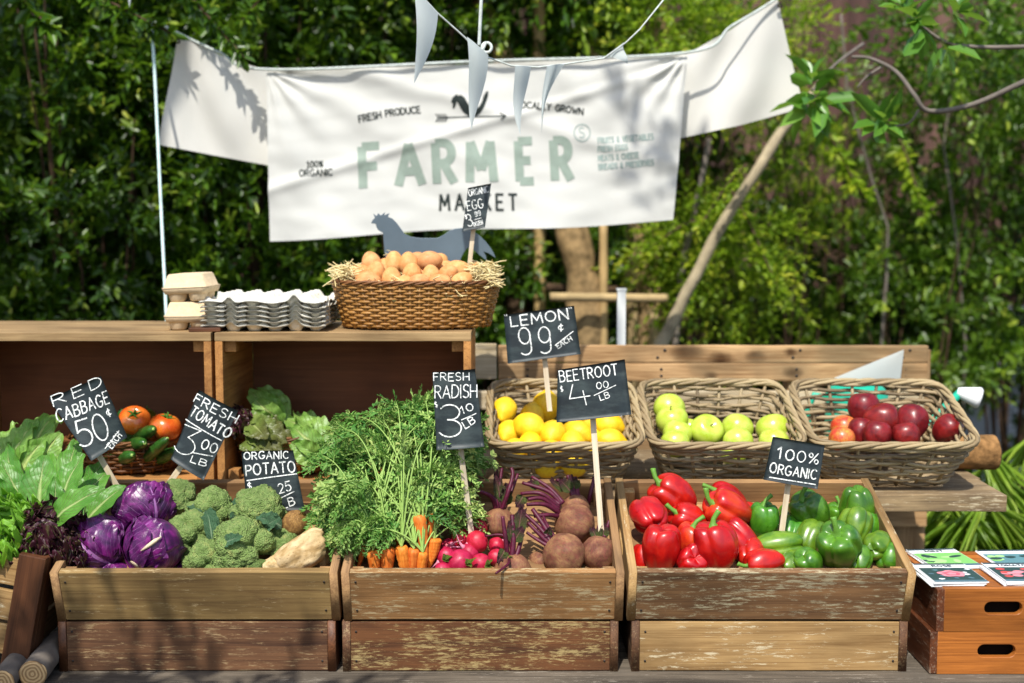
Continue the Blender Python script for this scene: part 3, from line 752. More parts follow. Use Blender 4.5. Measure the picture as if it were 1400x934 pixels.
# unseen tall tree: crown clumps set sunward to dapple hedge and banner
def tall_tree():
    base = Vector((-2.9, .2, 0)); t = thing('tree', 'unseen tall tree with crown clumps placed to dapple the hedge with shade', 'tree', base); r = np.random.RandomState(5)
    mb = MB(); mb.tube([(0, 0, 0), (.05, .1, 2), (.3, .6, 3.6), (.9, 1.4, 4.6), (1.6, 2.2, 5.0)], [.16, .14, .12, .08, .03], 10); mb.build('trunk', M['bark'], t)
    o = []; d = []
    for tx, ty, tz, z, R, n in ((-1.9, 4.4, .85, 4.3, (.5, .35, .2), 60), (-1.45, 4.5, .8, 4.4, (.4, .3, .2), 45), (-1.85, 4.5, 1.8, 4.9, (.4, .3, .2), 36), (.46, 4.0, 1.45, 4.7, (.14, .10, .12), 4)):
        c = sunward((tx, ty, tz), z); dd = unit(r.normal(size=(n, 3))); o.append(np.array(c-base)+dd*r.uniform(.2, 1, (n, 1))*np.array(R)); d.append(dd+r.normal(size=(n, 3))*.5)
    link('crown', leaves_mesh(*sprigs(np.concatenate(o), np.concatenate(d), 9, .24, .10, .45, r, .3, .7)), M['leaf_hedge'], t)
tall_tree()

# palm at the lower right
def palm_plant(label, base, tips, seed):
    t = thing('palm_plant', label, 'plant', base); b0 = Vector(base); r = np.random.RandomState(seed)
    for tip in tips:
        tip = Vector(tip)-b0; top = tip*.75+Vector((0, 0, .25)); pos = []; ax = []; nm = []; ln = []
        pts = [(Vector((0, 0, 0))*(1-u)**2+top*2*u*(1-u)+tip*u*u) for u in np.linspace(0, 1, 40)]
        mb = MB(); mb.tube(pts, [.004*(1-.8*i/39) for i in range(40)], 6)
        fr = mb.build('frond_stalk', M['palm'], t)
        for i in range(9, 40):
            for s in (-1, 1):
                d = (pts[min(i+1, 39)]-pts[i-1]).normalized(); sd = d.cross(Vector((0, 0, 1))); sd = sd.normalized() if sd.length > .1 else Vector((1, 0, 0))
                pos.append(pts[i]); ax.append(d*.45+sd*s*.6+Vector((0, 0, -.45-.5*r.uniform())))
                nm.append((r.normal()*.3, r.normal()*.3, 1)); ln.append(.30*(1-.5*abs(i/39-.5))*r.uniform(.85, 1.1))
        ln = np.array(ln); link('leaflets', leaves_mesh(pos, [v[:] for v in ax], nm, ln, ln*.04), M['palm'], fr)
gz = lambda px, py, Y: P(px, py, Y)
palm_plant('bright green palm under the right end of the shelf', (1.42, 4.05, 0), px3((1290, 680, 3.85), (1350, 690, 3.8), (1400, 680, 3.95), (1440, 660, 3.9), (1310, 700, 3.95)), 3)
palm_plant('arching palm fronds at the right edge beside the log end', (1.75, 4.3, 0), px3((1330, 600, 4.0), (1345, 640, 3.95), (1420, 590, 4.2), (1395, 640, 4.0)), 4)
# ------------------------------------------------------------------ crates
CW, CL, CH, TH = .597, .40, .122, .018
TILT = rad(18)
def side_mesh(L, H, th):
    me = shape_mesh([[(-L/2, -H/2), (L/2, -H/2), (L/2, H/2), (-L/2, H/2)], stadium(0, H*.12, .105, .03)], th, .0014, 'side_board')
    return me
def slat_crate(label, loc, rot, W, mats, H=CH, L=CL, floor=.065, posts=True, group=None, hole=True):
    """open wooden crate, local origin at the bottom of the near long side; y goes away, z up"""
    t = thing('wooden_crate', label, 'crate', loc, rot, group)
    mf, ms, mbk = mats
    board('long_board', mf, t, (0, TH/2+.0005, H/2), (W-2*TH-.0006, TH, H), 'x')
    board('long_board', mbk, t, (0, L-TH/2-.0005, H/2), (W-2*TH-.0006, TH, H), 'x')
    for s in (-1, 1):
        if hole: link('side_board', side_mesh(L, H, TH), ms, t, (s*(W/2-TH/2), L/2, H/2), (PI/2, 0, PI/2))
        else: board('side_board', ms, t, (s*(W/2-TH/2), L/2, H/2), (TH, L, H), 'y')
        if posts:
            for y in (TH+.0135, L-TH-.0135):
                board('corner_post', ms, t, (s*(W/2-TH-.0135), y, H/2-.006), (.025, .025, H-.014), 'z')
    board('floor_panel', mbk, t, (0, L/2, floor), (W-2*TH-.002, L-2*TH-.002, .008), 'x')
    for s in (-1, 1):
        for z in (.2, .8):
            b = MB(); b.lathe([(.0001, 0), (.0024, .0004), (.0026, -.002)], 8)
            link('nail', b.me('nail'), M['nail'], t, (s*(W/2-TH-.012), -.0006, H*z), (PI/2, 0, 0))
    return t
def px_w(x0, x1, Y): return (P(x1, 785, Y).x-P(x0, 785, Y).x), (P(x1, 785, Y).x+P(x0, 785, Y).x)/2
FRONT_TOP = P(660, 783, 2.6).z
uz = FRONT_TOP-CH*math.cos(TILT); uy = 2.6+CH*math.sin(TILT)
GU = 'tilted upper crates along the front of the stall'; GL = 'lower crates under the tilted ones'
CR = {}
for key, x0, x1, mats, lab in (('L', 68, 461, ('wood_olive', 'wood_inner', 'wood_inner'), 'pale olive brown crate holding red cabbages, broccoli and potatoes'),
                               ('M', 466, 854, ('wood_fleck', 'wood_inner', 'wood_inner'), 'brown crate with faint pale scuffs holding carrots, radishes and beetroots'),
                               ('R', 860, 1253, ('wood_paint', 'wood_tan', 'wood_inner'), 'crate with rows of flaking cream paint on its front, holding red and green peppers')):
    wd, cx = px_w(x0, x1, 2.6)
    CR[key] = slat_crate(lab, (cx, uy, uz), (TILT, 0, {'L': .006, 'M': 0, 'R': -.004}[key]), wd, [M[m] for m in mats], group=GU); CR[key+'w'] = wd; CR[key+'x'] = cx
LH = uz-TZ-.006
for x0, x1, mats, lab in ((77, 458, ('wood_red', 'wood_dark', 'wood_dark'), 'dark reddish brown lower crate under the cabbages and broccoli'),
                          (467, 846, ('wood_worn', 'wood_red', 'wood_red'), 'heavily worn dark lower crate with pale scuffed patches, under the carrots'),
                          (864, 1243, ('wood_tan', 'wood_red', 'wood_inner'), 'light tan lower crate under the peppers')):
    wd, cx = px_w(x0, x1, 2.64)
    slat_crate(lab, (cx, 2.638, TZ+.001), (0, 0, 0), wd, [M[m] for m in mats], H=LH, L=.36, floor=.02, group=GL)
t = thing('support_beam', 'dark beam under the raised backs of the tilted crates', 'beam', (-.06, 2.965, TZ+.001+LH))
board('beam', M['wood_dark'], t, (0, 0, .057), (1.7, .03, .112), 'x')

def crate_pt(px, py, Y): return P(px, py, Y)

# crate corner at the far left, turned and tipped
def corner_crate():
    b0 = P(-2, 925, 2.60); top = P(27, 757, 2.60); H = b0.z*0+(top.z-TZ-.004)*1.01
    t = thing('wooden_crate', 'slatted crate with a dark corner post leaning at the left edge under frilly lettuces', 'crate', (b0.x, 2.60, TZ+.006), (0, math.atan2(top.x-b0.x, top.z-b0.z), 0))
    board('corner_post', M['wood_dark'], t, (.028, .011, H/2), (.058, .02, H), 'z', .002)
    board('corner_post', M['wood_dark'], t, (.047, .05, H/2), (.02, .056, H-.004), 'z', .002)
    for z, h_ in ((.222, .062), (.146, .066), (.07, .066)):
        board('slat', M['wood_tan'], t, (-.24, .031, z), (.54, .014, h_), 'x', .002)
        board('slat', M['wood_inner'], t, (.030, .18, z), (.012, .30, h_), 'y', .002)
    board('floor_panel', M['wood_inner'], t, (-.22, .18, .05), (.48, .28, .01), 'x')
corner_crate()

# big upright crates lying on their sides, mouths towards the viewer
def upright_crate(label, x0, x1, ytop, Yf, depth, group):
    p0 = P(x0, ytop, Yf); p1 = P(x1, ytop, Yf); z1 = p0.z; z0 = SHELF_Z+.002; W = p1.x-p0.x; H = z1-z0
    t = thing('upright_crate', label, 'crate', ((p0.x+p1.x)/2, Yf, z0), group=group); T = .021
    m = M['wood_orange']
    board('top_board', M['wood_pale'], t, (0, depth/2, H-T/2), (W, depth, T), 'x')
    board('bottom_board', m, t, (0, depth/2, T/2), (W, depth, T), 'x')
    for s in (-1, 1):
        board('side_board', m, t, (s*(W/2-.0095), depth/2, H/2), (.019, depth-.001, H-2*T-.001), 'y')
        for z in (T+.0145, H-T-.0145):
            board('corner_block', m, t, (s*(W/2-.034), .016+.02, z), (.029, .034, .027), 'y')
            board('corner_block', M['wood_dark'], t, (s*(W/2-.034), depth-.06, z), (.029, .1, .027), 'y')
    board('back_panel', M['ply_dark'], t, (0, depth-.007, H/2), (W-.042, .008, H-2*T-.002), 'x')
    return t, z1
GB = 'large crates standing on their sides with dark backs'
_, BTOP = upright_crate('large upright crate at the left edge with tomatoes and cucumbers inside', -95, 288, 467-12, 3.06, .36, GB)
_, BTOP2 = upright_crate('large upright crate under the egg basket with a dark plywood back', 293, 644, 455, 3.06, .36, GB)
ob = link('wood_offcut', board_mesh(.078, .05, .010), M['wood_dark'], None, (P(282, 450, 3.1).x, 3.10, BTOP+.0055), (0, 0, .06))
tag(ob, 'small dark wood offcut lying on the gap between the two upright crates', 'wood offcut')

# pallet boards standing behind the baskets
t = thing('pallet', 'pale wooden pallet standing on edge behind the lemon and apple baskets', 'pallet', (0, 3.68, 0))
def pb(x0, x1, y0, y1, Y, m, th=.02, name='board'):
    a, b = P(x0, y0, Y), P(x1, y1, Y)
    board(name, m, t, ((a.x+b.x)/2, Y-3.68, (a.z+b.z)/2), (b.x-a.x, th, a.z-b.z), 'x', .006 if x1 > 1200 else .003, .0012)
pb(681, 1268, 472, 495.8, 3.665, M['wood_pallet']); pb(681, 1267, 496.2, 521, 3.664, M['wood_pallet'])
pb(645, 679, 470, 518, 3.664, M['wood_bleached'])
pb(645, 1262, 534, 560, 3.664, M['wood_bleached']); pb(640, 1266, 600, 640, 3.664, M['wood_pallet']); pb(640, 1266, 690, 720, 3.664, M['wood_pallet'])
for x in (722, 905, 1090, 1240): 
    a, b = P(x-17, 476, 3.72), P(x+17, 750, 3.72)
    board('block', M['wood_pallet'], t, ((a.x+b.x)/2, .028, (a.z+b.z)/2), (b.x-a.x, .07, a.z-b.z), 'z', .003)
for x in (722, 905, 1090, 1240):
    for y in (479, 489, 505, 514):
        q = P(x+(y % 3)*5-6, y, 3.655); b = MB(); b.lathe([(.0001, 0), (.0045, .0003), (.0048, -.003)], 8); link('nail', b.me('nail'), M['nail'], t, (q.x, 3.654-3.68, q.z), (PI/2, 0, 0))
for a in (-.1, 1.18): board('foot', M['wood_pallet'], t, (a, .03, .29), (.09, .07, .575), 'z', .003)
t2 = thing('pallet_stack', 'stack of pale pallet slats under the shelf between the pepper crate and the palm', 'pallet', (.962, 3.28, 0))
zc = 0
for k in range(7):
    hh = .045 if k % 2 else .024
    board('slat', M['wood_pallet'], t2, ((k % 2)*-.006, (k % 2)*.02, zc+hh/2), (.115, .14 if k % 2 else .20, hh-.0006), 'y', .003); zc += hh

# seed packet boxes
def slot_panel(L, H, th): return shape_mesh([[(-L/2, -H/2), (L/2, -H/2), (L/2, H/2), (-L/2, H/2)], stadium(0, .004, .086, .031)], th, .0016, 'long_board')
def seed_box(label, z, H, dx, rz):
    W, L, T = .29, .30, .017
    a = P(1276+dx, 870, 2.62)
    t = thing('seed_box', label, 'box', (a.x+W/2, 2.62, z), (0, 0, rz), 'orange brown varnished boxes at the right')
    me = slot_panel(W-2*T-.001, H, T)
    link('long_board', me, M['varnish'], t, (0, T/2, H/2), (PI/2, 0, 0)); link('long_board', me, None, t, (0, L-T/2, H/2), (PI/2, 0, 0))
    for s in (-1, 1): board('side_board', M['varnish_shaded'], t, (s*(W/2-T/2), L/2, H/2), (T, L, H), 'y', .002)
    board('top_panel', M['varnish'], t, (0, L/2, H-.0065), (W-2*T-.002, L-2*T-.002, .010), 'x')
    b = MB(); b.box((0, L/2, H/2-.008), (W-2*T-.006, L-2*T-.006, H-.034)); 
    board('slot_shade', M['hole'], t, (0, T+.012, H/2-.008), (W-2*T-.006, .006, H-.022), 'x')  # near-black sheet painted as the shade seen through the handle slot
    return t
zt = P(1300, 805, 2.62).z; H2 = (zt-TZ-.001)/2
seed_box('lower varnished box at the right end of the table', TZ+.001, H2-.001, -4, 0.0)
seed_box('upper varnished box with seed packets on top at the right end of the table', TZ+.001+H2, H2, 3, .008)

# seed packets
ink = {k: plain('ink_'+k, c, .45, .4) for k, c in dict(white='eef2f2', dark='2c4147', slate='52707a', green='7fbf6a', lime='a9d98c', pink='e58f98', rose='d9606f', leafd='2f4a48', red='c8514e', blueg='5f8a90').items()}
def packet_art(kind):
    """flat printed rectangles and leaf or petal shapes on a packet, unit size (0..1, 0..1.25)"""
    rng = random.Random(hash(kind) % 1000 if False else sum(map(ord, kind)))
    L = [('dark', [(0, 1.14), (1, 1.14), (1, 1.25), (0, 1.25)]), ('white', [(0, .93), (1, .93), (1, 1.14), (0, 1.14)])]
    if kind == 'MINT':
        L.append(('green', [(0, .12), (1, .12), (1, .93), (0, .93)]))
        for _ in range(12):
            x, y, a = rng.uniform(.1, .9), rng.uniform(.2, .85), rng.uniform(0, PI)
            L.append((rng.choice(['lime', 'lime', 'leafd']), [(x+.17*math.cos(q)*math.cos(a)-.07*math.sin(q)*math.sin(a), y+.13*math.cos(q)*math.sin(a)+.06*math.sin(q)*math.cos(a)) for q in np.linspace(0, 2*PI, 12)[:-1]]))
    elif kind == 'ROSE':
        L.append(('leafd', [(0, .12), (1, .12), (1, .93), (0, .93)]))
        for _ in range(16):
            x, y = rng.uniform(.05, .95), rng.uniform(.2, .88)
            L.append((rng.choice(['slate', 'blueg', 'white', 'slate']), [(x+.06*math.cos(q)*rng.uniform(.6, 1.3), y+.045*math.sin(q)*rng.uniform(.6, 1.3)) for q in np.linspace(0, 2*PI, 8)[:-1]]))
        for rr, cc in ((.2, 'pink'), (.13, 'rose'), (.07, 'pink')):
            L.append((cc, [(.5+rr*1.25*math.cos(q)*(1+.12*math.sin(5*q)), .52+rr*math.sin(q)*(1+.12*math.sin(5*q))) for q in np.linspace(0, 2*PI, 26)[:-1]]))
    else:
        L.append(('leafd' if kind == 'TOMATO' else 'blueg', [(0, .12), (1, .12), (1, .93), (0, .93)]))
        for _ in range(16):
            x, y, q0 = rng.uniform(.1, .9), rng.uniform(.22, .83), rng.uniform(.08, .12)
            L.append((rng.choice(['red', 'pink', 'red']) if kind == 'TOMATO' else rng.choice(['green', 'leafd', 'lime']), [(x+q0*math.cos(q), y+q0*.8*math.sin(q)) for q in np.linspace(0, 2*PI, 12)[:-1]]))
    return L
def packet(label, loc, rz, kind, W=.10, k=0, full=True):
    o = thing('seed_packet', label, 'seed packet', loc, (0, 0, rz), 'seed packets lying on the varnished box')
    Hh = W*1.25; b = MB(); b.box((0, 0, 0), (W, Hh, .0016)); b.build('paper', ink['white'], o, False)
    if full:
        for i, (c, poly) in enumerate(packet_art(kind)):
            pts = [((min(max(x, .01), .99)-.5)*W, (min(max(y, .01), 1.24)-.625)*W) for x, y in poly]
            tri = tessellate_polygon([[Vector((x, y, 0)) for x, y in pts]])
            me = mesh('print', [(x, y, .0011+.00005*i) for x, y in pts], [tuple(q) for q in tri], False)
            link('picture' if i > 1 else 'title_band', me, ink[c], o)
        for txt, y0, hh, col, x0, x1 in ((kind, .985, .10, 'dark', .5-.075*len(kind)/1.6, .5+.075*len(kind)/1.6),) if kind != 'HERB' else ():
            st = text_strokes(txt, (x0*100, -y0*100), (x1*100, -y0*100), hh*100)
            mb = MB()
            for s in st:
                rb = ribbon(s, 2.2, True, 3)
                vs = [((q[0]/100-.5)*W, (-q[1]/100-.625)*W, .0022) for pr in rb for q in pr]
                mb.add(vs, [(2*i, 2*i+1, 2*i+3, 2*i+2) for i in range(len(rb)-1)])
            mb.build('lettering', ink['dark'], o)
        b = MB(); b.box((0, -.565*W, .0016), (W*.98, .1*W, .0008)); b.build('bottom_band', ink['slate'], o, False)
    return o
bz = zt+.0012
def pile(px, py, kind, n, rz, labs, W=.118):
    c = ray_z(px, py, bz); rng = random.Random(len(kind)*7+px)
    for k in range(n):
        top = k == n-1
        packet(labs[k], (c.x+rng.uniform(-.004, .004)*(not top)-.002*(n-1-k), c.y+rng.uniform(-.004, .004)*(not top), bz+k*.0024), rz+rng.uniform(-.05, .05)*(not top), kind, W, k, top)
pile(1289, 765, 'MINT', 3, .10, ['mint seed packet at the bottom of the leafy pile', 'mint seed packet in the middle of the leafy pile', 'seed packet with green mint leaves on its cover, behind the rose packet'])
pile(1298, 789, 'ROSE', 5, .02, ['lowest packet under the rose packet', 'second lowest packet under the rose packet', 'middle packet under the rose packet', 'packet directly under the rose packet', 'seed packet with a pink rose on its cover'])
pile(1385, 765, 'HERB', 2, .04, ['white packet under the bluish green packet at the right edge', 'seed packet with a bluish green plant cover at the right edge'])
pile(1394, 788, 'TOMATO', 5, .0, ['lowest packet under the tomato packet', 'second lowest packet under the tomato packet', 'middle packet under the tomato packet', 'packet directly under the tomato packet', 'seed packet with red tomatoes on its cover at the right edge'], .118)

# ------------------------------------------------------------------ chalk signs
def sign_paper():
    s = NT('sign_paper'); a = s.noise(s.co(), 14, 5, .65)
    c = s.ramp(a, [(.3, hexc('161d20')), (.7, hexc('283336'))]); sm = s.noise(s.shift(s.mapv(s.co(), (9, 9, 22))), 1.2, 5, .7); c = s.mix(s.ramp(sm, [(.48, 0.0), (.8, .55)]), c, hexc('55625f')); s.set(Base_Color=c, Roughness=.5); s.b.inputs['Specular IOR Level'].default_value = .4
    s.bump(s.noise(s.co(), 9, 2), .3, .004); return s.m
def chalk_mat():
    s = NT('chalk'); a = s.noise(s.co(), 190, 4, .75)
    s.set(Base_Color=s.ramp(a, [(.34, hexc('5a6463')), (.52, hexc('eef0eb'))]), Roughness=.9); return s.m
M['sign_paper'] = sign_paper(); M['chalk'] = chalk_mat(); M['stick'] = wood('stick', 'e3d6bd', 'b79f78', 0, var=.1)
def chalk_sign(label, corners, Y, texts, curl=.006, stick=None, Ydy=0.0, tiltback=.10, seed=1, sw=8.0, corner_curl=0.0):
    rng = random.Random(seed)
    TLp, TRp, BRp, BLp = corners
    yl = max(BLp[1], BRp[1]); yt = min(TLp[1], TRp[1])
    def Yc(q): return Y+tiltback*(yl-q[1])/(yl-yt+1e-6)*SZ(yl-yt, Y)
    W = [P(q[0], q[1], Yc(q)+(Ydy if q in (TRp, BRp) else 0)) for q in corners]
    TL, TR, BR, BL = W
    nrm = (TR-TL).cross(TL-BL); nrm.normalize()
    if nrm.y > 0: nrm = -nrm
    root = thing('chalk_sign', label, 'price sign', (BL+BR)/2, group='handwritten chalk signs'); o = Vector(root.location)
    def surf(u, v, lift=0.0):
        p = (1-u)*(1-v)*BL+u*(1-v)*BR+u*v*TR+(1-u)*v*TL
        bl = curl*(4*u*(1-u)-.5)+corner_curl*(max(0, .35-v)/.35)**2*(1 if corner_curl else 0)+.0012*n3((u*3, v*3, seed), 1.0)
        return p+nrm*(bl+lift)-o
    mb = MB(); mb.grid(lambda u, v: surf(u, v), 14, 14); n0 = len(mb.v)
    mb.grid(lambda u, v: surf(u, v, -.0016), 14, 14)
    k = 15
    edge = [i for i in range(k)]+[j*k+k-1 for j in range(1, k)]+[k*k-1-i for i in range(1, k)]+[(k-1-j)*k for j in range(1, k-1)]
    for a, b in zip(edge, edge[1:]+edge[:1]): mb.f.append((a, b, b+n0, a+n0))
    mb.build('board', M['sign_paper'], root)
    st, wd = [], []
    for tx in texts:
        if tx[0] == '-': st.append([tx[1], tx[2]]); wd.append(tx[3]*.85)
        else:
            s = text_strokes(tx[0], tx[1], tx[2], tx[3], .035, rng, tx[5] if len(tx) > 5 else 0, tx[6] if len(tx) > 6 else .28)
            for q in s: st.append(q); wd.append(min(tx[4]*.84, tx[3]*.15)*rng.uniform(.85, 1.15))
    link('lettering', strokes_mesh(st, wd, corners, surf, .0010, 2.0), M['chalk'], root)
    if stick:
        a, b = stick
        top = P(a[0], a[1], Y+.006)+(P(a[0], a[1], Y)-P(b[0], b[1], Y))*.35; bot = P(b[0], b[1], Y+.02); bot += (bot-top)*.25
        top += Vector((0, .008+abs(curl)+tiltback*.02, 0))-nrm*0
        d = bot-top; L = d.length; me = board_mesh(L, SZ(sw, Y), .003, .0006, .0003)
        x = d.normalized(); yv = Vector((0, 1, 0)).cross(x).normalized(); z = x.cross(yv)
        s_ = link('stick', me, M['stick'], root, (top+bot)/2-o); s_.rotation_mode = 'QUATERNION'; s_.rotation_quaternion = Matrix((x, yv, z)).transposed().to_quaternion()
    return root
chalk_sign('red cabbage price sign, tilted, reading 50 cents each', [(67.4, 545), (138.5, 514), (175, 597), (125.7, 630)], 2.86, [
    ('RED', (75, 556), (141, 527), 14, 1.7, .12, .42), ('CABBAGE', (81, 577.5), (150.5, 551), 16.5, 2.0, .1), ('50', (112, 612), (151, 599), 36, 2.4, 0, .12), ('¢', (148, 571), (154, 568.5), 11, 1.8),
    ('-', (143, 613.5), (163, 589), 1.6), ('EACH', (152.5, 614), (167, 596), 9, 1.6)], -.010, ((135, 629), (158, 663)), seed=2)
chalk_sign('fresh tomato price sign leaning to the right, reading 3.00 a pound', [(271.4, 533), (325, 562), (277.8, 657), (232.8, 628)], 2.90, [
    ('FRESH', (264, 549), (320.5, 579), 12, 1.8), ('TOMATO', (258.5, 566.5), (310, 600), 14, 2.2), ('-', (253.5, 573.5), (302.4, 602.4), 1.7), ('#', (238, 617), (263, 626), 37, 1.8), ('00', (274.5, 612.5), (294, 620.5), 13, 1.8),
    ('-', (264, 618.5), (290.7, 624), 1.6), ('LB', (261, 631), (281, 638.5), 9, 2.0)], .009, ((245, 640), (230, 662)), seed=3)
chalk_sign('organic potato price sign standing low behind the broccoli', [(330.3, 617.4), (401, 615.5), (417, 698), (338.8, 698)], 2.86, [
    ('ORGANIC', (334, 628), (394.5, 627), 10, 1.7), ('POTATO', (337, 650.6), (404, 645), 14.5, 2.2), ('-', (338, 657), (406, 647.6), 1.7), ('$', (339, 670), (345, 669.5), 11, 1.5), ('1', (350, 676), (353, 675.5), 9, 1.7),
    ('25', (382, 674.5), (399, 670), 13, 1.8), ('-', (382, 682), (402, 672), 1.6), ('LB', (387, 695.6), (404, 690), 11, 1.8)], -.006, ((377, 690), (380, 720)), seed=4)
chalk_sign('tall fresh radish price sign in front of the carrot greens', [(591, 509), (649.4, 504.5), (662.3, 611), (596.7, 615.7)], 2.72, [
    ('FRESH', (592.8, 521), (641.5, 520), 10.5, 1.6), ('RADISH', (594.5, 544), (652, 544), 17.5, 1.9, 0, .2), ('$', (595.5, 558), (599, 557), 9, 1.2), ('3', (602, 598.5), (631.5, 598), 45, 2.0), ('10', (632, 565.6), (648, 560), 10, 1.6),
    ('-', (631, 574), (651, 565.3), 1.5), ('LB', (636.6, 586), (650.7, 577.5), 10, 1.9)], .010, ((629, 614), (645, 735)), seed=5)
chalk_sign('beetroot price sign in front of the lemon basket, reading 4.00 a pound', [(762.5, 505.8), (854.4, 491.3), (863.5, 567), (761, 578)], 2.74, [
    ('BEETROOT', (766, 522.5), (844.5, 512.5), 14.5, 1.9), ('$', (766.7, 537), (770.5, 536.4), 9, 1.1), ('4', (780, 557), (808, 554), 31, 1.7), ('00', (816, 532), (832, 529.5), 9, 1.6), ('-', (812, 540.6), (841.8, 526.7), 1.4),
    ('LB', (821, 547.5), (834, 543.4), 8, 1.6)], .008, ((811, 572), (821, 712)), seed=6)
chalk_sign('lemon price sign standing highest above the lemon basket, reading 99 cents each', [(688.7, 430.6), (784.8, 418), (794, 484.4), (694.3, 497.4)], 3.12, [
    ('LEMON', (699, 446.5), (777, 436), 14, 2.1), ('"', (690.5, 436.5), (694, 436), 6, 1.4), ('"', (778.5, 426.5), (782, 426), 6, 1.4), ('99', (712, 485.5), (755, 481), 37, 2.1, 0, .35), ('¢', (764, 453.5), (771, 452.5), 10, 1.6),
    ('-', (759, 472.4), (783.4, 453.2), 1.6), ('EACH', (763, 476.6), (782.5, 465.2), 6.5, 1.5)], -.005, ((745, 493), (750, 545)), seed=7, sw=7)
chalk_sign('small sign reading 100% organic stuck among the peppers', [(1057, 597), (1128, 609), (1118, 669), (1044, 656)], 2.76, [
    ('1', (1062, 626), (1068, 627), 15, 2.1), ('00%', (1073, 628), (1118, 635), 14.5, 2.1), ('ORGANIC', (1052, 645.5), (1115, 656), 13, 2.0), ('-', (1052, 652.5), (1115, 662.5), 1.9)], .003, ((1079, 663), (1069, 728)), seed=8)
chalk_sign('narrow organic egg price sign above the egg basket in front of the banner', [(640, 257), (671.7, 250.8), (663, 311), (632, 316.8)], 3.22, [
    ('ORGANIC', (641.5, 268.5), (668, 263), 8.5, 1.1, .05, .2), ('EGG', (639.5, 288), (661, 284.5), 13, 1.3), ('$', (636.3, 300), (639, 299.5), 7, .9), ('3', (640.5, 309.5), (647, 308), 17, 1.3), ('99', (650, 296), (657.5, 294.6), 6.5, 1.0),
    ('-', (648.5, 300.8), (658, 298), .9), ('DOZEN', (648.5, 310), (660.3, 306.5), 5.5, .9, .05, .2)], .002, ((647, 313), (642, 362)), seed=9, sw=6)

# ------------------------------------------------------------------ cloth banner, white cloth, rope, pennants
def cloth_mat(name, col, tf=.18):
    s = NT(name); o = s.co(); a = s.noise(o, 600, 2, .5); b = s.noise(o, 6, 4, .6)
    s.set(Base_Color=s.ramp(s.math('ADD', s.math('MULTIPLY', a, .4), s.math('MULTIPLY', b, .6)), [(.2, tuple(x*.9 for x in hexc(col)[:3])+(1,)), (.7, hexc(col))]), Roughness=.9)
    s.b.inputs['Specular IOR Level'].default_value = .1
    s.bump(s.math('ADD', s.math('MULTIPLY', a, .1), b), .10, .006); s.translucent(hexc(col), tf); return s.m
M['banner'] = cloth_mat('banner', 'd3d3cc', .10); M['canvas'] = cloth_mat('canvas', 'dddbd2', .12); M['pennant'] = cloth_mat('pennant', 'd3dcda', .5)
M['ink_sage'] = plain('ink_sage', '8e9c90', .9, .1, 40, .10); M['ink_black'] = plain('ink_black', '2f3634', .9, .1, 60, .25); M['ink_grey'] = plain('ink_grey', '8fa09a', .9, .1, 60, .2)
YB = 4.0
BC = [(365, 95), (940, 73), (920, 302), (369, 328)]
BW = [P(*q, YB) for q in BC]
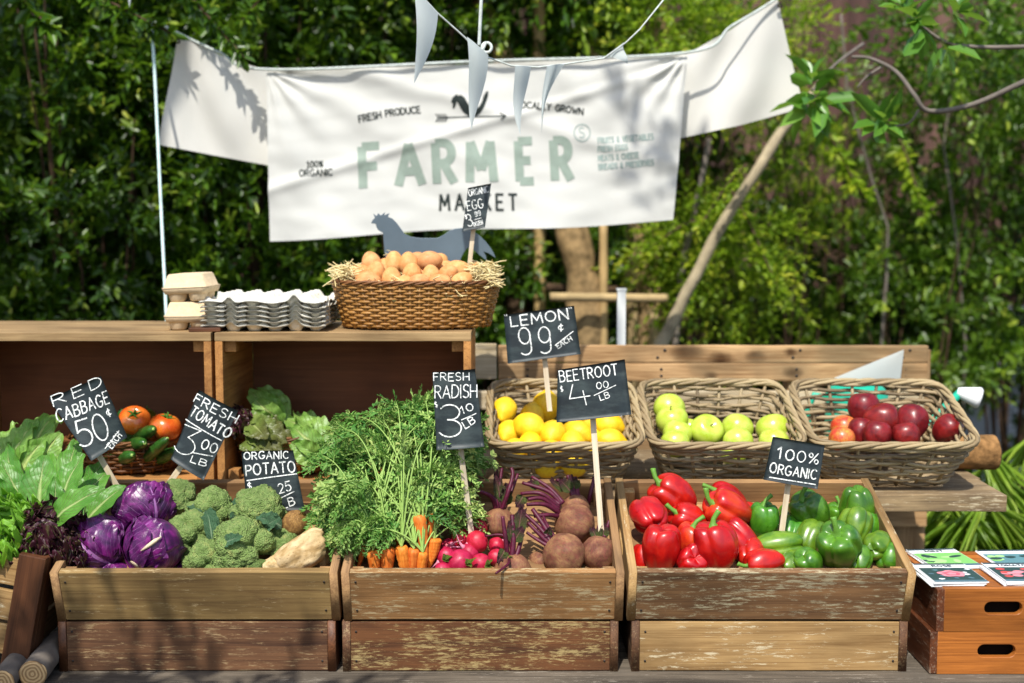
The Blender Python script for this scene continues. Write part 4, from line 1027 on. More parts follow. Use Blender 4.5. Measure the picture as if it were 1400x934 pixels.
def build_banner():
    root = thing('banner', 'white cloth banner printed FARMER MARKET hung on a rope', 'banner', (BW[2]+BW[3])/2); o = Vector(root.location)
    def surf(u, v, lift=0.0):
        TL, TR, BR, BL = BW
        p = (1-u)*(1-v)*BL+u*(1-v)*BR+u*v*TR+(1-u)*v*TL
        sag = .010*math.sin(PI*u*1.0)*v+.006*math.sin(u*9+1)*(1-v)
        wr = .014*math.sin(u*13+v*2.5)*(.35+.65*(1-v))+.007*n3((u*5+v*3, v*2, 1), 1.0)+.008*n3((u*9, v*1.3, 4), 1.0)
        d1 = abs((u-.5)*1.0+(v-.75)*1.2); d2 = abs((u-.46)*.9-(v-.6)*1.4)
        wr += .007*math.exp(-(d1/.06)**2)+.008*math.exp(-(d2/.05)**2)
        for cu, sg in ((0, 1), (1, -1)):            # folds pulling from the tied corners
            an = math.atan2((1-v)*.41, abs(u-cu)+1e-4); rr = math.hypot(u-cu, (1-v)*.41); wr += .007*math.sin(an*15+sg)*math.exp(-rr/.22)*min(1, rr/.05)
        wr += 0+.0045*n3((u*14+v*5, v*9-u*3, 7), 1.0)
        bow = .03*((1-v)**2)*math.sin(PI*u)
        return p+Vector((0, -wr-lift-bow, -sag))-o
    mb = MB(); mb.grid(lambda u, v: surf(u, v), 230, 95); mb.build('cloth', M['banner'], root)
    def put(name, m, strokes, w, lift=.0013, cap=True):
        link(name, strokes_mesh(strokes, [w]*len(strokes), BC, surf, lift, 3.0, cap), m, root)
    T = text_strokes
    fb = []
    for ch, x0, x1 in (('F', 497, 521), ('A', 545, 578), ('R', 598, 622), ('M', 643, 676), ('E', 711, 730), ('R', 759, 781)):
        yb = lambda x: 257-(x-497)*.047
        fb += T(ch, (x0, yb(x0)-1), (x1, yb(x1)-1), 58-.01*(x0-497))
    put('lettering', M['ink_sage'], fb, 12, .0013, False)
    put('lettering', M['ink_black'], T('MARKET', (602.5, 289), (706.5, 286), 21.5, gap=.62), 3.6)
    put('lettering', M['ink_black'], T('FRESH PRODUCE', (491.5, 165), (575, 151.5), 9, gap=.25, arc=2)+T('LOCALLY GROWN', (706, 143.5), (797, 153.5), 8.5, gap=.25, arc=2), 1.9)
    put('lettering', M['ink_black'], T('!00%', (421, 226.5), (442, 225.5), 8)+T('ORGANIC', (411, 238.5), (455, 237), 8.5), 1.7)
    put('lettering', M['ink_grey'], T('FRUITS & VEGETABLES', (818, 193), (893, 189.5), 7.5, gap=.3)+T('FRESH EGGS', (818, 204.5), (858, 202.5), 7.5, gap=.3)+T('MEATS & CHEESE', (818.5, 217), (873, 214), 7.5, gap=.3)+T('BREADS & PRESERVES', (819, 229), (893, 225), 7.5, gap=.3), 1.6)
    put('emblem_ring', M['ink_grey'], [E(796, 178, 11, 11.5, 0, 360, 26)], 1.5); put('lettering', M['ink_grey'], T('S', (792.5, 185), (799.5, 184.5), 14), 1.5)
    # rooster above an arrow
    def fill(name, poly, m, lift=.0013):
        # dense fill so that the print follows the cloth
        xs = [q[0] for q in poly]; ys = [q[1] for q in poly]; st = []
        y = min(ys)+.4
        while y < max(ys):
            cr = sorted(a[0]+(y-a[1])*(b[0]-a[0])/(b[1]-a[1]) for a, b in zip(poly, poly[1:]+poly[:1]) if (a[1] <= y) != (b[1] <= y))
            for i in range(0, len(cr)-1, 2):
                if cr[i+1]-cr[i] > .3: st.append([(cr[i], y), (cr[i+1], y)])
            y += .8
        link(name, strokes_mesh(st, [.95]*len(st), BC, surf, lift, 3.0, False), m, root)
    fill('rooster_print', [(617, 137), (619, 131), (622, 128), (625, 126), (627, 128), (631, 127), (636, 131), (639, 137), (643, 143), (649, 146), (655, 144), (659, 137), (662, 127), (666, 121), (668, 122), (667, 130), (665, 136), (663, 142), (659, 149), (655, 154), (651, 156), (645, 156), (639, 155), (634, 151), (630, 145), (627, 139), (625, 136), (623, 142), (621, 146), (619, 145), (620, 139)], M['ink_black'])
    ar = [[(600, 158.5), (691, 156)], [(684, 151.5), (692, 156), (685, 160.5)]]
    for k in range(4): ar.append([(596+k*4, 153.5), (600+k*4, 158.5), (596.5+k*4, 164)])
    put('arrow_print', M['ink_black'], ar, 1.5)
build_banner()
def build_canvas():
    root = thing('canvas_cloth', 'long cream canvas cloth hanging slanted behind the printed banner', 'cloth', P(660, 230, 4.06)); o = Vector(root.location)
    top = [(243, 48), (300, 75), (365, 97), (650, 88), (938, 75), (1000, 40), (1062, -3)]
    bot = [(217, 198), (290, 212), (365, 226), (650, 222), (930, 189), (1010, 172), (1099, 147)]
    Yt = [4.02, 4.05, 4.08, 4.1, 4.08, 4.04, 4.0]
    def lin(A, u):
        k = len(A)-1; x = u*k; i = min(int(x), k-1); f = x-i
        return tuple(a*(1-f)+b*f for a, b in zip(A[i], A[i+1])) if isinstance(A[0], tuple) else A[i]*(1-f)+A[i+1]*f
    def fn(u, v):
        a, b = lin(bot, u), lin(top, u); Y = lin(Yt, u)
        px, py = a[0]*(1-v)+b[0]*v, a[1]*(1-v)+b[1]*v
        fold = .016*math.sin((u*26-v*5))*math.exp(-((u-.86)/.16)**2)+.016*math.sin(u*24+v*6)*math.exp(-((u-.14)/.14)**2)
        fold += .008*n3((u*10, v*2, 3), 1.0)-.02*(1-v)**2*0
        return P(px, py, Y)+Vector((0, -fold, 0))-o
    mb = MB(); mb.grid(fn, 120, 24); mb.build('cloth', M['canvas'], root)
    for q in ((1064, 3), (246, 52)):
        b = MB(); p = P(q[0], q[1]+6, 4.0)-o; b.lathe([(.003, 0), (.008, 0), (.008, .003), (.003, .003), (.003, 0)], 12)
        link('eyelet', b.me('eyelet'), M['nail'], root, p+Vector((0, -.02, 0)), (PI/2, 0, 0))
build_canvas()
def rope(name, label, pts, r, m, sub=10, cat='rope'):
    pts = [Vector(p) for p in pts]; out = []
    for i in range(len(pts)-1):
        p0, p1, p2, p3 = pts[max(i-1, 0)], pts[i], pts[i+1], pts[min(i+2, len(pts)-1)]
        for k in range(sub):
            t = k/sub; out.append(.5*((2*p1)+(-p0+p2)*t+(2*p0-5*p1+4*p2-p3)*t*t+(-p0+3*p1-3*p2+p3)*t**3))
    out.append(pts[-1]); mb = MB(); mb.tube(out, r, 7); return tag(mb.build(name, m), label, cat)
rope('rope', 'pale rope along the top of the banner and the white cloth', px3((207, 27, 4.02), (245, 46, 4.02), (300, 72, 4.01), (365, 95, 3.985), (650, 84, 3.985), (939, 72, 3.985), (1000, 36, 3.985), (1064, -4, 3.98), (1110, -50, 4.0)), .0045, M['rope'])
rope('rope', 'thin pale string running down to the left upright crate', [P(207, 27, 4.02), P(212, 110, 3.9), P(220, 280, 3.65), P(228, 441, 3.44), Vector((P(229, 446, 3.42).x, 3.42, 1.12))], .0048, M['rope_teal'])
rope('rope', 'pale string hanging from above to the knot of the pennant line', px3((660, -40, 3.13), (656, 40, 3.13), (655, 62, 3.13)), .0045, M['rope'])
def bunting():
    root = thing('pennant_line', 'string of grey white triangular pennants drooping in front of the banner', 'bunting', P(660, 70, 3.12)); o = Vector(root.location)
    L = [(545, -45, 3.0), (572, -10, 3.03), (598, 18, 3.06), (634, 50, 3.1), (660, 76, 3.12), (699, 90, 3.15), (735, 92, 3.17), (770, 88, 3.18), (825, 80, 3.2), (856, 58, 3.2), (875, 40, 3.2), (915, -10, 3.2)]
    pts = [P(*q)-o for q in L]; mb = MB(); mb.tube(pts, .0022, 6); mb.build('string', M['rope'], root)
    kn = MB(); c = Vector((0, -.004, .004))
    kn.tube([c+Vector((.012*math.sin(t)+.010, 0, .012*math.cos(t)+.004)) for t in np.linspace(0, 2*PI, 14)], .004, 6); kn.tube([c+Vector((-.008, 0, -.012)), c, c+Vector((.006, 0, .016))], .005, 6)
    kn.build('knot', M['rope'], root)
    for k, (a, b, tip, bend) in enumerate((((566, -14, 3.02), (599, 18, 3.06), (569, 114, 3.0), .5), ((635, 51, 3.1), (664, 76, 3.12), (649, 178, 3.09), .6), ((700, 91, 3.15), (722, 92, 3.165), (713, 186, 3.14), .5),
                             ((747, 91, 3.17), (771, 88, 3.18), (737, 186, 3.15), -.9), ((836, 73, 3.2), (857, 57, 3.2), (853, 88, 3.2), .3))):
        A, B, T = P(*a)-o, P(*b)-o, P(*tip)-o
        def fn(u, v):
            w_ = 1-v; m = (A*(1-u)+B*u)*w_+T*v
            return m+Vector((.012*bend*math.sin(PI*v)*(u-.5)+.008*math.sin(v*4+k), -.022*math.sin(PI*u)*w_*abs(bend)-.012*math.sin(v*5+k), 0))
        q = MB(); q.grid(fn, 8, 18); q.build('pennant', M['pennant'], root)
bunting()
def small_flag(name, label, A, B, T):
    A, B, T = P(*A), P(*B), P(*T)
    q = MB(); q.grid(lambda u, v: (A*(1-u)+B*u)*(1-v)+T*v+Vector((0, -.012*math.sin(PI*u)*(1-v), 0)), 6, 10); return tag(q.build(name, M['pennant']), label, 'pennant')
small_flag('pennant', 'single pale pennant tip poking in at the top left', (164, -60, 3.6), (190, -58, 3.6), (177, 11, 3.6))
t = small_flag('pennant', 'white pennant draped over the right end of the pallet boards', (1130, 521, 3.62), (1231, 519, 3.625), (1236, 478, 3.64))

# metal hen standing behind the egg basket
HEN = [(510, 301), (513, 298), (511, 293), (515, 296), (517, 292), (521, 295), (526, 291), (525, 295), (532, 292), (530, 297), (536, 299), (542, 305), (548, 313), (553, 320), (561, 324), (575, 326), (598, 326), (606, 322), (614, 316), (622, 313), (634, 312), (646, 316), (655, 322), (664, 331), (671, 340), (676, 349), (677, 352), (668, 346), (660, 343), (664, 350), (665, 356), (655, 348), (646, 340), (640, 338), (634, 345), (630, 353), (628, 362), (620, 366), (560, 368), (540, 368), (530, 362), (526, 345), (524, 318), (520, 316), (517, 314), (515, 310), (514, 306), (508, 305)]
def build_hen():
    o = P(590, 372, 3.40); pts = [(P(x, y, 3.40).x-o.x, P(x, y, 3.40).z-o.z) for x, y in HEN]
    t = thing('metal_hen', 'dark blue grey metal hen cut-out standing behind the egg basket', 'hen figure', (o.x, 3.40, BTOP2+.001)); dz = o.z-BTOP2-.001
    link('silhouette', shape_mesh([pts], .004, .0008), M['hen_metal'], t, (0, 0, dz), (PI/2, 0, 0))
    b = MB(); b.box((-.03, 0, dz/2+.004), (.012, .006, dz)); b.box((.06, 0, dz/2+.004), (.012, .006, dz)); b.build('leg', M['hen_metal'], t, False)
    b = MB(); b.box((.015, 0, .002), (.16, .05, .004)); b.build('base_plate', M['hen_metal'], t, False)
M['hen_metal'] = plain('hen_metal', '5f6e78', .45, .5, 5, .18, 0, .25); build_hen()

# teal watering can behind the red apple basket
def watering_can():
    o = Vector((P(1168, 560, 3.52).x, 3.50, SHELF_Z+.002)); t = thing('watering_can', 'teal plastic can with a flared white spout end behind the red apple basket', 'watering can', o)
    b = MB(); b.lathe([(.001, 0), (.082, 0), (.086, .01), (.086, .19), (.07, .205), (.045, .22), (.043, .215), (.001, .21)], 26); b.build('body', M['teal'], t)
    e = P(1313, 537, 3.50)-o; b = MB(); b.tube([(.08, 0, .06), (.13, 0, .10), e*.6+Vector((.03, 0, -.02)), e+Vector((-.045, 0, -.045)), e], [.016, .015, .013, .012, .012], 10); b.build('spout', M['teal'], t)
    d = Vector((1, -.25, -.28)).normalized(); b = MB(); b.lathe([(.012, -.01), (.016, .0), (.030, .045), (.031, .05), (.027, .056), (.001, .06)], 20)
    s = link('rose', b.me('rose'), M['white_plastic'], t, e); s.rotation_mode = 'QUATERNION'; s.rotation_quaternion = d.to_track_quat('Z', 'Y')
    b = MB(); b.tube([(-.08, 0, .17), (-.12, 0, .18), (-.14, 0, .13), (-.13, 0, .07), (-.085, 0, .04)], .009, 8); b.build('handle', M['teal'], t)
watering_can()
# ------------------------------------------------------------------ baskets
def wick(name, cols, rough=.6):
    s = NT(name); r = s.island(); o = s.co()
    a = s.noise(s.shift(o), 60, 3, .6)
    c = s.ramp(s.math('ADD', s.math('MULTIPLY', r, .75), s.math('MULTIPLY', a, .3)), [(i/(len(cols)-1), hexc(x)) for i, x in enumerate(cols)])
    s.set(Base_Color=c, Roughness=rough); s.b.inputs['Specular IOR Level'].default_value = .35; s.bump(a, .4, .002); return s.m
M['wicker'] = wick('wicker', ['4a3d2c', '6d5d44', '8a7758', 'a08e6c', '7a6c54'])
M['wicker_rim'] = wick('wicker_rim', ['65563e', '8a7757', 'a8956f', '7f7052'])
M['wicker_egg'] = wick('wicker_egg', ['74501f', '906530', 'a87b40', '82592a'], .45)
M['wicker_dark'] = wick('wicker_dark', ['4f2f17', '6b4322', '84582f'], .5)
def sq_pt(t, a, b, n):
    c, s_ = math.cos(t), math.sin(t)
    return (a*math.copysign(abs(c)**(2/n), c), b*math.copysign(abs(s_)**(2/n), s_))
def loop_path(a, b, n, k):
    """k points evenly spaced along a superellipse"""
    tt = np.linspace(0, 2*PI, 721); p = np.array([sq_pt(t, a, b, n) for t in tt])
    d = np.concatenate([[0], np.cumsum(np.linalg.norm(np.diff(p, axis=0), axis=1))]); s = np.linspace(0, d[-1], k+1)[:-1]
    return np.stack([np.interp(s, d, p[:, 0]), np.interp(s, d, p[:, 1])], 1)
def basket(label, name, cat, loc, rot, top, bot, h, rows, stakes, r, rim_r, wm, rm, n=5.0, pieces=4, seed=1, sub=4, wave=1.0, jz=.25, dip=0.0, group=None, rimk=3, scale=None):
    t = thing(name, label, cat, loc, rot, group)
    if scale: t.scale = scale
    rng = random.Random(seed); K = stakes*sub; body = MB()
    def ring(f):
        a = bot[0]+(top[0]-bot[0])*f; b = bot[1]+(top[1]-bot[1])*f; q = loop_path(a/2, b/2, n, K); return q
    def nrmals(q):
        d = np.roll(q, -1, 0)-np.roll(q, 1, 0); d = d/np.linalg.norm(d, axis=1, keepdims=True); return np.stack([d[:, 1], -d[:, 0]], 1)
    for i in range(rows):
        f = (i+.5)/rows; q = ring(f); nn = nrmals(q); ph = rng.uniform(0, 6)
        amp = r*wave
        z0 = h*f
        for pc in range(pieces):
            st = int((pc+rng.random()*.3)*K/pieces); ln = int(K/pieces*rng.uniform(1.3, 1.5)); pts = []; rr = []
            rv = r*rng.uniform(.75, 1.2)
            for s in range(ln+1):
                k = (st+s) % K
                w_ = math.cos(PI*((st+s)/sub)+i*PI)*amp
                z = z0+jz*r*math.sin((st+s)/K*2*PI*3+ph)+rng.uniform(-.1, .1)*r*jz*2
                ed = min(1, min(s, ln-s)/3+.35)
                pts.append((q[k, 0]+nn[k, 0]*(w_-(1-ed)*r), q[k, 1]+nn[k, 1]*(w_-(1-ed)*r), z)); rr.append(rv*(.75+.25*ed))
            body.tube(pts, rr, 6)
    q0, q1 = ring(0), ring(1)
    for s in range(stakes):
        k = s*sub; a = q0[k]; b = q1[k]; j = rng.uniform(-.3, .3)*r
        body.tube([(a[0]+j, a[1], -.002), ((a[0]+b[0])/2, (a[1]+b[1])/2, h/2), (b[0]-j, b[1], h+rim_r)], r*.95, 6)
    body.build('weave', wm, t)
    rb = MB(); q = ring(1.02); nn = nrmals(q)
    for j in range(rimk):
        for pc in range(pieces):
            st = int((pc+.3*j)*K/pieces); ln = int(K/pieces*1.12); pts = []; rr = []
            for s in range(ln+1):
                k = (st+s) % K; a = 2*PI*((st+s)/K*stakes/3.2+j/rimk)
                pts.append((q[k, 0]+nn[k, 0]*rim_r*1.05*math.cos(a), q[k, 1]+nn[k, 1]*rim_r*1.05*math.cos(a), h+rim_r*(.7+.95*math.sin(a)))); ed = min(1, min(s, ln-s)/3+.4); rr.append(rim_r*.85*rng.uniform(.95, 1.05)*ed)
            rb.tube(pts, rr, 6)
    rb.build('rim', rm, t)
    bb = MB(); qb = bot
    m = max(4, int(qb[1]/(r*2.6)))
    for i in range(m):
        y = (i+.5)/m*qb[1]-qb[1]/2; lx = qb[0]/2*(1-abs(2*y/qb[1])**n)**(1/n)
        bb.tube([(lx*(2*s/12-1), y, .002+r*.5*math.cos(PI*s+i*PI)) for s in range(13)], r*.95, 5)
    bb.build('bottom', wm, t)
    return t
GBK = 'big grey brown willow baskets tilted towards the viewer'
BTILT = rad(18)
def tilt_basket(label, x0, x1, W, Y0, seed, z=SHELF_Z+.006, rz=0.0):
    cx = (P(x0, 620, 3.02).x+P(x1, 620, 3.02).x)/2
    top = (W, .36); bot = (W-.09, .25); h = .135
    # origin at the base centre; base front edge rests on the shelf
    zc = z+math.sin(BTILT)*bot[1]/2+.006
    return basket(label, 'willow_basket', 'basket', (cx, Y0+bot[1]/2, zc), (BTILT, 0, rz), top, bot, h, 12, 22, .0047, .0060, M['wicker'], M['wicker_rim'], 8, 6, seed, 4, 1.1, 1.0, group=GBK, rimk=4)
BK = {}
BK['lemon'] = tilt_basket('grey brown willow basket filled with lemons', 662, 884, .378, 3.085, 1)
BK['green'] = tilt_basket('grey brown willow basket with green apples', 884, 1106, .378, 3.085, 2)
BK['red'] = tilt_basket('larger grey brown willow basket with dark red apples at the right end', 1108, 1346, .405, 3.085, 3, rz=-.03)
EGG_Y = 3.24
BK['egg'] = basket('oval golden brown wicker basket piled with eggs on the upright crate', 'egg_basket', 'basket', (P(571, 448, EGG_Y).x, EGG_Y-.02, BTOP2+.006), (0, 0, .03), (.43, .25), (.375, .20), .112, 16, 46, .0034, .0036, M['wicker_egg'], M['wicker_dark'], 2.6, 4, 7, 4, .85, .12)
BK['tom'] = basket('low dark wicker basket of tomatoes and cucumbers inside the left upright crate', 'produce_basket', 'basket', (P(172, 640, 3.22).x, 3.22, SHELF_Z+.030), (0, 0, 0), (.30, .20), (.25, .16), .075, 9, 26, .0038, .004, M['wicker_dark'], M['wicker_dark'], 2.4, 3, 8, 4, .9, .12)
BK['let'] = basket('small red brown wicker basket of lettuces inside the middle upright crate', 'produce_basket', 'basket', (P(390, 640, 3.20).x, 3.20, SHELF_Z+.030), (0, 0, 0), (.245, .18), (.20, .15), .088, 10, 24, .004, .0042, M['wicker_egg'], M['wicker_dark'], 2.4, 3, 9, 4, .9, .12)

# straw around the eggs
M['straw'] = wick('straw', ['b59a5c', 'd6c28a', 'eadba8', 'c4ab6c'], .7)
def straw(label, centers, seed):
    rng = random.Random(seed); mb = MB()
    for c, n, sp, L in centers:
        for _ in range(n):
            p = Vector(c)+Vector(max(-1.5, min(1.5, rng.gauss(0, 1)))*q for q in sp); a = rng.uniform(0, 2*PI); e = rng.uniform(-.4, .5)
            d = Vector((math.cos(a)*math.cos(e), math.sin(a)*math.cos(e), math.sin(e))); k = d.cross(Vector((rng.gauss(0, 1), rng.gauss(0, 1), rng.gauss(0, 1)))).normalized(); l = L*rng.uniform(.5, 1.2); bd = rng.uniform(-.35, .35)
            mb.tube([p+d*l*(t-.5)+k*bd*l*(t*(1-t)*2-.25) for t in (0, .25, .5, .75, 1)], [.0012, .0015, .0015, .0013, .0008], 4, False)
    o = mb.build('straw', M['straw']); tag(o, label, 'straw', kind='stuff'); return o
ez = BTOP2+.125
straw('dry straw tufts lining the egg basket and spilling over its rim', [(P(470, 372, 3.2), 120, (.020, .05, .013), .055), (P(662, 372, 3.22), 150, (.022, .05, .015), .055), ((P(571, 400, 3.16).x, 3.17, ez-.004), 110, (.13, .035, .006), .07), ((P(571, 400, 3.24).x, 3.29, ez), 70, (.12, .03, .008), .07), (P(621, 398, 3.11), 8, (.006, .003, .012), .06), (P(535, 350, 3.3), 3, (.006, .003, .012), .05)], 4)

# egg trays and cartons
M['pulp'] = plain('pulp', 'd2cfc2', .95, .05, 120, .12, .5); M['pulp_beige'] = plain('pulp_beige', 'cdb795', .95, .05, 110, .10, .4)
def tray_mesh(W, D, nx, ny, A):
    px_, py_ = W/nx, D/ny; k = 8; nu, nv = nx*k, ny*k
    def fn(u, v):
        x, y = u*W, v*D
        cx = -math.cos(2*PI*x/px_); cy = -math.cos(2*PI*y/py_)   # -1 at the cell edge
        cup = max(-1, min(1, 2.1*(.5*(cx+1))*(.5*(cy+1))*1.0))     # 1 in a cup
        pk = max(0, min(1, 1.6*(.5*(1-cx))*(.5*(1-cy))-.15))       # peaks at the corners between cups
        z = -A*cup+A*1.05*pk
        e = min(min(u, 1-u)*W, min(v, 1-v)*D); q = max(0, min(1, (e-.004)/.016)); q = q*q*(3-2*q)
        w_ = u if min(v, 1-v)*D < min(u, 1-u)*W else v
        lip = -.004+.016*(math.exp(-((w_-.24)/.035)**2)+math.exp(-((w_-.76)/.035)**2))+.003*math.sin(w_*19)
        z = lip*(1-q)+z*q
        return (x-W/2, y-D/2, z)
    mb = MB(); mb.grid(fn, nu, nv); n0 = len(mb.v)
    mb.grid(lambda u, v: (lambda q: (q[0], q[1], q[2]-.0022))(fn(u, v)), nu, nv)
    k2 = nu+1
    edge = list(range(k2))+[j*k2+nu for j in range(1, nv+1)]+[nv*k2+nu-i for i in range(1, nu+1)]+[(nv-j)*k2 for j in range(1, nv)]
    for a, b in zip(edge, edge[1:]+edge[:1]): mb.f.append((a, b, b+n0, a+n0))
    return mb.me('tray')
tm = tray_mesh(.312, .27, 6, 5, .017); c = P(374, 448, 3.22)
labs = ['bottom grey egg tray of the stack, feet showing on the crate', 'second grey egg tray from the bottom of the stack', 'third grey egg tray from the bottom of the stack', 'fourth grey egg tray from the bottom of the stack', 'fifth grey egg tray, just under the top one', 'top grey egg tray of the stack with its peaks showing']
rng = random.Random(2)
for k in range(6):
    o = link('egg_tray', tm, M['pulp'], None, (c.x+rng.uniform(-.002, .002), 3.215, BTOP2+.0205+k*.0112), (rng.uniform(-.012, .012), rng.uniform(-.008, .008), rng.uniform(-.012, .012)))
    tag(o, labs[k], 'egg tray', 'stacked grey egg trays')
def carton(label, loc, rz, W=.112, D=.105, tilt=0.0):
    t = thing('egg_carton', label, 'egg carton', loc, (0, tilt, rz), 'beige egg cartons stacked on the upright crate')
    def fr(name, rings, m):
        mb = MB(); out = []
        for (w_, d_, z) in rings:
            rr = min(.012, w_*.2); L = []
            for sx, sy, a0 in ((1, 1, 0), (-1, 1, 90), (-1, -1, 180), (1, -1, 270)):
                for a in (0, 30, 60, 90): L.append((sx*(w_/2-rr)+rr*math.cos(rad(a0+a)), sy*(d_/2-rr)+rr*math.sin(rad(a0+a)), z))
            out += L
        n = 16; mb.add(out, [(i*n+j, i*n+(j+1) % n, (i+1)*n+(j+1) % n, (i+1)*n+j) for i in range(len(rings)-1) for j in range(n)]+[tuple((len(rings)-1)*n+j for j in range(n))]+[tuple(reversed(range(n)))])
        return mb.build(name, m, t)
    fr('lid', [(W+.008, D+.008, .034), (W+.008, D+.008, .037), (W, D, .0375), (W*.86, D*.84, .066), (W*.80, D*.78, .070), (W*.5, D*.5, .071)], M['pulp_beige'])
    for sx in (-1, 1):
        for sy in (-1, 1):
            mb = MB(); a = W*.235
            mb.lathe([(.001, 0), (.017, 0), (.021, .004), (.0265, .030), (.0265, .0335)], 14); link('cup', mb.me('cup'), M['pulp_beige'], t, (sx*a, sy*D*.24, 0))
    fr('tray', [(W*.97, D*.97, .020), (W+.006, D+.006, .0315), (W+.006, D+.006, .0335)], M['pulp_beige'])
cx = P(259, 440, 3.16)
carton('lower beige egg carton standing on the left upright crate', (cx.x, 3.17, BTOP+.0005), .14)
carton('upper beige egg carton stacked on the other one beside the grey trays', (cx.x+.006, 3.172, BTOP+.0725), -.12, tilt=-.05)
# ------------------------------------------------------------------ produce materials
def fruit(name, base, alt, rough=.3, spec=.5, nscale=8, speck=None, coat=0.0, pores=0, stripe=None, hue=0.0, lo=.38, hi=.66):
    s = NT(name); o = s.co(); sh = s.shift(o); a = s.noise(sh, nscale, 4, .55, .3)
    c = s.ramp(a, [(lo, hexc(base)), (hi, hexc(alt))])
    if stripe:
        st = s.noise(s.mapv(sh, (7, 7, 1.2)), 1.6, 4, .6); c = s.mix(s.ramp(st, [(.42, 0.0), (.66, .75)]), c, hexc(stripe))
    if speck:
        v = s.n('TexVoronoi', {'feature': 'F1'}, Vector=sh, Scale=speck[1]).outputs['Distance']; c = s.mix(s.ramp(v, [(.10, .8), (.22, 0.0)]), c, hexc(speck[0]))
    hv = s.math('ADD', .9, s.math('MULTIPLY', s.rnd(), .2)); hu = s.math('ADD', .5-hue/2, s.math('MULTIPLY', s.rnd(), hue))
    c = s.n('HueSaturation', None, Color=c, Value=hv, Hue=hu).outputs[0]
    rv = s.noise(s.shift(s.co(), 17), 2.6, 5, .7); s.set(Base_Color=c, Roughness=s.ramp(rv, [(.3, rough*.85), (.7, min(1, rough*1.7))])); s.b.inputs['Specular IOR Level'].default_value = spec
    s.b.inputs['Coat Weight'].default_value = coat; s.b.inputs['Coat Roughness'].default_value = .2
    if pores: s.bump(s.n('TexVoronoi', {'feature': 'SMOOTH_F1'}, Vector=o, Scale=pores).outputs['Distance'], .28, .0015)
    else: s.bump(a, .08, .002)
    return s.m
M['pepper_red'] = fruit('pepper_red', '9c0c0a', 'be1c0e', .27, .5, 1.6, coat=.22, hue=.006)
M['pepper_orange'] = fruit('pepper_orange', 'b01a12', 'd24518', .27, .5, 1.5, coat=.22, hue=.01)
M['pepper_green'] = fruit('pepper_green', '2f5f10', '51851c', .27, .5, 1.5, coat=.22, hue=.025)
M['pepper_lime'] = fruit('pepper_lime', '426a14', '6f8f22', .27, .5, 1.3, coat=.22, hue=.006)
M['pepper_stem'] = plain('pepper_stem', '5d8a32', .5, .3, 30, .25)
M['cut_tip'] = plain('cut_tip', 'cdb98c', .8, .2, 60, .2)
M['lemon'] = fruit('lemon', 'e3b414', 'f2cb26', .38, .45, 2.2, pores=42, hue=.008)
M['lemon_tip'] = plain('lemon_tip', '8a7424', .7, .2)
M['apple_green'] = fruit('apple_green', 'a2b82c', 'bfcb52', .25, .5, 1.6, speck=('dfe8a4', 28), coat=.25, hue=.01)
M['apple_red'] = fruit('apple_red', '560a10', '8c1a18', .3, .38, 1.6, speck=('a8605a', 30), coat=.15, stripe='6b1216', hue=.006)
M['apple_blush'] = fruit('apple_blush', 'c8401f', 'd99a3c', .3, .5, 1.4, speck=('e9c48a', 30), coat=.2, stripe='b02a22')
M['stalk'] = plain('stalk', '5c4526', .8, .2)
M['egg'] = fruit('egg', 'c5874f', 'd8a268', .5, .35, 2, speck=('bd7f4a', 40), hue=.012)
M['radish'] = fruit('radish', 'a0122e', 'ba2146', .38, .45, 2, hue=.012)
M['radish_tail'] = plain('radish_tail', 'd98aa0', .6, .3, 40, .2)
M['beet'] = fruit('beet', '5f3c2a', '96704a', .65, .3, 1.8, speck=('4f3024', 9), stripe='7a4238', hue=.01)
M['beet_stem'] = plain('beet_stem', '4e1028', .5, .35, 6, .5)
M['carrot'] = fruit('carrot', 'cc641a', 'e58a35', .5, .35, 4, hue=.012)
M['turnip'] = fruit('turnip', '6a4a26', '94703c', .6, .3, 3, speck=('c2a46c', 16), stripe='553a1c')
M['jicama'] = fruit('jicama', 'a08458', 'cbb389', .8, .2, 2.2, speck=('7a6040', 7), hue=.008, pores=14)
M['tomato'] = fruit('tomato', 'd0571c', 'e07f2a', .22, .5, 1.3, coat=.4, hue=.012)
M['tomato_green'] = fruit('tomato_green', '4f5a18', '8a6a1e', .25, .5, 1.5, coat=.3)
M['calyx'] = plain('calyx', '3f6a1e', .6, .3)
M['cucumber'] = fruit('cucumber', '1d4416', '34621f', .3, .45, 6, speck=('4b8030', 22), coat=.2, stripe='2b5a1c', hue=.015)
M['stem_pale'] = plain('stem_pale', '95b45c', .5, .35, 20, .2)

